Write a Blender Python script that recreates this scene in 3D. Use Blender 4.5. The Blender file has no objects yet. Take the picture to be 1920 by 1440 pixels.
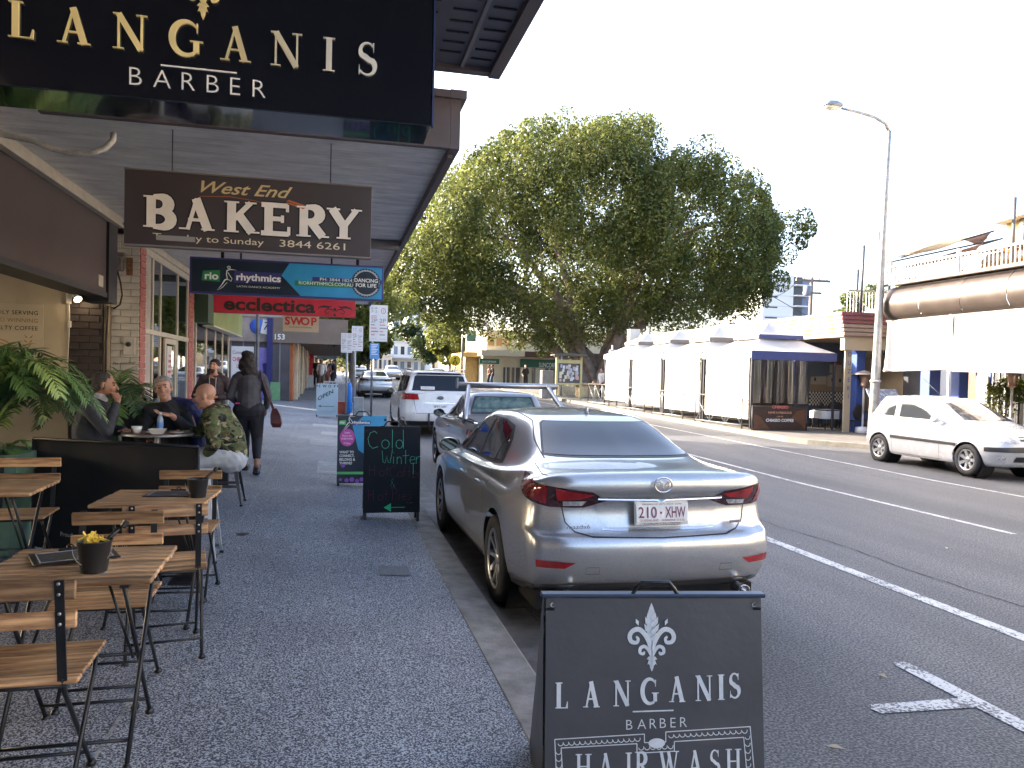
import bpy, bmesh, math, random
import numpy as np
from mathutils import Vector, Matrix, Euler
from mathutils.bvhtree import BVHTree
R = math.radians
PI = math.pi
SC = bpy.context.scene
COL = SC.collection
# ---------------------------------------------------------------- camera, sky, sun, exposure
cam_d = bpy.data.cameras.new('camera'); cam = bpy.data.objects.new('camera', cam_d); COL.objects.link(cam)
YAW, PITCH, ROLL = R(12.9565), R(1.5), 0.024
fw = Vector((math.sin(YAW)*math.cos(PITCH), math.cos(YAW)*math.cos(PITCH), -math.sin(PITCH)))
rt = Vector((math.cos(YAW), -math.sin(YAW), 0)); up = rt.cross(fw)
r2 = rt*math.cos(ROLL)+up*math.sin(ROLL); u2 = up*math.cos(ROLL)-rt*math.sin(ROLL)
cam.matrix_world = Matrix(((r2.x, u2.x, -fw.x, 0), (r2.y, u2.y, -fw.y, 0), (r2.z, u2.z, -fw.z, 1.6), (0, 0, 0, 1)))
cam_d.sensor_width = 36; cam_d.lens = 36*1460/1920; cam_d.shift_y = 23.28/1920
cam_d.clip_start = .05; cam_d.clip_end = 4000
SC.camera = cam
SUN_EL, SUN_AZ = R(24), R(38)            # azimuth: swung from -X towards +Y
sdir = Vector((-math.cos(SUN_EL)*math.cos(SUN_AZ), math.cos(SUN_EL)*math.sin(SUN_AZ), math.sin(SUN_EL)))
W = bpy.data.worlds.new('World'); SC.world = W; W.use_nodes = True
wn = W.node_tree; bg = wn.nodes['Background']
sky = wn.nodes.new('ShaderNodeTexSky'); sky.sky_type = 'NISHITA'; sky.sun_disc = False
sky.sun_elevation = SUN_EL; sky.sun_rotation = math.atan2(sdir.x, sdir.y)
sky.altitude = 0; sky.air_density = .8; sky.dust_density = 5.0; sky.ozone_density = .6
wn.links.new(sky.outputs[0], bg.inputs[0]); bg.inputs[1].default_value = 0.15
sl = bpy.data.lights.new('sun', 'SUN'); sl.energy = 3.2; sl.angle = R(.5); sl.color = (1, .90, .74)
so = bpy.data.objects.new('sun', sl); COL.objects.link(so); so.rotation_euler = (-sdir).to_track_quat('-Z', 'Y').to_euler()
so.location = (-20, 10, 30)
SC.view_settings.view_transform = 'Standard'; SC.view_settings.look = 'None'
SC.view_settings.gamma = 1; SC.view_settings.use_curve_mapping = False
SC.view_settings.exposure = 2.85
try:
    SC.cycles.max_bounces = 6; SC.cycles.transparent_max_bounces = 12
except Exception: pass
random.seed(4); rng = np.random.default_rng(4)
# ---------------------------------------------------------------- materials
MT = {}
def nd(t, ty, **k):
    n = t.nodes.new(ty)
    for a, b in k.items(): setattr(n, a, b)
    return n
def mat(name, col, rough=.6, metal=0, var=.0, vs=6, bump=0, bs=60, coat=0, spec=.5, col2=None, stretch=None, emit=None, trans=0, detail=5, edge=(.35, .7)):
    """plain surface with noise-driven tone variation and fine relief"""
    if name in MT: return MT[name]
    m = bpy.data.materials.new(name); m.use_nodes = True; t = m.node_tree; p = t.nodes['Principled BSDF']
    p.inputs['Base Color'].default_value = (*col, 1); p.inputs['Roughness'].default_value = rough
    p.inputs['Metallic'].default_value = metal; p.inputs['Coat Weight'].default_value = coat
    p.inputs['Coat Roughness'].default_value = .04; p.inputs['Specular IOR Level'].default_value = spec
    if trans: p.inputs['Transmission Weight'].default_value = trans
    if emit: p.inputs['Emission Color'].default_value = (*emit[0], 1); p.inputs['Emission Strength'].default_value = emit[1]
    if var or bump or col2:
        tc = nd(t, 'ShaderNodeTexCoord'); mp = nd(t, 'ShaderNodeMapping')
        if stretch: mp.inputs['Scale'].default_value = stretch
        t.links.new(tc.outputs['Object'], mp.inputs[0])
    if var or col2:
        n = nd(t, 'ShaderNodeTexNoise'); n.inputs['Scale'].default_value = vs; n.inputs['Detail'].default_value = detail
        n.inputs['Roughness'].default_value = .62
        t.links.new(mp.outputs[0], n.inputs['Vector'])
        r = nd(t, 'ShaderNodeValToRGB'); t.links.new(n.outputs['Fac'], r.inputs[0])
        r.color_ramp.elements[0].position = edge[0]; r.color_ramp.elements[1].position = edge[1]
        c2 = col2 or tuple(min(1, c*(1+var)) for c in col); c1 = col if col2 else tuple(c*(1-var) for c in col)
        r.color_ramp.elements[0].color = (*c1, 1); r.color_ramp.elements[1].color = (*c2, 1)
        t.links.new(r.outputs[0], p.inputs['Base Color'])
        mr = nd(t, 'ShaderNodeMapRange'); mr.inputs['To Min'].default_value = max(0, rough-.08); mr.inputs['To Max'].default_value = min(1, rough+.1)
        t.links.new(n.outputs['Fac'], mr.inputs[0]); t.links.new(mr.outputs[0], p.inputs['Roughness'])
    if bump:
        n2 = nd(t, 'ShaderNodeTexNoise'); n2.inputs['Scale'].default_value = bs; n2.inputs['Detail'].default_value = 4
        t.links.new(mp.outputs[0], n2.inputs['Vector'])
        b = nd(t, 'ShaderNodeBump'); b.inputs['Strength'].default_value = bump; b.inputs['Distance'].default_value = .01
        t.links.new(n2.outputs['Fac'], b.inputs['Height']); t.links.new(b.outputs[0], p.inputs['Normal'])
    MT[name] = m; return m
def glass_mat(name, tint, refl=.12, rough=.02, body=None):
    if name in MT: return MT[name]
    m = bpy.data.materials.new(name); m.use_nodes = True; t = m.node_tree; t.nodes.clear()
    o = nd(t, 'ShaderNodeOutputMaterial'); mx = nd(t, 'ShaderNodeMixShader'); tr = nd(t, 'ShaderNodeBsdfTransparent'); g = nd(t, 'ShaderNodeBsdfGlossy')
    tr.inputs[0].default_value = (*tint, 1); g.inputs['Roughness'].default_value = rough
    fr = nd(t, 'ShaderNodeFresnel'); fr.inputs[0].default_value = 1.5
    ad = nd(t, 'ShaderNodeMath', operation='ADD'); ad.inputs[1].default_value = refl; ad.use_clamp = True
    t.links.new(fr.outputs[0], ad.inputs[0]); t.links.new(ad.outputs[0], mx.inputs[0])
    t.links.new(tr.outputs[0], mx.inputs[1]); t.links.new(g.outputs[0], mx.inputs[2]); t.links.new(mx.outputs[0], o.inputs[0])
    MT[name] = m; return m
def wood_mat(name, c1, c2, ax=0):
    if name in MT: return MT[name]
    st = [60, 60, 60]; st[ax] = 4
    m = mat(name, c1, .5, vs=1.0, col2=c2, stretch=tuple(st), bump=.25, bs=1.5, detail=6, edge=(.38, .62))
    t = m.node_tree; p = t.nodes['Principled BSDF']; r = [n for n in t.nodes if n.type == 'VALTORGB'][0]
    oi = nd(t, 'ShaderNodeObjectInfo'); hs = nd(t, 'ShaderNodeHueSaturation'); mr = nd(t, 'ShaderNodeMapRange')
    mr.inputs['To Min'].default_value = .5; mr.inputs['To Max'].default_value = 1.3
    t.links.new(oi.outputs['Random'], mr.inputs[0]); t.links.new(mr.outputs[0], hs.inputs['Value']); t.links.new(r.outputs[0], hs.inputs['Color'])
    t.links.new(hs.outputs[0], p.inputs['Base Color'])
    return m
# ---------------------------------------------------------------- mesh builder
class B:
    def __init__(s): s.v = []; s.f = []; s.m = []; s.sm = []
    def add(s, vs, fs, mi=0, smooth=False):
        o = len(s.v); s.v += [tuple(v) for v in vs]; s.f += [tuple(i+o for i in f) for f in fs]
        s.m += [mi]*len(fs); s.sm += [smooth]*len(fs); return s
    def box(s, c, d, rot=None, mi=0, ch=0):
        hx, hy, hz = d[0]/2, d[1]/2, d[2]/2
        if ch:
            ch = min(ch, hx*.9, hy*.9, hz*.9)
            bm = bmesh.new(); bmesh.ops.create_cube(bm, size=1)
            for v in bm.verts: v.co = Vector((v.co.x*2*hx, v.co.y*2*hy, v.co.z*2*hz))
            bmesh.ops.bevel(bm, geom=bm.edges[:], offset=ch, segments=1, affect='EDGES')
            bm.verts.ensure_lookup_table()
            vs = [v.co.copy() for v in bm.verts]; fs = [tuple(v.index for v in f.verts) for f in bm.faces]; bm.free()
        else:
            vs = [Vector((x, y, z)) for x in (-hx, hx) for y in (-hy, hy) for z in (-hz, hz)]
            fs = [(0, 1, 3, 2), (4, 6, 7, 5), (0, 4, 5, 1), (2, 3, 7, 6), (0, 2, 6, 4), (1, 5, 7, 3)]
        M = rot if isinstance(rot, Matrix) else (Euler(rot).to_matrix() if rot else Matrix.Identity(3))
        c = Vector(c); return s.add([M @ v + c for v in vs], fs, mi)
    def bb(s, x0, x1, y0, y1, z0, z1, mi=0, ch=0):
        return s.box(((x0+x1)/2, (y0+y1)/2, (z0+z1)/2), (abs(x1-x0), abs(y1-y0), abs(z1-z0)), None, mi, ch)
    def tube(s, pts, r, n=8, mi=0, cap=True, smooth=True):
        pts = [Vector(p) for p in pts]; rs = r if isinstance(r, (list, tuple)) else [r]*len(pts)
        vs = []; nrm = None
        for i, p in enumerate(pts):
            t = (pts[min(i+1, len(pts)-1)]-pts[max(i-1, 0)]).normalized()
            if nrm is None:
                a = Vector((0, 0, 1)) if abs(t.z) < .9 else Vector((1, 0, 0)); nrm = t.cross(a).normalized()
            else: nrm = (nrm - t*nrm.dot(t)).normalized()
            b = t.cross(nrm)
            for k in range(n):
                a = 2*PI*k/n; vs.append(p+(nrm*math.cos(a)+b*math.sin(a))*rs[i])
        fs = [(i*n+k, i*n+(k+1) % n, (i+1)*n+(k+1) % n, (i+1)*n+k) for i in range(len(pts)-1) for k in range(n)]
        s.add(vs, fs, mi, smooth)
        if cap:
            o = len(s.v)-len(vs); s.f += [tuple(o+k for k in range(n))[::-1], tuple(o+(len(pts)-1)*n+k for k in range(n))]; s.m += [mi]*2; s.sm += [False]*2
        return s
    def bar(s, p0, p1, w, t, upv=(0, 0, 1), mi=0):
        p0, p1 = Vector(p0), Vector(p1); d = p1-p0; L = d.length; d.normalize(); u = Vector(upv); x = d.cross(u).normalized(); u = x.cross(d)
        M = Matrix((x, d, u)).transposed(); return s.box((p0+p1)/2, (w, L, t), M, mi)
    def lathe(s, prof, c=(0, 0, 0), n=20, axis='Z', mi=0, smooth=True, M=None):
        vs = []
        for r, h in prof:
            for k in range(n):
                a = 2*PI*k/n; x, y = r*math.cos(a), r*math.sin(a)
                v = Vector((x, y, h)) if axis == 'Z' else (Vector((h, x, y)) if axis == 'X' else Vector((x, h, y)))
                vs.append((M @ v if M else v)+Vector(c))
        fs = [(i*n+k, i*n+(k+1) % n, (i+1)*n+(k+1) % n, (i+1)*n+k) for i in range(len(prof)-1) for k in range(n)]
        return s.add(vs, fs, mi, smooth)
    def prism(s, poly, fn, t0, t1, mi=0):
        """poly: 2D outline; fn(a,b,t)->3D; extruded t0..t1"""
        n = len(poly); vs = [fn(a, b, t0) for a, b in poly]+[fn(a, b, t1) for a, b in poly]
        fs = [tuple(range(n))[::-1], tuple(range(n, 2*n))]+[(i, (i+1) % n, n+(i+1) % n, n+i) for i in range(n)]
        return s.add(vs, fs, mi)
    def build(s, name, mats, parent=None, **props):
        off = (0, 0, 0) if parent and parent.name in LOCAL else world_loc(parent); me = bpy.data.meshes.new(name)
        me.from_pydata([(x-off[0], y-off[1], z-off[2]) for x, y, z in s.v], [], s.f)
        ms = mats if isinstance(mats, (list, tuple)) else [mats]
        for m in ms: me.materials.append(m)
        if len(ms) > 1: me.polygons.foreach_set('material_index', s.m)
        me.polygons.foreach_set('use_smooth', s.sm)
        me.update(); o = bpy.data.objects.new(name, me); COL.objects.link(o)
        if parent: o.parent = parent
        for k, v in props.items(): o[k] = v
        return o
LOCAL = set()
def world_loc(p):
    v = Vector((0, 0, 0))
    while p: v += p.location; p = p.parent
    return v
def link_mesh(name, me, parent=None, loc=(0, 0, 0), rot=(0, 0, 0)):
    o = bpy.data.objects.new(name, me); COL.objects.link(o); o.parent = parent; o.location = loc; o.rotation_euler = rot; return o
def thing(name, label, cat, loc=(0, 0, 0), group=None):
    o = bpy.data.objects.new(name, None); COL.objects.link(o); o.location = loc; o.empty_display_size = .2
    o['label'] = label; o['category'] = cat
    if group: o['group'] = group
    return o
def tag(o, label, cat, group=None):
    o['label'] = label; o['category'] = cat
    if group: o['group'] = group
    return o
def stru(o): o['kind'] = 'structure'; return o
def copytree(root, parent=None):
    c = root.copy(); COL.objects.link(c)
    if parent: c.parent = parent
    for ch in root.children: copytree(ch, c)
    return c
def dup(root, loc, rz=0, label=None, group=None, sc=None):
    c = copytree(root); c.location = loc; c.rotation_euler = (0, 0, rz)
    if label: c['label'] = label
    if group: c['group'] = group
    if sc: c.scale = sc
    return c
def gy(Y): return .012*min(max(0, Y-12), 13)+.016*min(max(0, Y-25), 90)
def gz(X, Y): return (.06*(.95-X) if X < .95 else 0)+gy(Y)
# ---------------------------------------------------------------- text
FH = {}
def text_geom(s, shear=0, bold=0, spacing=1.0):
    cu = bpy.data.curves.new('t', 'FONT'); cu.body = s; cu.size = 1; cu.shear = shear; cu.offset = bold; cu.space_character = spacing
    cu.resolution_u = 3
    o = bpy.data.objects.new('t', cu); me = bpy.data.meshes.new_from_object(o)
    v = np.zeros(len(me.vertices)*3); me.vertices.foreach_get('co', v); v = v.reshape(-1, 3)
    fs = [tuple(p.vertices) for p in me.polygons]
    bpy.data.objects.remove(o); bpy.data.curves.remove(cu); bpy.data.meshes.remove(me); return v, fs
CAPH = None
def txt(s, P, xd, ud, h, m, parent=None, name='lettering', align='L', width=None, shear=0, bold=0, spacing=1, lift=.002, rot=0):
    """flat lettering: P baseline anchor, xd reading direction, ud letter-up direction, h capital height"""
    global CAPH
    if CAPH is None: CAPH = text_geom('H')[0][:, 1].max()
    v, fs = text_geom(s, shear, bold, spacing)
    if not len(v): return None
    k = h/CAPH; x0, x1 = v[:, 0].min(), v[:, 0].max(); kx = k if not width else width/(x1-x0)
    ax = {'L': x0, 'C': (x0+x1)/2, 'R': x1}[align]
    X = (v[:, 0]-ax)*kx; Y = v[:, 1]*k
    if rot: X, Y = X*math.cos(rot)-Y*math.sin(rot), X*math.sin(rot)+Y*math.cos(rot)
    xd, ud = Vector(xd).normalized(), Vector(ud).normalized(); n = xd.cross(ud).normalized(); P = Vector(P)+n*lift
    b = B(); b.add([P+xd*float(a)+ud*float(c) for a, c in zip(X, Y)], fs); return b.build(name, m, parent)
def herm(ts, ps, q):
    """smooth interpolation of control values ps at ts, evaluated at q"""
    ts = np.array(ts, float); ps = np.array(ps, float); n = len(ts); d = np.zeros_like(ps)
    s = (ps[1:]-ps[:-1])/(ts[1:]-ts[:-1])[:, None]
    for i in range(n):
        if i == 0: d[i] = s[0]
        elif i == n-1: d[i] = s[-1]
        else:
            a, b_ = ts[i]-ts[i-1], ts[i+1]-ts[i]; m = (s[i-1]*b_+s[i]*a)/(a+b_); lim = 3*np.minimum(abs(s[i-1]), abs(s[i])); m = np.where(s[i-1]*s[i] < 0, m*.35, np.clip(m, -lim, lim)); d[i] = m
    q = np.array(q, float); k = np.clip(np.searchsorted(ts, q, side='right')-1, 0, n-2); h = (ts[k+1]-ts[k]); u = ((q-ts[k])/h)[:, None]; h = h[:, None]
    return (2*u**3-3*u**2+1)*ps[k]+(u**3-2*u**2+u)*h*d[k]+(-2*u**3+3*u**2)*ps[k+1]+(u**3-u**2)*h*d[k+1]
def ribbon(b, pts, ws, P, xd, ud, sc, lift, th=.0):
    """variable-width stroke in the sign plane; pts in unit coords"""
    P = Vector(P); xd = Vector(xd); ud = Vector(ud); n = xd.cross(ud)
    L = []; Rr = []
    for i, p in enumerate(pts):
        a = pts[max(i-1, 0)]; c = pts[min(i+1, len(pts)-1)]; dx, dy = c[0]-a[0], c[1]-a[1]; l = math.hypot(dx, dy) or 1
        w = ws[i]/2; L.append((p[0]-dy/l*w, p[1]+dx/l*w)); Rr.append((p[0]+dy/l*w, p[1]-dx/l*w))
    q = L+Rr[::-1]; k = len(pts)
    top = [P+xd*(x*sc)+ud*(y*sc)+n*lift for x, y in q]
    m = len(q); vs = top; fs = [(i, i+1, m-2-i, m-1-i) for i in range(k-1)]
    fs = [f[::-1] for f in fs]
    if th:
        vs = top+[v-n*th for v in top]; fs = fs+[(i, (i+1) % m, m+(i+1) % m, m+i) for i in range(m)]
    b.add(vs, fs)
def arc(cx, cy, rx, ry, a0, a1, n=14):
    return [(cx+rx*math.cos(R(a0+(a1-a0)*i/n)), cy+ry*math.sin(R(a0+(a1-a0)*i/n))) for i in range(n+1)]
def wv(n, a, b): return [a+(b-a)*math.sin(PI*i/n) for i in range(n+1)]
# serif capitals: list of (points, widths); advance width
def serif_glyph(ch, T=.15, t=.045, sf=.035, wd=1.0):
    S = []
    def l(x0, y0, x1, y1, w): S.append(([(x0*wd, y0), (x1*wd, y1)], [w, w]))
    def se(x0, x1, y): l(x0, y, x1, y, sf)
    h = sf/2
    if ch == 'L': l(.2, 0, .2, 1, T); se(.03, .38, 1-h); se(.03, .62, h); S.append(([(.60*wd, 0), (.64*wd, .26)], [t*1.6, t*.5])); adv = .68
    elif ch == 'A': l(.08+t, 0, .39, 1, t*1.2); l(.37, 1, .66, 0, T); l(.19, .32, .56, .32, t); se(-.02, .24, h); se(.5, .82, h); adv = .8
    elif ch == 'N': l(.14, 0, .14, 1, t*1.1); l(.14, .985, .72, .02, T); l(.74, 0, .74, 1, t*1.1); se(0, .28, h); se(0, .16, 1-h); se(.6, .88, 1-h); adv = .88
    elif ch == 'I': l(.2, 0, .2, 1, T); se(.03, .37, h); se(.03, .37, 1-h); adv = .4
    elif ch == 'G':
        a = arc(.45*wd, .5, .38*wd, .48, 42, 318, 22); S.append((a, wv(22, t, T*1.05)))
        l(.72, .1, .72, .42, T*.9); se(.55, .9, .43); S.append(([(.74*wd, .95), (.74*wd, .68)], [t*.8, t*.4])); S.append(([(.70*wd, .13), (.62*wd, .04), (.5*wd, .015)], [t, t*1.2, t])); adv = .9
    elif ch == 'S':
        pts = arc(.32*wd, .74, .2*wd, .235, 35, 215, 12)+[(.25*wd, .56), (.38*wd, .46)]+arc(.32*wd, .26, .23*wd, .245, 45, -150, 14)
        n = len(pts); ws = [t+(T*1.05-t)*math.exp(-((i/(n-1)-.5)/.2)**2) for i in range(n)]; S.append((pts, ws))
        S.append(([(.5*wd, .98), (.51*wd, .72)], [t*.9, t*.3])); S.append(([(.1*wd, .02), (.09*wd, .3)], [t*.9, t*.3])); adv = .62
    elif ch in 'BRP':
        l(.2, 0, .2, 1, T); se(.02, .3, 1-h); se(.02, .38 if ch != 'B' else .3, h)
        a = [(.25*wd, .975)]+arc(.40*wd, .745, .2*wd, .23, 90, -90, 10)+[(.25*wd, .515)]; S.append((a, wv(len(a)-1, t*1.4, T*1.3)))
        if ch == 'B': a = [(.25*wd, .515)]+arc(.42*wd, .27, .24*wd, .245, 90, -90, 10)+[(.25*wd, .03)]; S.append((a, wv(len(a)-1, t*1.4, T*1.3)))
        if ch == 'R': l(.38, .5, .68, .02, T); se(.56, .84, h)
        adv = .8 if ch == 'R' else .74
    elif ch == 'K': l(.2, 0, .2, 1, T); se(.02, .38, h); se(.02, .38, 1-h); l(.26, .42, .66, .98, t*1.6); l(.38, .56, .7, .02, T); se(.52, .8, 1-h); se(.56, .88, h); adv = .88
    elif ch == 'E':
        l(.2, 0, .2, 1, T); l(.02, .96, .66, .96, t*1.6); l(.02, .04, .7, .04, t*1.6); l(.2, .52, .54, .52, t*1.5)
        l(.66, .76, .66, 1, t); l(.70, 0, .70, .28, t); l(.54, .40, .54, .64, t); adv = .78
    elif ch == 'Y': l(.42, 0, .42, .46, T); l(.12, .98, .42, .42, T); l(.74, .98, .43, .42, t*1.8); se(-.02, .32, 1-h); se(.6, .88, 1-h); se(.24, .6, h); adv = .88
    elif ch == 'H': l(.2, 0, .2, 1, T); l(.72, 0, .72, 1, T); l(.2, .52, .72, .52, t); se(.03, .38, h); se(.03, .38, 1-h); se(.55, .9, h); se(.55, .9, 1-h); adv = .92
    elif ch == 'W': l(.12, .98, .36, .02, T); l(.36, .02, .56, .9, t); l(.52, .98, .76, .02, T); l(.76, .02, .98, .98, t); se(-.02, .3, 1-h); se(.85, 1.1, 1-h); adv = 1.1
    else: adv = .4
    return S, adv*wd
def serif_word(word, P, xd, ud, h, m, parent, pos=None, gap=.3, th=.006, name='letter', **k):
    """letters as separate raised parts; pos: optional left x for each letter in metres"""
    xd, ud = Vector(xd).normalized(), Vector(ud).normalized(); x = 0; out = []
    for i, ch in enumerate(word):
        S, adv = serif_glyph(ch, **k); b = B(); px = pos[i] if pos else x
        for j, (pts, ws) in enumerate(S): ribbon(b, pts, ws, Vector(P)+xd*px, xd, ud, h, th+.0003*j, th)
        if S: out.append(b.build(name, m, parent))
        x += (adv+gap)*h
    return x
def fleur(P, xd, ud, h, m, parent, th=.004, name='emblem', hand=False):
    """acanthus style fleur ornament, height h, P bottom tip"""
    xd, ud = Vector(xd).normalized(), Vector(ud).normalized(); b = B(); n = [0]
    def rb(pts, ws):
        n[0] += 1
        if len(pts) > 3:
            q_ = herm(range(len(pts)), [(*p, w) for p, w in zip(pts, ws)], np.linspace(0, len(pts)-1, len(pts)*4)); pts = [(a_, b_) for a_, b_, _ in q_.tolist()]; ws = [max(0, c_) for _, _, c_ in q_.tolist()]
        ribbon(b, pts, ws, P, xd, ud, h, th+.00025*n[0], th)
    rb([(0, 0), (0, .06), (0, .15), (0, .3), (0, .42), (0, .6), (0, .8), (0, .9), (0, 1)], [.0, .05, .07, .06, .09, .14, .12, .08, .0])
    for sx in (-1, 1):
        for (y, l, w, a) in ((.84, .10, .07, 62), (.74, .15, .075, 55), (.64, .16, .07, 50), (.55, .13, .06, 48)):
            dx, dy = sx*math.cos(R(a)), math.sin(R(a))
            rb([(0, y-.08), (dx*l*.5+sx*.02, y-.08+dy*l*.5), (dx*l+sx*.01, y-.08+dy*l*1.1)], [w*.9, w, 0])
        sp = [(sx*.015, .30), (sx*.05, .44), (sx*.12, .56), (sx*.21, .615), (sx*.30, .58), (sx*.335, .50), (sx*.30, .43), (sx*.23, .42), (sx*.205, .47), (sx*.235, .51)]
        rb(sp, [.04, .06, .07, .07, .065, .065, .06, .05, .045, .03])
        sp = [(sx*.01, .22), (sx*.05, .31), (sx*.11, .365), (sx*.17, .34), (sx*.18, .28), (sx*.13, .255), (sx*.11, .29)]
        rb(sp, [.03, .045, .05, .05, .045, .04, .025])
        rb([(0, .16), (sx*.05, .2), (sx*.08, .18)], [.05, .05, 0]); rb([(0, .09), (sx*.05, .14), (sx*.07, .1)], [.04, .05, 0])
        rb([(sx*.20, .67), (sx*.22, .72), (sx*.24, .77)], [0, .05, 0])
    return b.build(name, m, parent)
# ================================================================ SETTING: ground, road, pavements
def aggregate_mat():
    m = bpy.data.materials.new('exposed_aggregate'); m.use_nodes = True; t = m.node_tree; p = t.nodes['Principled BSDF']
    tc = nd(t, 'ShaderNodeTexCoord')
    v = nd(t, 'ShaderNodeTexNoise'); v.inputs['Scale'].default_value = 115; v.inputs['Detail'].default_value = 2.5; v.inputs['Roughness'].default_value = .55
    v.inputs['Distortion'].default_value = .6
    t.links.new(tc.outputs['Object'], v.inputs['Vector'])
    r = nd(t, 'ShaderNodeValToRGB'); e = r.color_ramp.elements
    e[0].position = .44; e[0].color = (.030, .035, .046, 1); e[1].position = .565; e[1].color = (.56, .575, .60, 1)
    k = r.color_ramp.elements.new(.50); k.color = (.12, .13, .155, 1)
    t.links.new(v.outputs['Fac'], r.inputs[0])
    n = nd(t, 'ShaderNodeTexNoise'); n.inputs['Scale'].default_value = .9; n.inputs['Detail'].default_value = 6; t.links.new(tc.outputs['Object'], n.inputs['Vector'])
    r2_ = nd(t, 'ShaderNodeValToRGB'); r2_.color_ramp.elements[0].position = .3; r2_.color_ramp.elements[1].position = .7
    r2_.color_ramp.elements[0].color = (.62, .62, .64, 1); r2_.color_ramp.elements[1].color = (1.0, 1.0, 1.0, 1); t.links.new(n.outputs['Fac'], r2_.inputs[0])
    mx = nd(t, 'ShaderNodeMix', data_type='RGBA', blend_type='MULTIPLY'); mx.inputs['Factor'].default_value = 1
    t.links.new(r.outputs[0], mx.inputs[6]); t.links.new(r2_.outputs[0], mx.inputs[7]); t.links.new(mx.outputs[2], p.inputs['Base Color'])
    vo = nd(t, 'ShaderNodeTexVoronoi'); vo.inputs['Scale'].default_value = 1.7; t.links.new(tc.outputs['Object'], vo.inputs['Vector'])
    gr = nd(t, 'ShaderNodeValToRGB'); gr.color_ramp.elements[0].position = .030; gr.color_ramp.elements[1].position = .040; gr.color_ramp.elements[0].color = (.38, .38, .38, 1); gr.color_ramp.elements[1].color = (1, 1, 1, 1); t.links.new(vo.outputs['Distance'], gr.inputs[0])
    m2 = nd(t, 'ShaderNodeMix', data_type='RGBA', blend_type='MULTIPLY'); m2.inputs['Factor'].default_value = 1; t.links.new(mx.outputs[2], m2.inputs[6]); t.links.new(gr.outputs[0], m2.inputs[7]); t.links.new(m2.outputs[2], p.inputs['Base Color'])
    p.inputs['Roughness'].default_value = .62
    b = nd(t, 'ShaderNodeBump'); b.inputs['Strength'].default_value = .5; b.inputs['Distance'].default_value = .006
    t.links.new(v.outputs['Fac'], b.inputs['Height']); t.links.new(b.outputs[0], p.inputs['Normal'])
    return m
def asphalt_mat():
    m = bpy.data.materials.new('asphalt'); m.use_nodes = True; t = m.node_tree; p = t.nodes['Principled BSDF']
    tc = nd(t, 'ShaderNodeTexCoord')
    v = nd(t, 'ShaderNodeTexNoise'); v.inputs['Scale'].default_value = 70; v.inputs['Detail'].default_value = 3; t.links.new(tc.outputs['Object'], v.inputs['Vector'])
    r = nd(t, 'ShaderNodeValToRGB'); e = r.color_ramp.elements; e[0].position = .4; e[0].color = (.032, .033, .037, 1); e[1].position = .66; e[1].color = (.19, .19, .20, 1)
    t.links.new(v.outputs['Fac'], r.inputs[0])
    mp = nd(t, 'ShaderNodeMapping'); mp.inputs['Scale'].default_value = (1.0, .12, 1); t.links.new(tc.outputs['Object'], mp.inputs[0])
    n = nd(t, 'ShaderNodeTexNoise'); n.inputs['Scale'].default_value = .9; n.inputs['Detail'].default_value = 7; n.inputs['Roughness'].default_value = .6; t.links.new(mp.outputs[0], n.inputs['Vector'])
    q = nd(t, 'ShaderNodeValToRGB'); q.color_ramp.elements[0].position = .32; q.color_ramp.elements[1].position = .7
    q.color_ramp.elements[0].color = (.55, .55, .56, 1); q.color_ramp.elements[1].color = (1.25, 1.2, 1.14, 1); t.links.new(n.outputs['Fac'], q.inputs[0])
    mx = nd(t, 'ShaderNodeMix', data_type='RGBA', blend_type='MULTIPLY'); mx.inputs['Factor'].default_value = 1
    t.links.new(r.outputs[0], mx.inputs[6]); t.links.new(q.outputs[0], mx.inputs[7]); t.links.new(mx.outputs[2], p.inputs['Base Color'])
    p.inputs['Roughness'].default_value = .7
    b = nd(t, 'ShaderNodeBump'); b.inputs['Strength'].default_value = .6; b.inputs['Distance'].default_value = .008
    t.links.new(v.outputs['Fac'], b.inputs['Height']); t.links.new(b.outputs[0], p.inputs['Normal'])
    return m
def paint_mat():
    m = bpy.data.materials.new('road_paint'); m.use_nodes = True; t = m.node_tree; p = t.nodes['Principled BSDF']
    tc = nd(t, 'ShaderNodeTexCoord'); v = nd(t, 'ShaderNodeTexNoise'); v.inputs['Scale'].default_value = 60; v.inputs['Detail'].default_value = 4
    w_ = nd(t, 'ShaderNodeTexNoise'); w_.inputs['Scale'].default_value = 5; w_.inputs['Detail'].default_value = 6; t.links.new(tc.outputs['Object'], w_.inputs['Vector']); t.links.new(tc.outputs['Object'], v.inputs['Vector']); r = nd(t, 'ShaderNodeValToRGB'); e = r.color_ramp.elements
    e[0].position = .40; e[0].color = (.07, .07, .075, 1); e[1].position = .52; e[1].color = (.50, .50, .49, 1); ma = nd(t, 'ShaderNodeMath', operation='MULTIPLY_ADD'); ma.inputs[1].default_value = .55; t.links.new(w_.outputs['Fac'], ma.inputs[0]); sb = nd(t, 'ShaderNodeMath', operation='SUBTRACT'); sb.inputs[1].default_value = .25; t.links.new(v.outputs['Fac'], sb.inputs[0]); t.links.new(sb.outputs[0], ma.inputs[2]); t.links.new(ma.outputs[0], r.inputs[0])
    t.links.new(r.outputs[0], p.inputs['Base Color']); p.inputs['Roughness'].default_value = .6
    b = nd(t, 'ShaderNodeBump'); b.inputs['Strength'].default_value = .5; b.inputs['Distance'].default_value = .006
    t.links.new(v.outputs['Fac'], b.inputs['Height']); t.links.new(b.outputs[0], p.inputs['Normal'])
    return m
M_AGG, M_ASP, M_PAINT = aggregate_mat(), asphalt_mat(), paint_mat()
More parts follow.
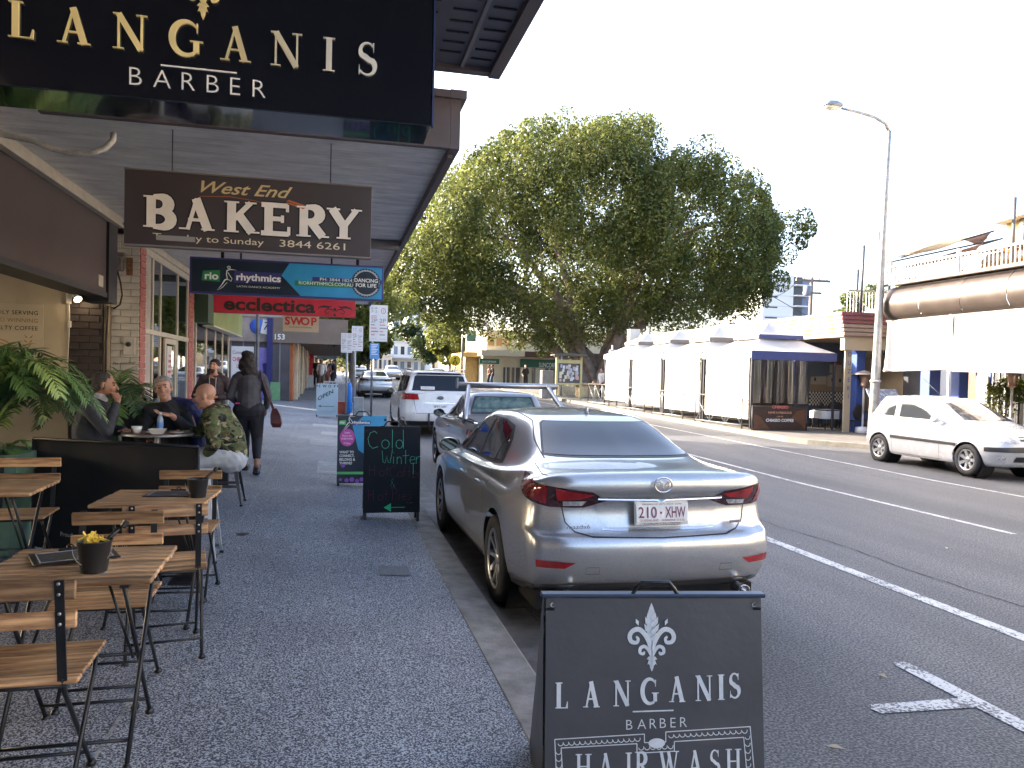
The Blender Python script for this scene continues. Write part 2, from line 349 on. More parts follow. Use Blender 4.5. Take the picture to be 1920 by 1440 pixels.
M_KERB = mat('kerb_concrete', (.23, .22, .205), .85, var=.35, vs=5, bump=.5, bs=90)
M_CONC = mat('pale_concrete', (.40, .40, .385), .85, var=.25, vs=8, bump=.3, bs=120)
M_DIRT = mat('bare_ground', (.13, .12, .10), .9, var=.3, vs=.2)
YS = [-30, -10, 0, 12, 20, 25, 40, 70, 115, 160, 230, 320]
def strip(name, xs, m, fz, ys=YS):
    b = B(); n = len(xs); vs = [(x(y) if callable(x) else x, y, fz(i, y)) for y in ys for i, x in enumerate(xs)]
    b.add(vs, [(j*n+i, j*n+i+1, (j+1)*n+i+1, (j+1)*n+i) for j in range(len(ys)-1) for i in range(n-1)]); return b.build(name, m, kind='structure')
strip('ground', [-1500, -60, 60, 1500], M_DIRT, lambda i, y: gy(y)-.30, [-400]+YS[1:]+[1800])
strip('footpath', [-7, .86], M_AGG, lambda i, y: [.06*(.95+7), .06*.09][i]+gy(y))
kb = B()
def KX(y):   # far kerb line, with the build-out beside the cafe
    if y < 16.6: return 13.75
    if y > 19.2: return 12.25
    a = (y-16.6)/2.6; a = a*a*(3-2*a); return 13.75-1.5*a
strip('kerb', [.86, .865, 1.085, 1.10, 1.10], M_KERB, lambda i, y: [.004, .012, 0, -.012, -.14][i]+gy(y))
ysf = sorted(set(YS+[16.6, 17, 17.4, 17.8, 18.2, 18.6, 19.2]))
strip('road', [1.095, 3, 5, 7, 9, 11, lambda y: KX(y)], M_ASP, lambda i, y: -.13+gy(y), ysf)
strip('gutter', [1.10, 1.42], mat('gutter_concrete', (.13, .128, .125), .8, var=.4, vs=4, bump=.4, bs=80), lambda i, y: -.126+gy(y))
strip('far_kerb', [KX, lambda y: KX(y)+.012, lambda y: KX(y)+.22, lambda y: KX(y)+.222], mat('sunny_kerb', (.17, .155, .13), .85, var=.3, vs=3, bump=.4), lambda i, y: [-.14, 0, .012, .004][i]+gy(y), ysf)
strip('far_footpath', [lambda y: KX(y)+.22, 60], mat('far_paving', (.12, .11, .10), .85, var=.2, vs=1.5, bump=.3), lambda i, y: .004+gy(y), ysf)
def mark(x0, x1, y0, y1, name='road_marking'):
    ys = [y0]+[q for q in YS+[16.6, 17, 17.4, 17.8, 18.2, 18.6, 19.2] if y0 < q < y1]+[y1]; ys.sort()
    return strip(name, [x0, x1], M_PAINT, lambda i, y: -.1255+gy(y), ys)
mark(4.63, 4.76, 4.1, 20); mark(4.63, 4.76, 24, 60); mark(7.84, 7.93, 7.6, 200); mark(10.7, 10.79, -5, 15); mark(10.7, 10.79, 15, 120)
# parking bay T at the lower right
b = B(); z = -.1245
b.add([(3.41, 4.10, z), (3.435, 4.14, z), (3.50, 4.14, z), (3.525, 4.10, z), (3.53, -6, z), (3.41, -6, z)], [(5, 4, 3, 2, 1, 0)])
b.add([(2.84, 3.50, z), (2.82, 3.56, z), (2.86, 3.61, z), (3.409, 3.60, z), (3.409, 3.48, z)], [(4, 3, 2, 1, 0)]); b.build('road_marking', M_PAINT, kind='structure')
# crack in the asphalt and paving joint
b = B(); x = 5.5; y = 2.0; P0 = []
while y < 12: P0.append((x, y)); y += random.uniform(.07, .16); x += random.uniform(-.02, .02)+(5.25-x)*.02
for i in range(len(P0)-1):
    w = random.uniform(.003, .008); a, c = P0[i], P0[i+1]; b.add([(a[0]-w, a[1], -.1262), (a[0]+w, a[1], -.1262), (c[0]+w, c[1], -.1262), (c[0]-w, c[1], -.1262)], [(0, 1, 2, 3)])
b.build('road_crack', mat('crack_black', (.008, .008, .008), .95), kind='structure')
def on_path(x0, x1, y0, y1, m, name, lift=.004):
    ys = sorted({y0, y1}|{q for q in YS if y0 < q < y1}); return strip(name, [x0, x1], m, lambda i, y: gz([x0, x1][i], y)+lift, ys)
on_path(-.866, -.85, 2.5, 24.8, mat('joint_seal', (.30, .30, .29), .8, var=.5, vs=30), 'paving_joint')
for x0, x1, y0, y1 in ((-.22, .2, 12.0, 13.5), (-.45, .35, 16.0, 17.3), (-.25, .35, 18.4, 19.2), (-.5, .3, 20.6, 21.4)):
    on_path(x0, x1, y0, y1, M_CONC, 'concrete_patch')
for (x0, x1, y0, y1, lb) in ((.38, .62, 6.05, 6.35, 'small square pit cover set in the footpath near the silver sedan'), ):
    t = tag(on_path(x0, x1, y0, y1, mat('pit_lid', (.16, .165, .17), .7, var=.3, vs=40, bump=.3), 'pit_cover', .006), lb, 'pit cover'); del t['kind']
for (cx, cy, r_, lb) in ((-.78, 7.4, .06, 'small round metal access cap in the footpath by the white stool'), (-.92, 6.9, .05, 'small round grey cap in the footpath beside the table legs')):
    b = B(); zz = gz(cx, cy)+.006; b.add([(cx+r_*math.cos(2*PI*k/20), cy+r_*math.sin(2*PI*k/20), zz) for k in range(20)], [tuple(range(20))]); tag(b.build('access_cap', mat('cap_metal', (.10, .085, .08), .5, .5)), lb, 'access cap')
# leaf litter specks on the road
bits = [(2.6, 4.35), (2.35, 3.2), (3.2, 3.95), (4.9, 7.4), (6.4, 7.0)]
for i, (x, y) in enumerate(bits):
    b = B(); a = random.uniform(0, 3); l = random.uniform(.025, .05); w = .012
    c, s_ = math.cos(a), math.sin(a); b.add([(x-l*c, y-l*s_, -.122), (x+w*s_, y-w*c, -.110), (x+l*c, y+l*s_, -.120), (x-w*s_, y+w*c, -.117)], [(0, 1, 2, 3)])
    tag(b.build('dry_leaf', mat('leaf_litter', (.45, .38, .25), .7)), ['pale dry leaf on the asphalt left of the painted T', 'small pale stone-like leaf low on the asphalt beside the A-frame', 'thin dry leaf just above the painted T', 'tiny dry leaf between the white lane lines', 'small yellowish leaf on the sunny traffic lane'][i], 'leaf')
# ================================================================ LEFT SIDE: shop buildings, awnings
def at(x, y, **k):
    """point on the plane X=, Y= or Z= that the photograph shows at pixel (x, y): used for surveying distant positions"""
    d = fw+r2*((x-960)/1460)-u2*((y-720-23.28)/1460); (a, v), = k.items(); i = 'XYZ'.index(a); o = Vector((0, 0, 1.6)); return o+d*((v-o[i])/d[i])
XW = -2.42; TS = math.tan(SUN_AZ)
M_BROWN = mat('brown_paint', (.075, .052, .05), .6, var=.18, vs=3, bump=.15, bs=200)
M_DBRN = mat('dark_brown_brick', (.045, .034, .034), .65, var=.3, vs=9, bump=.3)
M_CREAM = mat('cream_trim', (.52, .47, .38), .5, var=.14, vs=7)
M_WBRK = mat('white_painted_brick', (.50, .475, .44), .7, var=.14, vs=6, bump=.35, bs=70)
M_RBRK = mat('red_painted_brick', (.36, .10, .085), .55, var=.2, vs=8, bump=.35, bs=70)
M_BLK = mat('black_paint', (.012, .012, .014), .45, var=.3, vs=5)
M_DARK = mat('dark_interior', (.05, .045, .042), .8, var=.3, vs=2)
M_GLASS = glass_mat('shop_glass', (.72, .76, .76), .16)
M_BEIGE = mat('beige_board', (.50, .43, .31), .6, var=.10, vs=1.5)
M_UP = mat('upper_render', (.35, .30, .26), .8, var=.2, vs=.6, bump=.2)
M_PURP = mat('fascia_brown', (.105, .085, .09), .55, var=.15, vs=2.5)
M_SOFF = mat('corrugated_iron', (.82, .80, .79), .5, .25, var=.18, vs=2.2, stretch=(1, 4, 1))
M_STEEL = mat('galvanised_steel', (.34, .35, .36), .42, .75, var=.2, vs=12)
def mass(poly, z0, z1, name, label, m=M_UP, top=True):
    t = thing(name, label, 'building', (poly[0][0], poly[0][1], 0), 'shop buildings along the near footpath')
    b = B(); b.prism(poly, lambda a, c, h: (a, c, h), z0, z1); b.build('upper_wall', m, t); return t
# masses (their height throws the shade over the street)
A = mass([(XW, -22), (XW, 5.55), (-16, 5.55), (-16, -22)], 3.8, 8.6, 'shop_building', 'building over the barber sign at the near end of the row')
b = B(); b.bb(-16, -7, -22, 5.55, 0, 3.8); b.bb(XW-.2, XW, -22, 1.2, 0, 3.8); b.build('ground_floor_wall', M_UP, A)
Bd = mass([(XW, 5.65), (XW, 19.6), (-16, 19.6), (-16, 5.65)], 3.45, 8.6, 'shop_building', 'bakery building with brown painted front and red brick pillars')
C2 = mass([(-5.2, 19.6), (-5.2, 28.6+2.78*TS), (-16, 28.6+13.58*TS), (-16, 19.6)], .1, 10.2, 'shop_building', 'plain building raised for its shade, before the sunlit gap in the shop row')  # height raised to shade the hatchback, side slanted to let a sun strip through
Cb = mass([(-1.62, 31.5), (-1.62, 95), (-18, 95), (-18, 31.5+12.5*TS), (-5.5, 31.5)], 3.4, 7.6, 'shop_building', 'brown fronted building numbered 153 beyond the sunlit gap')  # slanted side cut along the sun to keep the strip of light open
b = B(); b.prism([(-1.75, 31.9), (-1.75, 95), (-18, 95), (-18, 31.9+12.5*TS), (-5.3, 31.9)], lambda a, c, h: (a, c, h), .1, 3.4); b.build('ground_floor_wall', mat('taupe_wall', (.20, .165, .135), .7, var=.2, vs=1), Cb)
Op = thing('shop_building', 'pale building added opposite for bounce light, outside the right edge of the picture', 'building', (18, 0, 0)); b = B(); b.bb(18, 30, -30, 7.5, 0, 9); b.build('wall', mat('pale_render', (.55, .49, .40), .8, var=.1, vs=.4), Op)  # unseen block added to bounce sunlight towards the barber sign
# ---- own awning above the camera (upper right corner)
t = thing('awning', 'near dark awning with slotted underside above the barber sign', 'awning', (1.1, 5.3, 3.7))
b = B(); b.bb(XW, 1.02, -8, 5.34, 3.72, 3.78); b.build('soffit', mat('slotted_soffit', (.10, .10, .13), .5, var=.15, vs=3), t)
b = B(); b.bb(1.02, 1.10, -8, 5.42, 3.68, 4.05); b.bb(XW, 1.02, 5.34, 5.42, 3.69, 4.04); b.build('fascia', M_PURP, t)
b = B()
for i in range(7):
    for j in range(13):
        x = .93-i*.22; y = 5.2-j*.15-(.07 if i % 2 else 0); b.bb(x-.07, x+.07, y-.008, y+.008, 3.712, 3.719)
b.build('vent_slots', mat('slot_black', (.02, .02, .03), .8), t, kind='stuff')
b = B()
for x in (.82, .30, -.3): b.bb(x-.012, x+.012, 1, 5.33, 3.700, 3.711)
b.build('batten', mat('batten_grey', (.17, .17, .2), .5), t)
# ---- bakery awning
t = thing('awning', 'long brown edged awning with corrugated iron underside over the footpath', 'awning', (.8, 5.67, 3.27))
b = B(); n = 0; y = 5.72; vs = []; P = .076
while y < 19.6:
    for k in range(6):
        yy = y+P*k/6; z = 3.29+.009*math.sin(2*PI*k/6); vs += [(XW, yy, z), (.80, yy, z)]
    y += P
b.add(vs, [(2*i, 2*i+1, 2*i+3, 2*i+2) for i in range(len(vs)//2-1)], 0, True); b.build('corrugated_soffit', M_SOFF, t)
b = B(); b.bb(.80, .87, 5.67, 19.6, 3.24, 3.62); b.bb(.79, .91, 5.64, 19.62, 3.60, 3.66); b.bb(.80, .835, 5.80, 19.5, 3.21, 3.238); b.build('fascia', M_PURP, t)
b = B(); b.bb(-1.9, .798, 5.67, 5.73, 3.245, 3.60); b.bb(-1.9, .788, 5.64, 5.73, 3.602, 3.655); b.build('end_board', M_PURP, t)
b = B(); b.bb(XW, .8, 5.74, 19.6, 3.55, 3.58); b.build('roof_sheet', M_SOFF, t)
for y in (10.0, 15.2): b = B(); b.bb(-2.3, .79, y, y+.11, 3.17, 3.275); b.build('cross_beam', mat('beam_grey', (.14, .14, .155), .5, var=.1), t)
# ---- cafe recess: bulkhead, beige side wall, brick piers
t = thing('wall_panel', 'dark brown bulkhead panel over the cafe recess', 'bulkhead', (XW, 9.4, 2.36))
b = B(); b.bb(-2.62, XW, 3.9, 9.25, 2.40, 3.20); b.build('panel', M_BROWN, t)
b = B(); b.bb(-2.60, XW+.01, 3.9, 9.27, 2.345, 2.398); b.bb(-2.75, -2.64, 3.9, 9.2, 2.36, 2.40); b.build('blind_rail', M_BLK, t)
b = B(); b.bb(-2.66, -2.40, 9.28, 9.62, 2.30, 3.26); b.build('end_post', M_BLK, t)
b = B(); b.bb(-2.44, -2.36, 3.9, 9.66, 3.205, 3.285); b.bb(-2.41, -2.34, 3.9, 9.66, 3.17, 3.2); b.build('cornice', M_CREAM, t)
b = B(); b.bb(-2.418, -2.405, 8.95, 9.1, 2.44, 2.56, ch=.004); b.build('vent_plate', M_CREAM, t)
YF = 10.7
t = thing('wall', 'beige cafe side wall with printed coffee lettering', 'wall', (-3.8, YF, 0))
b = B(); b.bb(-6.5, -3.22, YF, YF+.12, .2, 3.3); b.build('panel', M_BEIGE, t)
b = B(); b.bb(-4.8, -3.50, YF-.012, YF-.002, 1.2, 2.34); b.build('poster', mat('poster_beige', (.55, .48, .35), .45, var=.06, vs=1), t)
m_tb = mat('print_brown', (.07, .045, .03), .6); m_tg = mat('print_gold', (.42, .24, .07), .5)
for i, (s, m_) in enumerate((('PROUDLY SERVING', m_tb), ('AWARD WINNING', m_tg), ('SPECIALTY COFFEE', m_tb))):
    txt(s, (-3.56, YF-.013, 2.21-i*.095), (1, 0, 0), (0, 0, 1), .048, m_, t, align='R', spacing=1.08)
b = B()
for k in range(7):   # printed leaf sprig and cup
    a = k*.16; cx, cz = -3.66-.02*k*k*.25, 1.92-.055*k
    for s_ in (-1, 1): ribbon(b, [(0, 0), (s_*.5, .35), (s_*.9, .9)], [.0, .35, 0], (cx+s_*.004, YF-.014, cz), (1, 0, 0), (0, 0, 1), .05, .0004*k+.001)
b.build('print', m_tg, t)
b = B(); ribbon(b, arc(0, 0, .17, .15, 0, 180, 20), [.014]*21, (-4.0, YF-.014, 1.75), (1, 0, 0), (0, 0, 1), 1, .001); ribbon(b, arc(0, 0, .12, .11, 0, 180, 16), [.01]*17, (-4.0, YF-.014, 1.75), (1, 0, 0), (0, 0, 1), 1, .001)
b.build('print', m_tg, t)
b = B(); b.lathe([(.0, 0), (.07, .005), (.10, .05), (.105, .09), (.10, .09), (0, .088)], (-3.92, YF-.10, 1.55), 20); b.build('cup', mat('black_print', (.01, .01, .01), .4), t)
def bricks(par, O, xd, nd_, wid, hei, m, mort, stuff=False, L=.222, H=.076, g=.010, seed=1, nm='brick'):
    """running bond of single bricks on a recessed mortar bed; O bottom-left, nd_ outward normal"""
    O, xd, n = Vector(O), Vector(xd), Vector(nd_); rr = random.Random(seed); cache = {}; k = 0; z = 0; J = B()
    while z+H <= hei+.001:
        x = 0 if k % 2 == 0 else -(L+g)/2
        while x < wid-.02:
            a, c = max(0, x), min(wid, x+L)
            if c-a > .03:
                w = round(c-a, 3); cen = O+xd*((a+c)/2)+Vector((0, 0, z+H/2))+n*(.004+rr.uniform(-.0025, .0025))
                if stuff: J.box(cen, (w, .02, H) if abs(xd.x) > .5 else (.02, w, H), None, 0, .003)
                else:
                    if w not in cache:
                        q = B(); q.box((0, 0, 0), (w, .02, H) if abs(xd.x) > .5 else (.02, w, H), None, 0, .004)
                        me = bpy.data.meshes.new(nm); me.from_pydata(q.v, [], q.f); me.materials.append(m); cache[w] = me
                    link_mesh(nm, cache[w], par, cen-world_loc(par))
            x += L+g
        z += H+g; k += 1
    if stuff: J.build('bricks', m, par, kind='stuff')
t = thing('brick_pier', 'dark brown painted brick pier behind the palms', 'pier', (-3.0, YF, 0))
b = B(); b.bb(-3.215, -2.83, YF, YF+.3, .2, 3.28); b.build('mortar', mat('dark_mortar', (.03, .024, .024), .8, var=.2), t)
bricks(t, (-3.21, YF-.002, .86), (1, 0, 0), (0, -1, 0), .375, 1.62, M_DBRN, None)
t = thing('brick_pier', 'white painted brick pier with graffiti and a cable', 'pier', (-2.6, YF, 0))
b = B(); b.bb(-2.75, XW-.004, YF+.06, YF+.7, .15, 3.28); b.build('mortar', mat('pale_mortar', (.36, .335, .31), .8, var=.15), t)
bricks(t, (-2.748, YF+.058, .95), (1, 0, 0), (0, -1, 0), .325, 2.33, M_WBRK, None)
b = B(); b.bb(-2.825, -2.755, YF+.03, YF+.3, .2, 3.28); b.build('edge_strip', mat('tan_strip', (.42, .35, .26), .6, var=.15), t)
m_gr = mat('marker_ink', (.02, .02, .022), .6)
yy = YF+.046
txt('The dreamings', (-2.72, yy-.008, 1.62), (1, 0, .10), (-.1, 0, 1), .030, m_gr, t, shear=.5, width=.27)
txt('eat living', (-2.66, yy-.008, 1.53), (1, 0, .14), (-.1, 0, 1), .028, m_gr, t, shear=.5, width=.19)
b = B(); ribbon(b, [(0, 0), (.12, .02)], [.006, .006], (-2.60, yy-.008, 1.512), (1, 0, 0), (0, 0, 1), 1, .002); b.build('underline', m_gr, t)
t = thing('switch_plate', 'pale square plate with a round black switch on the white brick pier', 'switch', (-2.52, YF, 1.9))
b = B(); b.bb(-2.60, -2.46, YF+.02, YF+.045, 1.75, 1.98, ch=.006); b.build('plate', M_WBRK, t)
b = B(); b.lathe([(.03, 0), (.03, -.02), (.02, -.035), (0, -.035)], (-2.535, YF+.02, 1.885), 16, 'Y'); b.build('knob', M_BLK, t)
t = thing('electrical_bracket', 'rusty service bracket with a hanging black cable on the pier', 'cable', (-2.7, YF, 2.8))
b = B(); b.bb(-2.71, -2.60, YF-.06, YF+.03, 2.80, 2.98, ch=.01); b.bb(-2.74, -2.57, YF-.08, YF+.0, 2.98, 3.03, ch=.01); b.build('junction_box', mat('grimy_grey', (.15, .13, .12), .6, .3, var=.4, vs=20), t)
b = B(); b.bb(-2.575, -2.50, YF+.034, YF+.046, 2.76, 2.98); b.build('rust_plate', mat('rust', (.20, .09, .05), .8, var=.5, vs=30), t)
b = B(); b.tube([(-2.66, YF-.04, 2.8), (-2.62, YF-.05, 2.66), (-2.60, YF-.04, 2.5), (-2.63, YF-.02, 2.38), (-2.70, YF+.0, 2.33), (-2.775, YF+.01, 2.36), (-2.79, YF-.01, 1.9), (-2.79, YF-.01, .9)], .011, 6); b.build('cable', M_BLK, t)
# clip-on spotlight, lit
t = thing('spot_lamp', 'small lit white clip-on spotlight with a white flex', 'lamp', (-3.18, YF-.1, 2.42))
b = B(); b.bb(-3.24, -3.18, YF-.06, YF-.0, 2.36, 2.50, ch=.01); b.tube([(-3.2, YF-.06, 2.48), (-3.15, YF-.1, 2.50), (-3.11, YF-.1, 2.46)], .009, 6); b.build('clamp', mat('lamp_white', (.6, .57, .5), .4), t)
dv = Vector((.55, -.55, -.62)).normalized(); q = dv.to_track_quat('Z', 'Y').to_matrix()
b = B(); b.lathe([(.022, -.05), (.03, -.04), (.035, 0), (.05, .06), (.047, .06), (.03, .0)], (-3.11, YF-.1, 2.45), 16, M=q); b.build('lamp_shade', MT['lamp_white'], t)
b = B(); b.lathe([(0, .035), (.03, .035), (.038, .05), (.02, .062), (0, .064)], (-3.11, YF-.1, 2.45), 12, M=q); b.build('bulb', mat('warm_bulb', (1, .8, .5), .5, emit=((1, .78, .45), 4)), t)
b = B(); b.tube([(-3.2, YF-.05, 2.36), (-3.195, YF-.05, 2.2), (-3.2, YF-.05, 1.95), (-3.22, YF-.05, 1.5), (-3.24, YF-.05, 1.0)], .007, 5); b.bb(-3.215, -3.175, YF-.07, YF-.03, 2.07, 2.15, ch=.006); b.build('flex', MT['lamp_white'], t)
pl = bpy.data.lights.new('spot_lamp_light', 'POINT'); pl.energy = .35; pl.color = (1, .75, .45); pl.shadow_soft_size = .03
po = bpy.data.objects.new('spot_lamp_light', pl); COL.objects.link(po); po.parent = t; po.location = Vector((-3.06, YF-.18, 2.38))-world_loc(t)
# bent pipe in the top-left corner
b = B(); b.tube([(-2.1, 4.6, 2.80), (-1.72, 4.6, 2.80), (-1.57, 4.6, 2.78), (-1.47, 4.6, 2.745), (-1.39, 4.6, 2.73), (-1.28, 4.6, 2.735), (-1.215, 4.6, 2.77), (-1.18, 4.62, 2.82), (-1.185, 4.64, 2.86)], .017, 10)
tag(b.build('pipe', mat('dirty_white_pipe', (.42, .40, .37), .5, var=.3, vs=20)), 'curved off-white conduit hanging below the barber sign', 'pipe')
# ---- bakery shopfront (faces the road)
def pillar(y0, y1, label, stuff):
    t = thing('brick_pillar', label, 'pillar', (XW, y0, 0))
    b = B(); b.bb(XW-.05, XW-.004, y0+.02, y1, .15, 3.28); b.build('mortar', mat('red_mortar', (.30, .07, .06), .7, var=.2), t)
    bricks(t, (XW-.002, y0, .9 if not stuff else .25), (0, 1, 0), (1, 0, 0), y1-y0, 2.3 if not stuff else 2.95, M_RBRK, None, stuff, nm='red_brick'); return t
pillar(YF+.06, 11.06, 'red painted brick pillar at the corner of the bakery front', False)
pillar(14.2, 14.66, 'red painted brick pillar between the two shop fronts', True)
M_FRM = mat('cream_frame', (.50, .455, .37), .45, var=.12, vs=9)
t = thing('shop', 'cream framed glass bakery front with a door', 'shop', (XW, 12.8, 0))
def mull(y, z0=.3, z1=3.1, w=.05, d=.035, x=XW): b = B(); b.bb(x-d, x, y-w/2, y+w/2, z0, z1, ch=.006); b.build('mullion', M_FRM, t)
for y in (11.10, 11.55, 12.05, 13.30, 14.16): mull(y)
for z, w in ((2.08, .07), (3.13, .10)): b = B(); b.bb(XW-.04, XW+.008, 11.08, 14.2, z-w/2, z+w/2, ch=.006); b.build('transom', M_FRM, t)
b = B(); b.bb(XW-.08, XW+.04, 11.08, 14.2, 3.17, 3.27, ch=.01); b.build('header', M_CREAM, t)
for y, q in ((11.1, 12.03), (13.3, 14.18)): b = B(); b.bb(XW-.1, XW, y, q, .2, .85); b.build('stall_riser', M_RBRK, t)
for (y0, y1) in ((11.13, 11.52), (11.58, 12.02), (13.33, 14.13)):
    b = B(); b.bb(XW-.022, XW-.016, y0, y1, .85, 2.05); b.build('pane', M_GLASS, t)
for (y0, y1) in ((11.13, 11.52), (11.58, 12.02), (12.08, 13.27), (13.33, 14.13)):
    b = B(); b.bb(XW-.022, XW-.016, y0, y1, 2.12, 3.08); b.build('pane', M_GLASS, t)
b = B()
for a in ((12.42, 12.50, .25, 2.04), (13.18, 13.26, .25, 2.04), (12.5, 13.18, 1.96, 2.04), (12.5, 13.18, .25, .5)): b.bb(XW-.05, XW-.01, a[0], a[1], a[2], a[3], ch=.005)
dr = b.build('door', M_FRM, t)
b = B(); b.bb(XW-.035, XW-.028, 12.5, 13.18, .5, 1.96); b.build('pane', M_GLASS, dr)
b = B(); b.bb(XW-.0275, XW-.024, 12.62, 12.95, 1.45, 1.93); b.build('poster', mat('paper_white', (.62, .6, .6), .6), dr)
m_red = mat('print_red', (.5, .03, .04), .5)
txt('S', (XW-.0235, 12.8, 1.83), (0, 1, 0), (0, 0, 1), .07, mat('print_black', (.02, .02, .02), .5), dr, align='C')
for i in range(4): b = B(); b.bb(XW-.0238, XW-.0225, 12.66+.02*i, 12.9, 1.52+i*.08, 1.56+i*.08); b.build('print', [m_red, mat('print_pink', (.55, .2, .25), .5)][i % 2], dr)
b = B(); b.tube([(XW+.0, 12.46, 1.12), (XW+.05, 12.46, 1.12), (XW+.05, 12.56, 1.12)], .011, 6); b.build('door_handle', M_STEEL, dr)
# bakery interior
t = thing('shop_interior', 'dim bakery interior with red wall and shelves behind the glass', 'interior', (-4.5, 13, 0))
b = B(); b.bb(-6.2, -6.1, 10.9, 19.5, .2, 3.3); b.bb(-6.2, XW-.3, 10.9, 11.0, .2, 3.3); b.build('back_wall', mat('inner_grey', (.30, .28, .26), .7, var=.15, vs=2), t)
b = B(); b.bb(-6.1, -2.7, 14.3, 14.4, .2, 3.3); b.build('red_wall', mat('inner_red', (.34, .035, .035), .6, var=.2, vs=3), t)
b = B(); b.bb(-6.2, -2.43, 10.9, 19.5, 3.2, 3.24); b.build('ceiling', mat('inner_white', (.5, .48, .45), .7), t)
b = B(); b.bb(-4.4, -2.9, 12.9, 14.2, .2, 1.15, ch=.02); b.bb(-4.3, -3.0, 13.9, 14.25, 1.15, 2.1, ch=.01); b.build('counter', mat('inner_cream', (.5, .42, .3), .5, var=.2), t)
for i in range(18):
    b = B(); y = 11.6+(i % 6)*.26; z = .9+(i//6)*.36; b.bb(-2.95, -2.80, y, y+random.uniform(.08, .18), z, z+random.uniform(.12, .26), ch=.008)
    b.build('packet', mat('packet_%d' % (i % 5), [(.6, .42, .04), (.5, .05, .04), (.6, .58, .5), (.05, .16, .3), (.62, .35, .05)][i % 5], .4), t)
for z in (.88, 1.24, 1.60): b = B(); b.bb(-3.0, -2.76, 11.5, 13.2, z-.02, z); b.build('shelf', M_FRM, t)
b = B(); b.bb(-3.4, -3.37, 12.4, 13.6, 2.28, 2.9); b.build('menu_board', mat('menu_grey', (.38, .40, .37), .6, var=.3, vs=12), t)
# ---- second shop
t = thing('shop', 'narrow cream framed glass shop front under the green valance', 'shop', (XW, 17, 0))
for y in (14.72, 15.02, 16.2, 17.4, 18.5, 19.55): mull(y, .3, 2.6, .07, .035)
for z, h_ in ((2.56, .1), (.2, .42)): b = B(); b.bb(XW-.1, XW+.008, 15.0, 19.6, z, z+h_, ch=.006); b.build('transom', M_FRM, t)
for (y0, y1) in ((15.06, 16.16), (16.24, 17.36), (17.44, 18.46), (18.54, 19.51)):
    b = B(); b.bb(XW-.022, XW-.016, y0, y1, .62, 2.56); b.build('pane', M_GLASS, t)
b = B(); b.bb(XW-.2, XW, 15.0, 19.6, 2.66, 3.27); b.build('bulkhead', mat('grey_green', (.13, .15, .12), .6), t)
t = thing('valance', 'lime green shop valance with a dark green end', 'valance', (-2.2, 17, 2.4))
b = B(); b.prism([(-2.36, 2.42), (-2.18, 2.40), (-2.18, 2.98), (-2.36, 3.02)], lambda a, c, h: (a, h, c), 15.35, 19.95); b.build('board', mat('lime_board', (.27, .33, .11), .45, var=.2, vs=2), t)
b = B(); b.bb(-2.42, -2.19, 14.75, 15.33, 2.42, 3.05); b.build('end_panel', mat('deep_green', (.022, .06, .03), .5), t)
b = B(); b.bb(-2.375, -2.172, 15.36, 19.95, 2.385, 2.41); b.build('edge_trim', M_CREAM, t)
# ---- plain wall 19.6..28.6
t = thing('shop', 'dark glazed shop front set back between the green valance and the sunlit gap', 'shop', (-5.2, 24, 0)); XR = -5.19
b = B()
for y in (19.7, 21.2, 22.7, 24.2, 25.7, 27.2, 28.5): b.bb(XR, XR+.06, y-.04, y+.04, .2, 3.0)
b.bb(XR, XR+.06, 19.6, 28.6, 2.3, 2.4); b.build('frame', M_FRM, t)
for y in (19.74, 21.24, 22.74, 24.24, 25.74, 27.24): b = B(); b.bb(XR+.01, XR+.02, y, y+1.4, .3, 2.3); b.build('pane', mat('dark_pane', (.03, .035, .04), .06, spec=.9), t)
# ---- building 153: end wall, corner post, awning
t = thing('awning', 'taupe awning end with white numerals 153', 'awning', (-.5, 31.4, 2.6))
z0, z1 = at(600, 645, Y=31.3).z, at(600, 598, Y=31.3).z; xr = at(652, 640, Y=31.3).x
b = B(); b.bb(-5.4, xr, 31.30, 31.42, z0, z1); b.bb(xr-.1, xr, 31.42, 60, z0, z1); b.build('fascia', mat('taupe_fascia', (.17, .125, .095), .6, var=.25, vs=.8), t)
b = B(); b.bb(-1.7, xr-.1, 31.42, 60, z0+.1, z0+.14); b.build('soffit', mat('tan_soffit', (.20, .13, .08), .7, var=.1), t)
p = at(515, 636, Y=31.25); txt('153', (p.x, 31.29, p.z), (1, 0, 0), (0, 0, 1), .20, mat('white_print', (.72, .72, .7), .5), t, bold=.02)
b = B(); q = at(428, 660, Y=31.3); b.bb(-5.3, at(436, 600, Y=31.3).x+1.4, 31.27, 31.295, z0+.02, z1-.05); b.build('sign_panel', mat('taupe_light', (.24, .20, .18), .5, var=.3, vs=2), t)
b = B(); p = at(488, 612, Y=31.2); b.lathe([(0, 0), (.3, 0), (.3, .01)], (p.x-.1, 31.262, p.z), 16, 'Y'); b.build('logo', mat('logo_blue', (.05, .12, .5), .5), t)
b = B(); b.prism([(p.x+.0, p.z-.25), (p.x+.25, p.z-.3), (p.x+.38, p.z+.22), (p.x+.1, p.z+.28)], lambda a, c, h: (a, h, c), 31.24, 31.25); b.build('logo_card', MT['white_print'], t)
txt('7', (p.x+.12, 31.238, p.z-.12), (1, 0, 0), (0, 0, 1), .3, mat('logo_black', (.02, .02, .05), .5), t, shear=.2)
t = thing('end_wall', 'glazed end wall below the 153 awning with posters', 'wall', (-3, 31.5, 0))
b = B(); b.bb(-5.5, -1.66, 31.43, 31.5, .3, z0+.1); b.build('wall', mat('slate_wall', (.07, .065, .075), .4, var=.3, vs=1), t)
for k in range(8): b = B(); x = -5.2+k*.45; b.bb(x, x+.04, 31.40, 31.428, .3, z0); b.build('mullion', mat('grey_frame', (.2, .19, .19), .4), t)
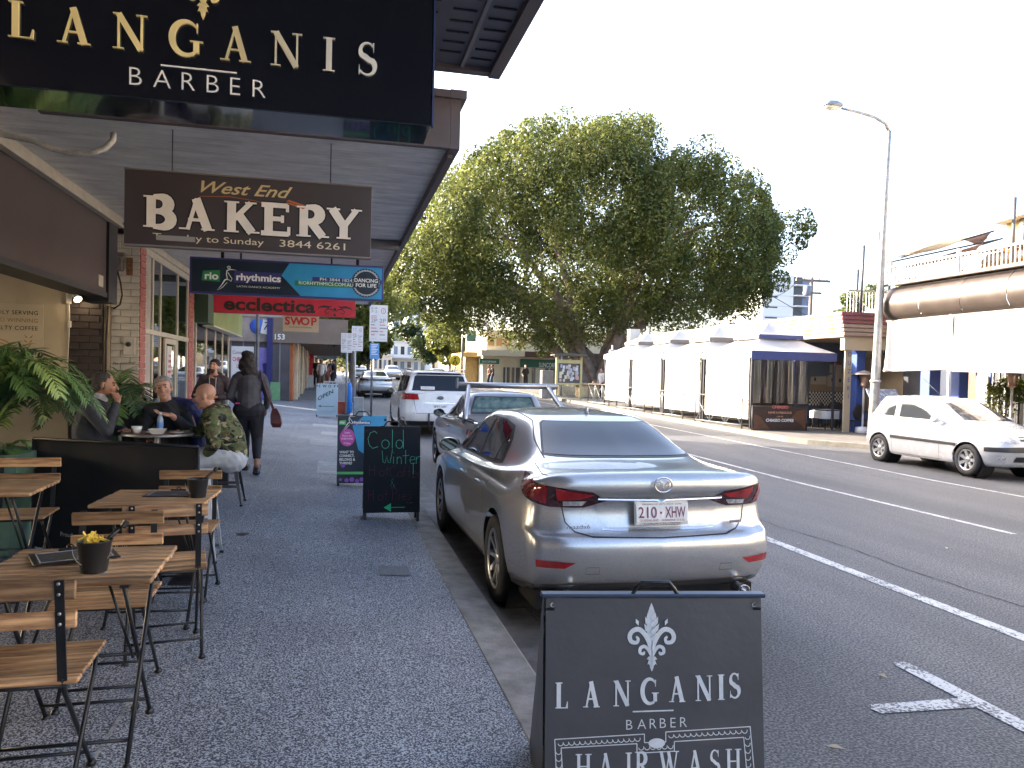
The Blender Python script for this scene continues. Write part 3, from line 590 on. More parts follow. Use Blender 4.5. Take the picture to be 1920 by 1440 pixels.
def board(par, x0, y0, x1, y1, Y, m, nm='poster', th=.02):
    a, c = at(x0, y1, Y=Y), at(x1, y0, Y=Y); b = B(); b.bb(a.x, c.x, Y-th, Y, a.z, c.z); b.build(nm, m, par); return a.x, c.x, a.z, c.z
a = board(t, 433, 650, 476, 722, 31.39, mat('paper_white', (.62, .6, .6), .6))
h = a[3]-a[2]; txt('Community', (a[0]+.05, 31.365, a[3]-.2*h), (1, 0, 0), (0, 0, 1), .13, MT['print_black'], t, width=(a[1]-a[0])*.8)
txt('CHRISTMAS', (a[0]+.05, 31.365, a[3]-.38*h), (1, 0, 0), (0, 0, 1), .15, m_red, t, width=(a[1]-a[0])*.86, bold=.02)
txt('LUNCH', (a[0]+.2, 31.365, a[3]-.56*h), (1, 0, 0), (0, 0, 1), .15, m_red, t, width=(a[1]-a[0])*.5, bold=.02)
a = board(t, 480, 652, 504, 752, 31.39, mat('purple_poster', (.16, .12, .42), .5, col2=(.30, .25, .6), vs=1.2), 'poster')
b = B(); ribbon(b, [(0, 0), (.3, .2), (.2, .5), (.5, .6)], [.1, .3, .2, .05], (a[0]+.1, 31.36, a[2]+.9), (1, 0, 0), (0, 0, 1), 1, .004); b.build('poster_figure', mat('deep_violet', (.03, .02, .15), .5), t)
p = at(505, 700, Y=31.2); b = B(); b.bb(p.x-.10, p.x+.10, 31.1, 31.3, gz(p.x, 31), z1-.05); tag(b.build('corner_post', mat('navy_post', (.02, .02, .12), .4)), 'dark blue square corner post beside the purple poster', 'post')
p = at(482, 700, Y=27.5); b = B(); b.lathe([(.055, 0), (.055, 3.1)], (p.x, 27.5, gz(p.x, 27.5)), 12); b.lathe([(.09, 0), (.09, .02), (0, .02)], (p.x, 27.5, gz(p.x, 27.5)), 12); tag(b.build('steel_post', mat('worn_steel', (.12, .115, .12), .5, .4, var=.3, vs=8)), 'weathered grey steel awning post behind the walking woman', 'post')
# receding fronts of building 153: alternating pilasters, doors, rollers
t = thing('shop', 'row of narrow shop fronts receding under the 153 awning', 'shop', (-1.6, 45, 0))
cols = [(.33, .10, .03), (.45, .40, .30), (.22, .20, .19), (.42, .36, .27), (.12, .05, .04), (.30, .29, .27), (.44, .38, .28), (.15, .14, .14), (.34, .25, .2), (.4, .38, .34)]
y = 31.6
for i in range(22):
    w = [1.0, .7, 1.4, .5, 1.2][i % 5]*(1+i*.04); b = B(); d = [.10, .22, .02, .2, .05][i % 5]
    b.bb(-1.74, -1.62+d, y, y+w*.94, gz(-1.6, y), z0+.08+gy(y)*.2, ch=.02); b.build('bay', mat('bay_%d' % (i % 10), cols[i % 10], .55, var=.2, vs=3), t); y += w
    if y > 66: break
# ================================================================ SIGNS
M_SGB = mat('gloss_black', (.004, .005, .009), .12, coat=1, spec=.6, bump=.04, bs=3)
M_GOLD = mat('gold_letters', (.92, .74, .34), .5, .0, var=.1, vs=3)
M_PALE = mat('pale_letters', (.85, .80, .74), .4)
# barber sign (box sign across the footpath)
SY = 2.9; sx0, sx1, sz0, sz1 = -1.40, .338, 2.515, 3.66
t = thing('barber_sign', 'large glossy black box sign with gold LANGANIS BARBER lettering', 'sign', (-.5, SY, 2.5))
b = B(); b.bb(sx0, sx1, SY, SY+.24, sz0, sz1, ch=.004); b.build('box', M_SGB, t)
b = B(); b.bb(sx1, sx1+.006, SY-.004, SY+.02, sz0, sz1); b.build('edge_trim', mat('navy_metal', (.05, .07, .16), .3, .6), t)
xs = [at(px, 100, Y=SY).x for px in (15, 110, 213, 318, 415, 508, 604, 668)]
hh = .118
zb = [at(15, 72, Y=SY).z]*8
zbase = at(318, 103, Y=SY).z-.0
for i, ch in enumerate('LANGANIS'):
    serif_word(ch, (xs[i], SY-.002, zbase), (1, 0, 0), (0, 0, 1), hh, M_GOLD if i < 4 else mat('gold_pale_%d' % i, [(.80, .66, .36), (.82, .72, .50), (.84, .77, .64), (.85, .80, .70)][i-4], .35, .25), t, th=.010, T=.17, t=.05, wd=1.02)
fleur((at(381, 38, Y=SY).x, SY-.002, at(381, 38, Y=SY).z), (1, 0, 0), (0, 0, 1), .25, M_GOLD, t)
a, c = at(302, 118, Y=SY), at(444, 132, Y=SY); b = B(); b.bb(a.x, c.x, SY-.008, SY-.002, a.z-.012, a.z-.008+.001); b.build('rule', M_PALE, t)
p0 = at(243, 160, Y=SY)
for ch, px in zip('BARBER', (243, 288, 341, 388, 432, 474)):
    txt(ch, (at(px, 160, Y=SY).x, SY-.001, p0.z), (1, 0, 0), (0, 0, 1), .061, M_PALE, t, name='letter', lift=.006, bold=-.012)
# bakery sign
BY = 5.9; a, c = at(232, 457, Y=BY), at(700, 352, Y=BY); x0, x1, z0_, z1_ = a.x, c.x-.01, a.z+.005, c.z
M_BK = mat('bakery_brown', (.052, .042, .045), .5, var=.08, vs=2)
t = thing('bakery_sign', 'dark brown hanging sign reading West End BAKERY with phone number', 'sign', ((x0+x1)/2, BY, z0_))
b = B(); b.bb(x0, x1, BY, BY+.08, z0_, z1_, ch=.003); b.build('panel', M_BK, t)
b = B(); b.bb(x0-.004, x1+.004, BY-.004, BY+.084, z0_-.012, z0_-.001); b.bb(x0-.004, x1+.004, BY-.004, BY+.084, z1_+.001, z1_+.01); b.build('rim', mat('rim_grey', (.2, .18, .18), .5), t)
b = B()
for x in (x0+.3, x1-.3): b.tube([(x, BY+.04, z1_), (x, BY+.04, 3.28)], .004, 6)
b.build('hanger', M_BLK, t)
Hh = z1_-z0_; Wd = x1-x0; yS = BY-.001
m_cr = mat('bakery_letter', (.80, .74, .66), .45, var=.06, vs=8)
lx = [.07, .215, .385, .535, .68, .812]
for i, ch in enumerate('BAKERY'):
    S, adv = serif_glyph(ch, T=.27, t=.10, sf=.055, wd=1.28)
    pos = (x0+Wd*(lx[i]), yS, z0_+Hh*.235)
    o = B()
    for j, (pts, ws) in enumerate(S): ribbon(o, pts, [w+.09 for w in ws], pos, Vector((1, 0, 0)), Vector((0, 0, 1)), Hh*.43, .001+.00004*j)
    o.build('letter_outline', M_BLK, t)
    serif_word(ch, (pos[0], yS-.002, pos[2]), (1, 0, 0), (0, 0, 1), Hh*.43, m_cr, t, th=.003, T=.27, t=.10, sf=.055, wd=1.28)
m_go = mat('script_gold', (.60, .47, .24), .5)
txt('West End', (x0+Wd*.295, yS, z0_+Hh*.76), (1, 0, 0), (0, 0, 1), Hh*.155, m_go, t, shear=.45, width=Wd*.37, bold=.012)
m_or = mat('wheat_orange', (.50, .14, .04), .5)
b = B(); ribbon(b, [(0, 0), (.2, .012), (.36, -.004), (.52, -.03)], [.003, .004, .004, .002], (x0+Wd*.29, yS, z0_+Hh*.70), (1, 0, 0), (0, 0, 1), 1, .003)
for k in range(7):
    for s_ in (-1, 1): ribbon(b, [(0, 0), (.02, .008*s_), (.038, .002*s_)], [.002, .012, .001], (x0+Wd*.64+k*.016, yS, z0_+Hh*.705-k*.0045+s_*.004), (1, 0, 0), (0, 0, 1), 1, .004+.0002*k)
b.build('wheat_ear', m_or, t)
m_yl = mat('cream_print', (.72, .64, .45), .5)
txt('Tuesday to Sunday', (x0+Wd*.11, yS, z0_+Hh*.075), (1, 0, -.0), (0, 0, 1), Hh*.085, m_yl, t, width=Wd*.44)
b = B(); b.bb(x0+Wd*.125, x0+Wd*.275, yS-.006, yS-.003, z0_+Hh*.065, z0_+Hh*.135); b.build('cover_tape', mat('grey_tape', (.27, .27, .27), .5), t)
txt('3844 6261', (x0+Wd*.615, yS, z0_+Hh*.075), (1, 0, 0), (0, 0, 1), Hh*.095, m_yl, t, width=Wd*.275)
# dance school sign
RY = 8.6; a, c = at(355, 549, Y=RY), at(720, 500, Y=RY); x0, x1, z0_, z1_ = a.x, c.x, a.z, c.z; Hh = z1_-z0_; Wd = x1-x0; yS = RY-.001
t = thing('dance_sign', 'navy and sky blue hanging sign reading rio rhythmics', 'sign', ((x0+x1)/2, RY, z0_))
m_nv = mat('sign_navy', (.008, .018, .035), .35, var=.2, vs=4); m_sky = mat('sign_sky', (.025, .25, .50), .35, var=.12, vs=3); m_ind = mat('sign_indigo', (.035, .035, .16), .35)
b = B(); b.bb(x0, x1, RY, RY+.10, z0_, z1_, ch=.004); b.build('box', m_ind, t)
b = B(); b.bb(x0+.02, x0+Wd*.60, RY-.003, RY-.0005, z0_+.02, z1_-.02); b.build('panel', m_nv, t)
b = B(); b.prism([(x0+Wd*.56, z0_+.02), (x1-.02, z0_+.02), (x1-.02, z1_-.02), (x0+Wd*.50, z1_-.02), (x0+Wd*.46, z0_+Hh*.6)], lambda p, q, h: (p, h, q), RY-.005, RY-.0035); b.build('panel', m_sky, t)
m_w = mat('print_white2', (.75, .77, .78), .4); m_gn = mat('print_green', (.02, .20, .07), .4)
b = B(); b.prism([(x0+Wd*.06, z0_+Hh*.36), (x0+Wd*.15, z0_+Hh*.34), (x0+Wd*.15, z0_+Hh*.66), (x0+Wd*.065, z0_+Hh*.62)], lambda p, q, h: (p, h, q), RY-.006, RY-.004); b.build('patch', m_gn, t)
b = B(); b.prism([(x0+Wd*.22, z0_+Hh*.33), (x0+Wd*.46, z0_+Hh*.36), (x0+Wd*.46, z0_+Hh*.66), (x0+Wd*.22, z0_+Hh*.66)], lambda p, q, h: (p, h, q), RY-.006, RY-.004); b.build('patch', m_ind, t)
txt('rio', (x0+Wd*.075, yS-.006, z0_+Hh*.40), (1, 0, 0), (0, 0, 1), Hh*.19, m_w, t, width=Wd*.068, bold=.03)
txt('rhythmics', (x0+Wd*.232, yS-.006, z0_+Hh*.41), (1, 0, 0), (0, 0, 1), Hh*.18, m_w, t, width=Wd*.225, bold=.03)
txt('LATIN DANCE ACADEMY', (x0+Wd*.235, yS-.004, z0_+Hh*.215), (1, 0, 0), (0, 0, 1), Hh*.05, m_w, t, width=Wd*.22)
b = B()
def dancer(b, P, s_, l0=.0):
    for k, (pts, ws) in enumerate([([(.0, -.1), (.18, .12), (.34, .38), (.44, .44)], [.0, .03, .06, .03]), ([(.44, .44), (.40, .62), (.42, .80), (.56, .86), (.86, .84)], [.03, .045, .05, .04, 0]),
        ([(.34, .40), (.50, .40), (.60, .33), (.64, .45), (.56, .56), (.46, .72)], [.03]*6), (arc(.50, .95, .06, .05, 0, 360, 10), [.03]*11), ([(.02, -.1), (.24, .05), (.44, .28)], [0, .03, .02])]):
        ribbon(b, pts, ws, P, Vector((1, 0, 0)), Vector((0, 0, 1)), s_, .006+l0+.0002*k)
dancer(b, (x0+Wd*.135, yS, z0_+Hh*.16), Hh*.62); b.build('dancer_emblem', m_w, t)
b = B(); b.bb(x0+Wd*.62, x1-.02, RY-.007, RY-.0055, z0_+Hh*.48, z0_+Hh*.60); b.build('band', m_ind, t)
b = B(); b.bb(x0+Wd*.53, x0+Wd*.90, RY-.007, RY-.0055, z0_+Hh*.34, z0_+Hh*.475); b.build('band', m_gn, t)
txt('PH: 3844 1824', (x0+Wd*.66, yS-.007, z0_+Hh*.505), (1, 0, 0), (0, 0, 1), Hh*.085, m_w, t, width=Wd*.17)
txt('RIORHYTHMICS.COM.AU', (x0+Wd*.55, yS-.007, z0_+Hh*.375), (1, 0, 0), (0, 0, 1), Hh*.09, m_w, t, width=Wd*.285)
cx, cz = x0+Wd*.905, z0_+Hh*.5
def disc(b, cx, y, cz, r, n=36, star=0):
    b.add([(cx+r*(1-(star if k % 2 else 0))*math.cos(2*PI*k/n), y, cz+r*(1-(star if k % 2 else 0))*math.sin(2*PI*k/n)) for k in range(n)], [tuple(range(n))[::-1]])
b = B(); disc(b, cx, RY-.0085, cz, Hh*.41, 48); b.build('badge', m_nv, t)
b = B(); disc(b, cx, RY-.0095, cz, Hh*.39, 60, .07); b.build('badge', mat('badge_grey', (.35, .38, .42), .4), t)
b = B(); disc(b, cx, RY-.0105, cz, Hh*.33); b.bb(cx-Hh*.36, cx+Hh*.36, RY-.0125, RY-.0115, cz-Hh*.15, cz+Hh*.15); b.build('badge', m_nv, t)
txt('DANCING', (cx, yS-.0125, cz+Hh*.02), (1, 0, 0), (0, 0, 1), Hh*.10, m_w, t, align='C', width=Hh*.66, bold=.02)
txt('FOR LIFE', (cx, yS-.0125, cz-Hh*.12), (1, 0, 0), (0, 0, 1), Hh*.10, m_w, t, align='C', width=Hh*.58, bold=.02)
b = B()
for px in (416, 671): x = at(px, 480, Y=RY).x; b.tube([(x, RY+.05, z1_), (x, RY+.05, 3.28)], .018, 6)
b.build('hanger', M_BLK, t)
# red ecclectica sign
EY = 11.6; a, c = at(400, 590, Y=EY), at(667, 556, Y=EY); x0, x1, z0_ = a.x, c.x, a.z+.035; z1_ = z0_+.42; Hh = z1_-z0_; Wd = x1-x0; yS = EY-.001
t = thing('hanging_sign', 'red hanging sign reading ecclectica in black', 'sign', ((x0+x1)/2, EY, z0_))
m_rd = mat('sign_red', (.46, .022, .045), .4, var=.12, vs=4)
b = B(); b.bb(x0, x1, EY, EY+.12, z0_, z1_, ch=.004); b.build('box', m_rd, t)
b = B()
for x in (x0+.35, x1-.35): b.tube([(x, EY+.06, z1_), (x, EY+.06, 3.28)], .014, 6)
b.build('hanger', M_BLK, t)
zt = at(500, 583, Y=EY).z
txt('ecclectica', (x0+Wd*.07, yS, zt), (1, 0, 0), (0, 0, 1), .17, MT['print_black'], t, width=Wd*.64, bold=.03)
b = B()
for s_ in (-1, 1):
    ribbon(b, [(s_*.01, .02), (s_*.05, .06), (s_*.10, .065), (s_*.14, .03), (s_*.12, -.005), (s_*.09, .005), (s_*.095, .03)], [.006, .016, .016, .014, .012, .01, .004], (x0+Wd*.85, yS, zt), (1, 0, 0), (0, 0, 1), 1, .002)
    ribbon(b, [(s_*.04, .11), (s_*.09, .09), (s_*.15, .10), (s_*.22, .085), (s_*.25, .05)], [0, .03, .035, .02, 0], (x0+Wd*.85, yS, zt), (1, 0, 0), (0, 0, 1), 1, .003)
disc(b, x0+Wd*.85, yS-.004, zt-.02, .018, 10); disc(b, x0+Wd*.85, yS-.004, zt+.06, .022, 10); b.build('ornament', MT['print_black'], t)
# SWOP hanging sign
WY = 17.5; a, c = at(530, 617, Y=WY), at(598, 588, Y=WY); x0, x1, z0_ = a.x, c.x, a.z-.05; z1_ = z0_+.62
t = thing('hanging_sign', 'cream hanging sign reading SWOP in red', 'sign', ((x0+x1)/2, WY, z0_))
b = B(); b.bb(x0, x1, WY, WY+.06, z0_, z1_, ch=.004); b.tube([(x0+.2, WY+.03, z1_), (x0+.2, WY+.03, 3.28)], .014, 6); b.tube([(x1-.2, WY+.03, z1_), (x1-.2, WY+.03, 3.28)], .014, 6); b.build('panel', mat('sign_cream', (.50, .43, .34), .5), t)
for i, ch in enumerate('SWOP'): txt(ch, (x0+(x1-x0)*(.13+.245*i), WY-.001, at(560, 609, Y=WY).z), (1, 0, 0), (0, 0, 1), .16, m_red, t, align='C', bold=.035, name='letter')
txt('CLOTHING EXCHANGE', (x0+(x1-x0)*.18, WY-.001, at(560, 615, Y=WY).z), (1, 0, 0), (0, 0, 1), .03, MT['print_black'], t, width=(x1-x0)*.62)
# parking signs on steel poles
M_SGW = mat('sign_white', (.60, .60, .60), .45, var=.05, vs=5); m_gy = mat('print_grey', (.22, .22, .25), .5)
def parking(px0, py0, px1, py1, Y, pole_px, label, blue=None, flip=False, grp='parking signs on the near kerb', top=None):
    a, c = at(px0, py1, Y=Y), at(px1, py0, Y=Y); x0, x1, z0, z1 = a.x, c.x, a.z, c.z; Xp = at(pole_px, 700, Y=Y).x; w = x1-x0; h = z1-z0
    t = thing('parking_sign', label, 'parking sign', (Xp, Y, gz(Xp, Y)), grp)
    b = B(); b.tube([(Xp, Y, gz(Xp, Y)), (Xp, Y, (z1 if top is None else top)-.02)], .035, 10); b.build('pole', M_STEEL, t)
    b = B(); b.bb(x0, x1, Y-.05, Y-.042, z0, z1, ch=.004); b.build('plate', M_SGW, t); y = Y-.0505
    for k in (0, 1):
        bx = x0+w*(.04+.48*k)
        txt('2P', (bx+w*.03, y, z0+h*.52), (1, 0, 0), (0, 0, 1), h*.105, m_gy, t, width=w*.36, bold=.01)
        for j in range(4): b = B(); zz = z0+h*(.44-.09*j); b.bb(bx+w*.05, bx+w*(.25+.1*((j+k) % 3)), y-.002, y-.0005, zz, zz+h*.03); b.build('print', [m_gy, MT['print_pink']][(j+k) % 2], t)
        b = B(); ribbon(b, [(0, 0), (w*.3, 0)], [h*.008]*2, (bx+w*.06, y, z0+h*.07), (1, 0, 0), (0, 0, 1), 1, .002); b.build('arrow', m_gy, t)
    b = B(); ribbon(b, arc(0, 0, w*.12, w*.15, 0, 360, 18), [w*.03]*19, (x0+w*.76, y, z0+h*.84), (1, 0, 0), (0, 0, 1), 1, .002); b.build('ring', m_red, t)
    txt('S', (x0+w*.76, y, z0+h*.80), (1, 0, 0), (0, 0, 1), h*.07, m_gy, t, align='C')
    txt('6-8' if not flip else '7-9', (x0+w*.08, y, z0+h*.88), (1, 0, 0), (0, 0, 1), h*.06, m_gy, t, width=w*.34); txt('7-2', (x0+w*.08, y, z0+h*.79), (1, 0, 0), (0, 0, 1), h*.06, m_gy, t, width=w*.34)
    for j in range(2): b = B(); zz = z0+h*(.69-.04*j); b.bb(x0+w*.08, x0+w*.4, y-.002, y-.0005, zz, zz+h*.02); b.build('print', MT['print_pink'], t)
    if blue:
        a, c = at(blue[0], blue[3], Y=Y), at(blue[2], blue[1], Y=Y); b = B(); b.bb(a.x, c.x, Y-.05, Y-.042, a.z, c.z, ch=.004); b.build('blue_plate', mat('plate_blue', (.10, .27, .55), .45), t)
        b = B()
        for j in range(7): zz = c.z-(c.z-a.z)*(.12+.1*j); b.bb(a.x+.04, c.x-.04-(j % 3)*.03, Y-.053, Y-.0505, zz, zz+.018)
        b.build('print', m_w, t)
    return t
parking(692, 573, 727, 640, 23.0, 697, 'tall white double parking sign with a light blue plate below', (693, 644, 711, 673))
parking(659, 612, 681, 658, 26.0, 665, 'white parking sign standing just right of its twin', grp='parking signs on the near kerb')
parking(639, 625, 661, 661, 25.2, 650, 'lower white parking sign left of its twin by the blue umbrella', flip=True)
p = at(642, 700, Y=26); 
# pedestrian crossing sign (yellow disc), far
YP = 60; p = at(853, 676, Y=YP); t = thing('crossing_sign', 'round yellow pedestrian crossing sign above the white van', 'road sign', (p.x, YP, gy(YP)))
b = B(); b.tube([(p.x, YP, gy(YP)), (p.x, YP, p.z+.3)], .05, 8); b.build('pole', M_STEEL, t)
b = B(); b.lathe([(0, 0), (.42, 0), (.42, .03), (0, .03)], (p.x, YP-.08, p.z), 20, 'Y'); b.build('disc', mat('sign_yellow', (.75, .55, .02), .45), t)
b = B(); ribbon(b, [(-.16, -.25), (0, .05), (.16, -.25)], [.08]*3, (p.x, YP-.082, p.z), (1, 0, 0), (0, 0, 1), 1, .01); disc(b, p.x, YP-.10, p.z+.17, .08, 10); b.build('figure', MT['print_black'], t)
# ---- A-frame boards
def aframe(name, label, P, w, h, m_face, lean=.13, m_leg=M_BLK, foot=.05, handle=True, rz=0, lb=None):
    """P: bottom centre of front face on ground; returns (thing, origin bottom-left, xd, ud)"""
    P = Vector(P); t = thing(name, label, 'sign board', P)
    Z = Matrix.Rotation(rz, 3, 'Z'); lb = lb or lean; ud = Z @ Vector((0, math.sin(lean), math.cos(lean))); xd = Z @ Vector((1, 0, 0)); n = Z @ Vector((0, -math.cos(lean), math.sin(lean))); fy = Z @ Vector((0, 1, 0))
    M = Matrix((xd, -n, ud)).transposed()
    b = B(); b.box(P+ud*(foot+h/2)+n*-.012, (w, .02, h), M, 0, .003); b.build('front_board', m_face, t)
    ud2 = Z @ Vector((0, -math.sin(lb), math.cos(lb))); M2 = Matrix((xd, Z @ Vector((0, math.cos(lb), math.sin(lb))), ud2)).transposed()
    top = P+ud*(foot+h); P2 = top-ud2*(h+foot)*math.cos(lean)/math.cos(lb)+fy*.03
    b = B(); b.box(P2+ud2*(foot+h/2), (w, .02, h), M2, 0, .003); b.build('back_board', m_face, t)
    b = B()
    for s_ in (-1, 1):
        b.bar(P+xd*(s_*(w/2-.02))-n*.024, top+xd*(s_*(w/2-.02))-n*.024-ud*.03, .03, .02, -fy); b.bar(P2+xd*(s_*(w/2-.02))-fy*.02, top+xd*(s_*(w/2-.02))+Vector((0, .0, -.04)), .03, .02, fy)
    b.build('frame', m_leg, t)
    if handle:
        b = B(); hw = .075; b.tube([top+xd*-hw*1.7, top+xd*-hw*1.25, top+xd*-hw+Vector((0, 0, .03)), top+xd*-hw*.72+Vector((0, 0, .055)), top+xd*hw*.72+Vector((0, 0, .055)), top+xd*hw+Vector((0, 0, .03)), top+xd*hw*1.25, top+xd*hw*1.7], .008, 8); b.build('handle', m_leg, t)
    return t, P+ud*foot-xd*(w/2)+n*-.0015, xd, ud, n
# foreground barber board
m_cb = mat('charcoal_board', (.048, .050, .060), .42, var=.16, vs=2.5, bump=.1, bs=30)
a, c = at(1018, 1120, Y=2.78), at(1408, 1117, Y=2.78); w = (c.x-a.x)*.992; lean = .13
hb = .98; topz = (a.z+c.z)/2; Pz = topz-(hb+.04)*math.cos(lean); cy = 2.78-(hb+.04)*math.sin(lean)
t, O, xd, ud, n = aframe('barber_board', 'charcoal LANGANIS BARBER footpath board with a black handle, cut by the bottom edge', ((a.x+c.x)/2, cy, Pz), w, hb, m_cb, lean, m_leg=mat('board_black', (.010, .011, .014), .35, var=.2), foot=.04, rz=R(-8), lb=.44)
m_ch = mat('chalk_paint', (.56, .61, .66), .7, var=.10, vs=30)
O0 = O
b = B(); top = O+ud*hb; b.box(top+xd*(w/2)+Vector((0, .012, .004)), (w+.03, .05, .016), Matrix.Rotation(R(-8), 3, 'Z'), 0, .004); b.build('top_rail', mat('rail_blue', (.06, .08, .12), .3, .5), t)
b = B()
for fx in (.03, w-.03): b.lathe([(0, .004), (.008, .004), (.011, 0)], top+xd*fx-ud*.03+n*.003, 10, 'Y')
b.build('screw', M_STEEL, t)
b = B(); b.add([O+xd*-.006+n*.0, top+xd*-.006, top+xd*-.006-n*.03, O+xd*-.006-n*.56], [(0, 1, 2, 3)]); b.build('gap_shade', MT['board_black'], t)  # dark sheet stands for the shade in the gap between the boards
def onb(px, py):
    d = fw+r2*((px-960)/1460)-u2*((py-743.28)/1460); o_ = Vector((0, 0, 1.6)); h_ = o_+d*((top-o_).dot(n)/d.dot(n)); return h_, (h_-top).dot(xd), (h_-top).dot(ud)
def bl(px, py): h_, u_, v_ = onb(px, py); return top+xd*u_+ud*v_
fleur(bl(1222, 1259), xd, ud, onb(1222, 1130)[2]-onb(1222, 1259)[2], m_ch, t, th=.0012)
xs_ = [1040, 1094, 1150, 1202, 1255, 1304, 1345, 1366]
for ch, px, py in zip('LANGANIS', xs_, (1328, 1326, 1324, 1320, 1316, 1314, 1312, 1309)):
    serif_word(ch, bl(px, py)+n*.001, xd, ud, .094, m_ch, t, th=.0012, T=.17, t=.06, wd=.80, name='letter')
b = B(); ribbon(b, [(0, 0), (.158, .003)], [.005]*2, bl(1186, 1334), xd, ud, 1, .003); b.build('rule', m_ch, t)
for ch, px in zip('BARBER', (1174, 1195, 1218, 1237, 1257, 1275)): txt(ch, bl(px, 1368-(px-1174)*.05), xd, ud, .036, m_ch, t, name='letter', bold=-.01)
b = B()
def ln(p, q, wd=.0035): ribbon(b, [onb(1018+p[0], 1118+p[1]-14)[1:], onb(1018+q[0], 1118+q[1]-14)[1:]], [wd, wd], top, xd, ud, 1, .0025)
L1 = [(22, 284+0), (188, 276)]; 
for p, q in (((22, 282), (190, 272)), ((190, 272), (190, 288)), ((190, 288), (230, 287)), ((230, 287), (230, 268)), ((230, 268), (388, 258)), ((388, 258), (396, 345)), ((22, 282), (26, 370)),
    ((34, 298), (176, 290)), ((176, 290), (176, 308)), ((176, 308), (246, 304)), ((246, 304), (246, 286)), ((246, 286), (376, 278)), ((376, 278), (382, 345)), ((34, 298), (38, 370))): ln(p, q)
b.build('border_line', m_ch, t)
b = B(); k = 0
def cc(x, y):
    global k
    k += 1; o_ = onb(1018+x, 1118+y-14); ribbon(b, [(o_[1]+p[0]*.010, o_[2]+p[1]*.010) for p in arc(0, 0, 1, 1, -170, 20, 6)], [.003]*7, top, xd, ud, 1, .0025)
for i in range(15): cc(33+i*10.3, 289-i*.6)
for i in range(14): cc(240+i*10.6, 274-i*.65)
for i in range(6): cc(184+i*11, 297-i*.5)
for i in range(5): cc(29+i*.4, 305+i*13); cc(383+i*.4, 277+i*13)
b.build('border_loops', m_ch, t, kind='stuff')
b = B(); b.add([bl(1231, 1393)+xd*(.032*math.cos(2*PI*k/24))+ud*(.018*math.sin(2*PI*k/24))+n*.0035 for k in range(24)], [tuple(range(24))]); b.build('oval', m_ch, t)
for i, (ch, px) in enumerate(zip('HAIRWASH', (1078, 1122, 1172, 1190, 1236, 1290, 1330, 1360))):
    serif_word(ch, bl(px, 1463-i*1.5), xd, ud, .094, m_ch, t, th=.0012, T=.12, t=.05, wd=.74, name='letter')
# cold winter chalkboard
t, O, xd, ud, n = aframe('chalkboard', 'black A-frame chalkboard with green Cold Winter chalk lettering', (.635, 8.35, .01), .60, .92, mat('chalk_black', (.006, .008, .012), .6, var=.4, vs=3, spec=.25), .12, foot=.10)
m_cg = mat('chalk_green', (.16, .95, .58), .9); m_cr2 = mat('chalk_red', (.42, .045, .09), .8)
def hand(pts, sc, P, m, wd=.014, nm='chalk_stroke', lift=.004):
    b = B()
    for st in pts: ribbon(b, st, [wd]*len(st), P, xd, ud, sc, lift)
    return b.build(nm, m, t)
def word(s, ox, oy, h, m, w_=.014, sp=.62):
    G = {'C': [[(.55, .85), (.4, 1), (.15, .9), (.02, .55), (.1, .2), (.3, .0), (.6, .1)]], 'o': [arc(.25, .25, .22, .25, 90, 450, 12)], 'l': [[(.15, 1.1), (.15, .0)]], 'd': [arc(.22, .25, .2, .25, 60, 420, 12), [(.44, 1.1), (.45, .0)]],
         'W': [[(0, .9), (.08, .1), (.2, .05), (.35, .55), (.42, .1), (.55, .05), (.72, 1)]], 'i': [[(.1, .5), (.1, 0)], [(.1, .75), (.11, .8)]], 'n': [[(.05, .5), (.05, 0)], [(.05, .35), (.2, .5), (.33, .4), (.35, 0)]],
         't': [[(.2, .95), (.2, 0)], [(0, .55), (.42, .58)]], 'e': [[(.05, .25), (.4, .3), (.35, .5), (.15, .5), (.05, .25), (.15, .0), (.42, .05)]], 'r': [[(.05, .5), (.06, 0)], [(.06, .3), (.2, .5), (.4, .52)]],
         'H': [[(0, 1), (.02, 0)], [(.45, 1), (.45, 0)], [(0, .5), (.45, .52)]], 'f': [[(.35, 1), (.2, .95), (.18, 0)], [(.05, .5), (.35, .5)]], 'P': [[(.05, 1), (.05, 0)], [(.05, 1), (.4, .9), (.42, .65), (.05, .5)]],
         'a': [arc(.2, .25, .18, .24, 60, 420, 10), [(.4, .5), (.42, 0)]], 's': [[(.35, .5), (.1, .42), (.3, .22), (.05, .02)]], '&': [[(.45, 0), (.1, .7), (.2, .95), (.35, .8), (.05, .3), (.15, .0), (.5, .35)]]}
    x = ox
    for ch in s:
        hand(G[ch], h, O+xd*x+ud*oy, m, w_); x += h*(sp*(1.25 if ch in 'CWH' else .55 if ch in 'li' else .8))
word('Cold', .035, .685, .185, m_cg, sp=.62); word('Winter', .19, .52, .155, m_cg, sp=.55); hand([[(0, 1), (.0, .3)], [(-.02, .1), (0, .06)]], .17, O+xd*.525+ud*.36, m_cg)
word('Hot', .06, .39, .12, m_cr2, .009, .66); word('Coffee', .27, .375, .12, m_cr2, .009, .55); word('&', .28, .26, .11, m_cg, .007); word('Hot', .05, .13, .12, m_cr2, .009, .66); word('Pies', .30, .13, .13, m_cr2, .009, .6)
hand([[(.2, 0), (.8, .0)]], .30, O+xd*.20+ud*.055, mat('chalk_green2', (.03, .55, .22), .8), .018)
b = B(); b.add([O+xd*.215+ud*.055+n*.004, O+xd*.29+ud*.10+n*.004, O+xd*.29+ud*.01+n*.004], [(0, 2, 1)]); b.build('arrow_head', MT['chalk_green2'], t)
hand([[(i*.2, 0), (i*.2+.05, .05)] for i in range(3)], .12, O+xd*.46+ud*.10, m_cg, .009)
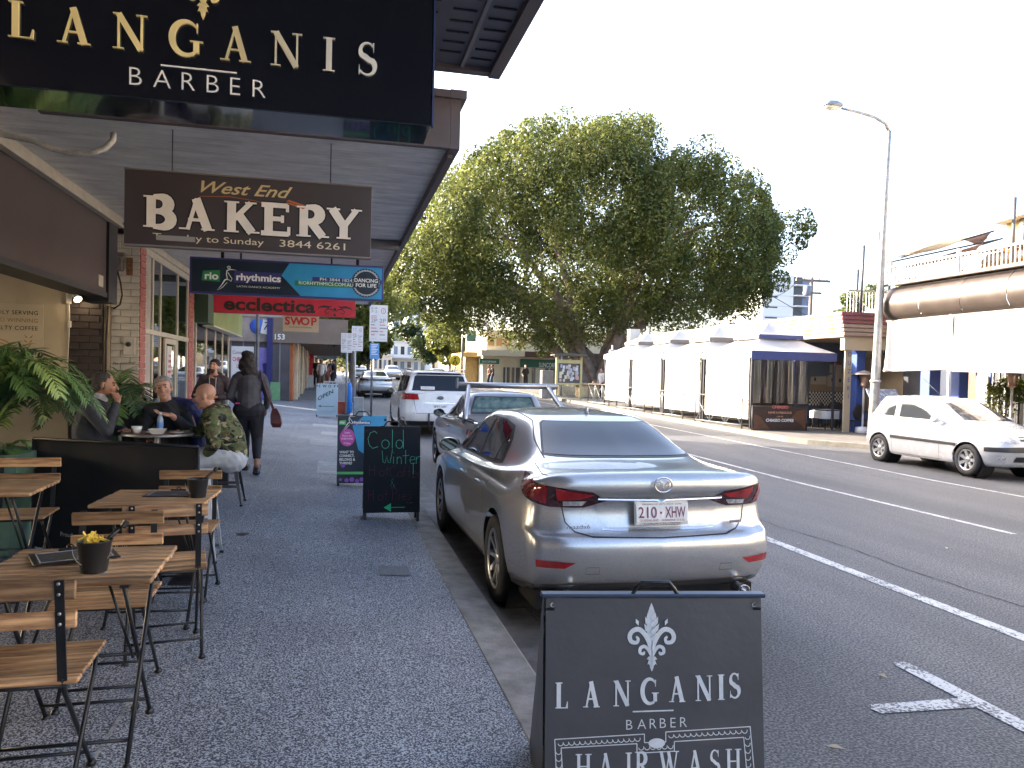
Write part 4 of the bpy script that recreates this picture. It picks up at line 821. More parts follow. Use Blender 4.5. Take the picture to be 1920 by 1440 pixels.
# dance school board
t, O, xd, ud, n = aframe('dance_board', 'blue and navy dance class A-frame behind the chalkboard', (.40, 10.75, gz(.4, 10.75)), .66, .92, m_nv, .10, foot=.06)
wv_, hv_ = .66, .92
b = B(); b.add([O+xd*.35+ud*hv_+n*.001, O+xd*.655+ud*hv_+n*.001, O+xd*.655+ud*.2+n*.001, O+xd*.28+ud*.45+n*.001, O+xd*.2+ud*.78+n*.001], [(0, 4, 3, 2, 1)]); b.build('panel', m_sky, t)
b = B(); b.add([O+xd*(.13+.10*math.cos(2*PI*k/30))+ud*(.62+.12*math.sin(2*PI*k/30))+n*.003 for k in range(30)], [tuple(range(30))]); b.build('badge', mat('badge_magenta', (.42, .06, .33), .5), t)
for i, s in enumerate(('Latin', 'Dance for', 'EVERYONE', '7 Days')): txt(s, O+xd*.13+ud*(.675-.042*i-(.02 if i == 3 else 0))+n*.002, xd, ud, .024, m_w, t, align='C', width=(.07, .13, .15, .09)[i])
for i, s in enumerate(('WANT TO', 'CONNECT,', 'BELONG &', 'THRIVE?')): txt(s, O+xd*.03+ud*(.405-.05*i), xd, ud, .033, m_w, t, width=(.19, .20, .21, .17)[i], bold=.02)
b = B(); b.add([O+xd*.02+ud*.85+n*.002, O+xd*.02+ud*.795+n*.002, O+xd*.11+ud*.79+n*.002, O+xd*.11+ud*.855+n*.002], [(0, 1, 2, 3)]); b.build('patch', mat('patch_green', (.08, .4, .12), .5), t); b = B(); b.add([O+ud*.12+n*.002, O+xd*.4+ud*.12+n*.002, O+xd*.4+ud*.155+n*.002, O+ud*.155+n*.002], [(0, 1, 2, 3)]); b.build('patch', mat('patch_green', (.08, .4, .12), .5), t)
txt('rio', O+xd*.03+ud*.81, xd, ud, .035, m_w, t, width=.06, bold=.02, lift=.004); 
b = B(); b.add([O+xd*.19+ud*.79+n*.002, O+xd*.44+ud*.80+n*.002, O+xd*.44+ud*.85+n*.002, O+xd*.19+ud*.85+n*.002], [(0, 1, 2, 3)]); b.build('patch', m_ind, t)
txt('rhythmics', O+xd*.20+ud*.81, xd, ud, .035, m_w, t, width=.23, bold=.02, lift=.004)
b = B(); dancer(b, O+xd*.07+ud*.74, .2); b.build('dancer_emblem', m_w, t)
b = B()
for (x, y, r_) in ((.08, .24, .03), (.13, .04, .03), (.2, .05, .035), (.27, .03, .03), (.05, .05, .02), (.33, .05, .03)): b.add([O+xd*(x+r_*math.cos(PI*k/3))+ud*(y+r_*math.sin(PI*k/3))+n*.003 for k in range(6)], [tuple(range(6))])
b.build('hexagon', mat('print_violet', (.22, .08, .4), .5), t)
# SWOP board
t, O, xd, ud, n = aframe('swop_board', 'pale blue A-frame reading SWOP OPEN with an arrow', (-.17, 24.2, gz(-.17, 24.2)), .64, .94, mat('board_ice', (.42, .52, .56), .5, var=.05), .08, foot=.08, handle=False)
for i, ch in enumerate('SWOP'): txt(ch, O+xd*(.09+.15*i)+ud*.83, xd, ud, .075, MT['print_black'] if i in (1,) else mat('print_plum', (.12, .02, .06), .5), t, align='C', bold=.035, name='letter')
txt('OPEN', O+xd*.06+ud*.42, (xd+ud*.55), (ud-xd*.55+xd*.3), .11, MT['print_black'], t, shear=.1, width=.52, bold=.015)
b = B(); ribbon(b, [(.12, .26), (.54, .25)], [.014]*2, O, xd, ud, 1, .003); b.add([O+xd*.06+ud*.262+n*.003, O+xd*.14+ud*.29+n*.003, O+xd*.14+ud*.23+n*.003], [(0, 2, 1)]); b.build('arrow', MT['print_black'], t)
txt('WOMEN & MENS', O+xd*.32+ud*.10, xd, ud, .022, m_gy, t, align='C', width=.5); txt('CLOTHING', O+xd*.32+ud*.05, xd, ud, .022, m_gy, t, align='C', width=.26)
# ================================================================ CAFE FURNITURE
WOODX = wood_mat('acacia_slat', (.20, .098, .045), (.56, .345, .175), 0)
M_IRON = mat('black_steel', (.014, .015, .018), .38, .3, var=.25, vs=20)
SL = {}
def slat(par, c, d, rot=(0, 0, 0), nm='slat'):
    key = tuple(round(x, 3) for x in d)
    if key not in SL:
        b = B(); b.box((0, 0, 0), d, None, 0, .004); me = bpy.data.meshes.new(nm); me.from_pydata(b.v, [], b.f); me.materials.append(WOODX); SL[key] = me
    return link_mesh(nm, SL[key], par, c, rot)
def make_chair(label):
    t = thing('folding_chair', label, 'chair', group='folding slatted chairs at the cafe tables')
    for k in range(6): slat(t, (0, -.15+k*.066, .455+.002*(k % 2)), (.40, .056, .016))
    slat(t, (0, -.205, .765), (.40, .016, .062), (R(-8), 0, 0), 'back_slat'); slat(t, (0, -.192, .665), (.40, .016, .055), (R(-8), 0, 0), 'back_slat')
    for s in (-1, 1):
        b = B(); x = s*.155
        b.bar((x, -.222, .80), (x, -.178, .46), .028, .007, (0, 1, 0)); b.tube([(x, -.178, .47), (x, -.15, .41), (x, .18, .02)], .0085, 6)
        b.build('back_leg', M_IRON, t)
        b = B(); x = s*.178; b.tube([(x, .165, .435), (x, .10, .36), (x, -.22, .02)], .0085, 6); b.build('front_leg', M_IRON, t)
        for (x, y) in ((s*.155, .19), (s*.178, -.23)):
            b = B(); b.lathe([(0, 0), (.017, .002), (.019, .012), (.012, .026), (0, .03)], (x, y, 0), 10); b.build('foot_cap', M_IRON, t)
        b = B()
        for z, y in ((.79, -.233), (.755, -.229), (.69, -.219), (.655, -.215)): b.lathe([(.006, 0), (.005, -.004), (0, -.004)], (s*.155, y+.003, z), 8, 'Y')
        b.build('bolt', M_STEEL, t)
    for w_, y, z, r_ in ((.155, -.165, .44, .008), (.155, .13, .08, .007), (.178, -.165, .085, .007), (.17, .15, .435, .008)): b = B(); b.tube([(-w_, y, z), (w_, y, z)], r_, 6); b.build('cross_bar', M_IRON, t)
    return t
def make_table(label, w=.60, d=.58):
    t = thing('folding_table', label, 'table', group='square slatted cafe tables'); n = 9; p = d/n
    for k in range(n): slat(t, (random.uniform(-.004, .004), -d/2+p*(k+.5), .708+random.uniform(-.001, .001)), (w, p-.010, .020), nm='top_slat')
    for s in (-.21, .21): b = B(); b.bar((s, -d/2+.02, .69), (s, d/2-.02, .69), .03, .014); b.build('rail', M_IRON, t)
    for s in (-1, 1):
        b = B(); b.tube([(s*.22, d/2-.06, .685), (s*.22, -.25, .02)], .009, 6); b.build('leg', M_IRON, t)
        b = B(); b.tube([(s*.20, -d/2+.06, .685), (s*.20, .25, .02)], .009, 6); b.build('leg', M_IRON, t)
        b = B(); b.tube([(s*.19, -.02, .34), (s*.08, -.0, .685)], .006, 5); b.build('brace', M_IRON, t)
        for (x, y) in ((s*.22, -.255), (s*.20, .255)): b = B(); b.lathe([(0, 0), (.018, .002), (.02, .012), (.012, .028), (0, .03)], (x, y, 0), 10); b.build('foot_cap', M_IRON, t)
    for w_, y, z in ((.22, -.19, .09), (.20, .19, .09), (.2, 0, .35)): b = B(); b.tube([(-w_, y, z), (w_, y, z)], .007, 6); b.build('cross_bar', M_IRON, t)
    return t
def place(o, x, y, rz=0):
    o.location = (x, y, gz(x, y)); o.rotation_euler = (0, 0.06*math.cos(rz), rz) if 0 else (0, 0, rz); return o
GC = 'folding slatted chairs at the cafe tables'; GT = 'square slatted cafe tables'
ch = place(make_chair('nearest folding chair, seen from behind at the lower left'), -1.0, 2.93, R(2))
def pc(x, y, r, lb): c = dup(ch, (x, y, gz(x, y)), r, lb, GC); return c
pc(-.975, 3.80, R(182), 'folding chair facing the camera across the table with the chip bucket')
pc(-.85, 4.42, R(10), 'folding chair seen from behind, turned slightly, between the two right-hand tables')
pc(-.93, 5.42, R(180), 'folding chair facing the camera beyond the table with the clipboard menu')
pc(-1.98, 5.62, R(184), 'folding chair in front of the green planter at the left edge')
pc(-1.98, 4.02, R(3), 'folding chair mostly out of frame at the left, below the left table') if False else None
tb = place(make_table('nearest slatted table, with a bucket of yellow sachets on it'), -.94, 3.31, R(1))
t2 = dup(tb, (-.995, 4.95, gz(-.995, 4.95)), R(-3), 'slatted table with a clipboard menu and an empty black bucket', GT)
t3 = dup(tb, (-1.93, 5.03, gz(-1.93, 5.03)), R(2), 'slatted table at the left edge before the green planter', GT)
# clipboards and buckets
def clipboard(x, y, rz, lab):
    t = thing('menu_clipboard', lab, 'menu', (0, 0, 0), 'clipboard menus on the tables')
    b = B(); b.box((0, 0, .004), (.30, .21, .006), None, 0, .002); b.build('board', mat('clip_black', (.018, .018, .022), .3), t)
    b = B(); b.box((0, -.004, .009), (.25, .165, .0018)); b.build('menu_sheet', mat('menu_print', (.035, .036, .04), .35, col2=(.10, .10, .11), vs=26, edge=(.55, .6)), t)
    b = B()
    for (p, q) in (((-.125, -.09), (.125, -.09)), ((.125, -.09), (.125, .08)), ((.125, .08), (-.125, .08)), ((-.125, .08), (-.125, -.09))): b.bar((p[0], p[1], .0105), (q[0], q[1], .0105), .004, .001)
    b.box((.02, -.055, .0105), (.035, .012, .001)); b.build('border', mat('print_pale', (.45, .46, .5), .5), t)
    b = B(); b.box((-.0, .095, .014), (.09, .02, .01), None, 0, .003); b.lathe([(.014, 0), (.014, .006), (.008, .006), (.008, 0)], (0, .10, .02), 12, 'Y'); b.build('clip', M_IRON, t)
    t.location = (x, y, gz(x, y)+.7195+.0); t.rotation_euler = (0, 0, rz); return t
def bucket(x, y, lab, fill):
    t = thing('sachet_bucket', lab, 'bucket', (0, 0, 0), 'small black buckets on the tables')
    b = B(); b.lathe([(0, .002), (.044, .002), (.046, .01), (.060, .118), (.064, .122), (.060, .122), (.056, .115), (.043, .014), (0, .012)], (0, 0, 0), 28); b.build('pail', mat('pail_black', (.02, .02, .022), .42, .2), t)
    b = B(); b.tube([(.062*math.cos(a), -.01-.035*math.sin(a*.5)**2, .10-.075*math.sin(a)) for a in [PI*k/14 for k in range(15)]], .0016, 5); b.build('wire_handle', M_STEEL, t)
    b = B(); b.lathe([(0, 0), (.05, 0), (.05, .002), (0, .002)], (0, 0, 0), 20); b.build('base_rim', M_STEEL, t)
    if fill:
        b = B(); rr = random.Random(3)
        for k in range(26):
            a = rr.uniform(0, 6.28); q = Euler((rr.uniform(-1.1, 1.1), rr.uniform(-1.1, 1.1), a)).to_matrix(); b.box((.036*math.cos(a)*rr.random(), .036*math.sin(a)*rr.random(), .108+rr.uniform(0, .028)), (.050, .012, .0022), q)
        b.build('sachets', mat('sachet_yellow', (.72, .50, .07), .5, var=.25, vs=40), t, kind='stuff')
    b = B(); b.tube([(.02, .02, .10), (.075, .045, .155)], [.009, .008], 6); b.box((.092, .052, .17), (.02, .028, .03), (0, .6, .4), 0, .004); b.build('tongs', M_IRON, t)
    t.location = (x, y, gz(x, y)+.7195); return t
clipboard(-.995, 3.40, R(24), 'black clipboard menu turned aside under the yellow sachet bucket'); bucket(-.86, 3.17, 'small black bucket full of yellow sugar sachets', True)
clipboard(-.93, 5.04, R(-6), 'black clipboard menu lying on the farther table'); bucket(-.775, 4.92, 'empty small black bucket on the farther table', False)
# white metal stool, dark metal stool
def tolix(x, y, label, m, h=.45, w=.30):
    t = thing('metal_stool', label, 'stool', (x, y, gz(x, y))); g = gz(x, y); b = B(); b.box((x, y, g+h), (w, w, .02), None, 0, .006); b.bb(x-w/2+.005, x+w/2-.005, y-w/2+.005, y+w/2-.005, g+h-.04, g+h-.01); b.build('seat', m, t)
    for sx in (-1, 1):
        for sy in (-1, 1):
            b = B(); p0 = Vector((x+sx*(w/2-.02), y+sy*(w/2-.02), g+h-.02)); p1 = Vector((x+sx*(w/2+.045), y+sy*(w/2+.045), g+.01)); vs = []
            for p, a in ((p0, .030), (p1, .011)):
                vs += [p+Vector((-a*sx, 0, 0))*1.6, p, p+Vector((0, -a*sy, 0))*1.6, p+Vector((-.004*sx, -a*sy*1.6, 0)), p+Vector((-.005*sx, -.005*sy, 0)), p+Vector((-a*sx*1.6, -.004*sy, 0))]
            b.add(vs, [(0, 1, 7, 6), (1, 2, 8, 7), (2, 3, 9, 8), (3, 4, 10, 9), (4, 5, 11, 10), (5, 0, 6, 11)]); b.build('leg', m, t)
            b = B(); b.box(p1+Vector((-.008*sx, -.008*sy, .0)), (.032, .032, .02), None, 0, .004); b.build('foot_cap', M_BLK, t)
    b = B(); 
    for s in (-1, 1): b.bb(x-w/2, x+w/2, y+s*(w/2+.01)-.004, y+s*(w/2+.01)+.004, g+h*.42, g+h*.48)
    b.build('brace', m, t); return t
tolix(-1.04, 6.42, 'white pressed metal stool whose legs show behind the farther table', mat('white_metal', (.62, .64, .66), .35, .1, var=.1, vs=12), .68, .30)
tolix(-1.13, 8.98, 'dark metal stool under the man in the camouflage jacket', mat('gunmetal', (.12, .11, .11), .35, .7, var=.25, vs=10), .47, .30)
# black banner barrier
xa, ya, xb_, yb = -2.22, 6.60, -.915, 5.80
t = thing('banner_barrier', 'black fabric cafe barrier between the tables and the seated men', 'barrier', (xb_, yb, gz(xb_, yb)))
dx = Vector((xb_-xa, yb-ya, 0)); L = dx.length; dx.normalize(); nrm = Vector((dx.y, -dx.x, 0)); zt = [at(80, 822, Y=ya).z, at(372, 838, Y=yb).z]
b = B(); N = 24; vs = []
for i in range(N+1):
    f_ = i/N; p = Vector((xa, ya, 0))+dx*(L*f_); g = gz(p.x, p.y)
    for j in range(9): h_ = j/8; z = g+.02+(zt[0]+(zt[1]-zt[0])*f_-g-.02)*h_; w = .006*math.sin(f_*9+h_*2)+.004*math.sin(f_*23+h_*5); vs.append((p.x+nrm.x*w, p.y+nrm.y*w, z))
b.add(vs, [(i*9+j, (i+1)*9+j, (i+1)*9+j+1, i*9+j+1) for i in range(N) for j in range(8)], 0, True); b.build('banner', mat('black_canvas', (.010, .010, .014), .75, var=.3, vs=3, bump=.2, bs=300), t)
for (p, q, k) in (((xa, ya), None, 0), ((xb_, yb), None, 1)): b = B(); b.tube([(p[0], p[1], gz(*p)), (p[0], p[1], zt[k])], .014, 8); b.build('post', M_BLK, t)
b = B(); b.tube([(xa, ya, zt[0]), (xb_, yb, zt[1])], .012, 8); b.build('top_rail', M_BLK, t)
b = B(); b.bb(xb_-.16, xb_+.02, yb-.16, yb+.16, gz(xb_, yb), gz(xb_, yb)+.02, ch=.006); b.build('base_plate', M_BLK, t)
p = Vector((xa, ya, 0))+dx*.30; q = at(120, 1006, Y=ya-.2)
txt('Proudly serving', (p.x, p.y, q.z)-nrm*0 if False else Vector((p.x, p.y, q.z))+nrm*.02, dx, (0, 0, 1), .032, mat('print_soft', (.55, .55, .55), .6), t)
txt('Genovese', Vector((p.x, p.y, q.z-.05))+dx*.40+nrm*.02, dx, (0, 0, 1), .055, MT['print_soft'], t, shear=.4)
# planter and palms
def palm(x, y, z, n, L, label, seed, lift=1.0, spread=1.0, sag=1.0, az=(0, 360)):
    rr = random.Random(seed); t = thing('palm', label, 'plant', (x, y, z))
    mats_ = [mat('palm_green', (.10, .19, .05), .45, var=.3, vs=9, spec=.4), mat('palm_light', (.24, .34, .09), .45, var=.3, vs=9), mat('palm_dark', (.045, .095, .03), .5, var=.3, vs=9)]
    for k in range(n):
        a = R(az[0]+(az[1]-az[0])*(k+rr.uniform(-.3, .3))/n); l = L*rr.uniform(.75, 1.1); el = R(rr.uniform(38, 80)); P = []; v = Vector((math.cos(a)*math.cos(el)*spread, math.sin(a)*math.cos(el)*spread, math.sin(el)*lift)); p = Vector((x+.04*math.cos(a), y+.04*math.sin(a), z+.1)); S = 14
        for i in range(S+1): P.append(p.copy()); p = p+v.normalized()*(l/S); v.z -= .105*sag*(1+i*.08); 
        b = B(); b.tube(P, [.010*(1-i/(S+2)) for i in range(S+1)], 5)
        for i in range(3, S*3):
            f_ = i/3; i0 = min(int(f_), S-1); q = P[i0].lerp(P[i0+1], f_-i0); tg = (P[i0+1]-P[i0]).normalized(); sd = tg.cross(Vector((0, 0, 1)));
            if sd.length < .1: sd = Vector((math.sin(a), -math.cos(a), 0))
            sd.normalize(); ll = .21*math.sin(PI*min(1, (f_+1.2)/(S+2.2)))**.7*rr.uniform(.8, 1.1)*L
            for s in (-1, 1):
                d = (sd*s*.8+tg*.65+Vector((0, 0, rr.uniform(-.1, .25)))).normalized(); w = tg.cross(d).cross(d).normalized(); w = (tg-d*tg.dot(d)).normalized(); e = q.copy(); pts = [e.copy()]
                for _ in range(3): e = e+d*(ll/3); d.z -= .17*rr.uniform(.6, 1.4); d.normalize(); pts.append(e.copy())
                ws = [.004, .010, .008, .001]; vs = []
                for pt, wi in zip(pts, ws): vs += [pt-w*wi, pt+w*wi]
                b.add(vs, [(0, 1, 3, 2), (2, 3, 5, 4), (4, 5, 7, 6)])
        b.build('frond', mats_[[0, 1, 0, 2, 0, 2][k % 6]], t)
    for k in range(4):
        a = k*1.7; b = B(); b.tube([(x+.05*math.cos(a), y+.05*math.sin(a), z-.05), (x+.06*math.cos(a), y+.06*math.sin(a), z+.22)], [.02, .014], 7); b.build('stem', mat('palm_stem', (.16, .14, .06), .6, var=.3, vs=20), t)
    return t
def planter(x, y, w, h, label):
    g = gz(x, y); t = thing('planter', label, 'planter', (x, y, g)); b = B(); vs = []
    for z, s in ((0, .80), (h*.82, .98), (h*.82, 1.05), (h, 1.05), (h, .93), (h-.08, .9)): vs += [(x+s*w/2*a, y+s*w/2*c, g+z) for a, c in ((-1, -1), (1, -1), (1, 1), (-1, 1))]
    b.add(vs, [(i*4+k, i*4+(k+1) % 4, (i+1)*4+(k+1) % 4, (i+1)*4+k) for i in range(5) for k in range(4)]+[(23, 22, 21, 20), (0, 1, 2, 3)]); b.build('pot', mat('faded_green_pot', (.09, .17, .13), .55, var=.45, vs=3.5, bump=.15), t)
    b = B(); b.bb(x-w*.43, x+w*.43, y-w*.43, y+w*.43, g+h-.09, g+h-.05); b.build('soil', mat('soil', (.03, .022, .015), .9), t); return t
planter(-2.52, 6.52, .62, .74, 'square faded green planter holding the big palm'); palm(-2.60, 6.62, gz(-2.5, 6.5)+.72, 54, 1.12, 'large leafy palm in the green planter at the left edge', 7, 1.35, .66, .95, az=(-30, 250))
palm(-2.55, 6.85, gz(-2.5, 6.5)+.55, 14, .5, 'low spreading palm clump at the foot of the large palm', 17, .8, 1.4, 1.4)
planter(-2.62, 9.95, .42, .6, 'black planter hidden behind the seated man in grey'); palm(-2.60, 9.95, gz(-2.6, 9.9)+.60, 20, 1.15, 'smaller palm behind the seated men before the white brick pier', 21, 1.25, 1.0, 1.1)
# bench and round table with crockery
b = B(); g = gz(-2.2, 9.6); b.bb(-2.33, -2.10, 9.50, 9.75, g, g+.98, ch=.02); b.bb(-2.09, -1.2, 9.78, 9.86, g, g+.80, ch=.01); tag(b.build('bench', M_BLK), 'black upholstered cafe bench back beside the grey-haired man', 'bench')
tx, ty = -1.80, 8.85; g = gz(tx, ty); t = thing('round_table', 'round brown cafe table with a metal edge among the seated men', 'table', (tx, ty, g))
b = B(); b.lathe([(0, .725), (.34, .725), (.345, .735), (.34, .745), (0, .745)], (tx, ty, g), 40); b.build('tabletop', mat('table_brown', (.16, .075, .045), .35, var=.3, vs=4, stretch=(1, 6, 1)), t)
b = B(); b.lathe([(.347, .722), (.353, .735), (.347, .748), (.341, .747)], (tx, ty, g), 40); b.build('rim', M_STEEL, t)
b = B(); b.lathe([(.03, .72), (.03, .04), (.2, .03), (.22, 0)], (tx, ty, g), 16); b.build('pedestal', M_STEEL, t)
zt_ = g+.746; M_CH = mat('white_china', (.70, .70, .69), .15)
b = B(); x, y = -1.98, 8.74; b.lathe([(0, 0), (.03, 0), (.045, .03), (.055, .075), (.051, .075), (.04, .03), (0, .01)], (x, y, zt_), 20); tag(b.build('cup', M_CH), 'white round coffee cup at the left of the round table', 'cup')
b = B(); x, y = -1.76, 8.66; vs = []
for z, a, c in ((0, .05, .03), (.055, .085, .055), (.055, .08, .05), (.01, .045, .027)): vs += [(x+s*a, y+q*c, zt_+z) for s, q in ((-1, -1), (1, -1), (1, 1), (-1, 1))]
b.add(vs, [(i*4+k, i*4+(k+1) % 4, (i+1)*4+(k+1) % 4, (i+1)*4+k) for i in range(3) for k in range(4)]+[(15, 14, 13, 12), (0, 1, 2, 3)]); tag(b.build('bowl', M_CH), 'square white bowl beside the water bottle', 'bowl')
for (x, y, l_) in ((-1.86, 8.80, 'small white oblong dish behind the square bowl'), (-1.60, 8.80, 'flat white plate at the right of the round table')):
    b = B(); b.lathe([(0, 0), (.04, 0), (.075, .014), (.073, .017), (.04, .004), (0, .004)], (x, y, zt_), 20); tag(b.build('plate', M_CH), l_, 'plate')
x, y = -1.775, 8.84; t = thing('water_bottle', 'clear plastic water bottle with a blue label on the round table', 'bottle', (x, y, zt_))
b = B(); b.lathe([(0, 0), (.03, 0), (.033, .01), (.033, .05), (.029, .07), (.033, .09), (.033, .14), (.022, .175), (.013, .19), (.013, .20)], (x, y, zt_), 16); b.build('bottle_body', mat('pet_plastic', (.32, .38, .48), .1, spec=.8), t)
b = B(); b.lathe([(.034, .06), (.0345, .065), (.0345, .11), (.034, .115)], (x, y, zt_), 16); b.build('label_band', mat('label_blue', (.12, .25, .6), .4), t)
b = B(); b.lathe([(.0145, .195), (.0145, .215), (0, .215)], (x, y, zt_), 12); b.build('cap', mat('cap_white', (.6, .65, .7), .4), t)
# kerb-side clutter near the parking signs
p = atx = at(655, 745, Y=25.6)
t = thing('umbrella', 'furled bright blue umbrella leaning beside the parking poles', 'umbrella', (p.x, 25.6, gz(p.x, 25.6)))
b = B(); g = gz(p.x, 25.6); b.lathe([(.02, .05), (.10, .15), (.09, .9), (.05, 1.05), (.012, 1.1)], (p.x, 25.6, g), 10); b.build('canopy', mat('umbrella_blue', (.02, .20, .62), .5, var=.3, vs=12), t)
b = B(); b.tube([(p.x, 25.6, g), (p.x, 25.6, g+1.2)], .02, 6); b.build('pole', M_STEEL, t)
def crate(px, py, Y, w, h, lab, m, nm, cat):
    p = at(px, py, Y=Y); g = gz(p.x, Y); b = B(); b.bb(p.x-w/2, p.x+w/2, Y-.15, Y+.15, g, g+h, ch=.01); b.bb(p.x-w/2-.01, p.x+w/2+.01, Y-.16, Y+.16, g+h-.05, g+h-.02); return tag(b.build(nm, m), lab, cat)
crate(641, 770, 26.2, .42, .42, 'orange plastic box on the kerb beside the blue umbrella', mat('box_orange', (.42, .07, .03), .5, var=.2), 'plastic_box', 'box')
crate(672, 765, 25.8, .32, .62, 'pale grey utility cabinet between the parking poles', mat('cabinet_grey', (.36, .36, .34), .6, var=.15), 'utility_cabinet', 'cabinet')
p0, p1 = at(606, 745, Y=28.5), at(656, 745, Y=28.5); zt0 = at(606, 717, Y=28.5).z
t = thing('wind_screen', 'grey framed canvas wind screen behind the SWOP board', 'screen', (p0.x, 28.5, gz(p0.x, 28.5)))
b = B(); b.bb(p0.x+.04, p1.x-.04, 28.48, 28.50, gz(0, 28.5)+.12, zt0-.04); b.build('canvas', mat('canvas_grey', (.20, .20, .22), .7, var=.15), t)
b = B(); b.bb(p0.x, p0.x+.05, 28.46, 28.52, gz(0, 28.5), zt0); b.bb(p1.x-.05, p1.x, 28.46, 28.52, gz(0, 28.5), zt0); b.bb(p0.x, p1.x, 28.455, 28.525, zt0, zt0+.05); b.build('frame', mat('frame_alu', (.4, .4, .42), .4, .5), t)
# far end of the footpath
def farboard(px0, py0, px1, py1, Y, lab, m, tilt=.12, cat='sign board'):
    a, c = at(px0, py1, Y=Y), at(px1, py0, Y=Y); g = gz(a.x, Y); t = thing('footpath_board', lab, cat, ((a.x+c.x)/2, Y, g)); h = max(.5, c.z-a.z)
    b = B(); b.prism([(Y, g), (Y+h*tilt, g+h), (Y+h*tilt+.03, g+h), (Y+.03, g)], lambda p, q, s: (s, p, q), a.x, c.x); b.build('front_board', m, t)
    b = B(); b.prism([(Y+h*tilt*2, g), (Y+h*tilt, g+h-.01), (Y+h*tilt+.03, g+h-.01), (Y+h*tilt*2+.03, g)], lambda p, q, s: (s, p, q), a.x, c.x); b.build('back_board', m, t); return t
farboard(506, 723, 525, 757, 31.0, 'plain green A-frame on the footpath by the navy post', mat('board_green', (.13, .28, .13), .5, var=.15))
farboard(557, 698, 572, 720, 46, 'dark brown A-frame on the far footpath', mat('board_brown', (.09, .04, .03), .5))
farboard(575, 697, 588, 719, 47, 'small white and red A-frame on the far footpath', M_SGW)
a, c = at(568, 700, Y=48), at(587, 661, Y=48); t = thing('flag_banner', 'tall red vertical banner with white script on the far footpath', 'banner', (a.x, 48, gz(a.x, 48)))
b = B(); b.prism([(a.x, a.z), (a.x+.55, a.z-.1), (c.x, c.z-.1), (c.x-.5, c.z+.05)], lambda p, q, s: (p, s, q), 47.98, 48.0); b.build('cloth', mat('banner_red', (.5, .015, .03), .6), t)
b = B(); ribbon(b, [(0, 1.15), (-.15, 1.2), (-.1, 1.05), (.02, 1.0), (-.06, .9), (-.1, .8), (.0, .75), (-.1, .6), (-.12, .5), (-.02, .45), (-.12, .3)], [.035]*11, (a.x+.36, 47.97, a.z-.02), (1, 0, 0), (0, 0, 1), 1, .01); b.build('script', MT['white_print'], t)
b = B(); b.tube([(a.x-.03, 48, gz(a.x, 48)), (c.x-.53, 48, c.z+.2)], .03, 6); b.build('pole', M_STEEL, t)
for (x0, y0, x1, y1, Y, m, lab) in ((594, 650, 622, 655, 44, mat('sign_orange', (.5, .09, .03), .5), 'orange under-awning sign on the far footpath'), (594, 668, 632, 673, 60, mat('sign_ice', (.35, .5, .6), .4), 'pale blue awning fascia at the far end of the footpath'), (546, 648, 556, 656, 38, mat('sign_tan', (.35, .27, .18), .5), 'round tan sign with a cross on the receding shop fronts')):
    a, c = at(x0, y1, Y=Y), at(x1, y0, Y=Y); b = B(); b.bb(a.x, c.x, Y, Y+.1, a.z, c.z, ch=.01); tag(b.build('hanging_sign', m), lab, 'sign')
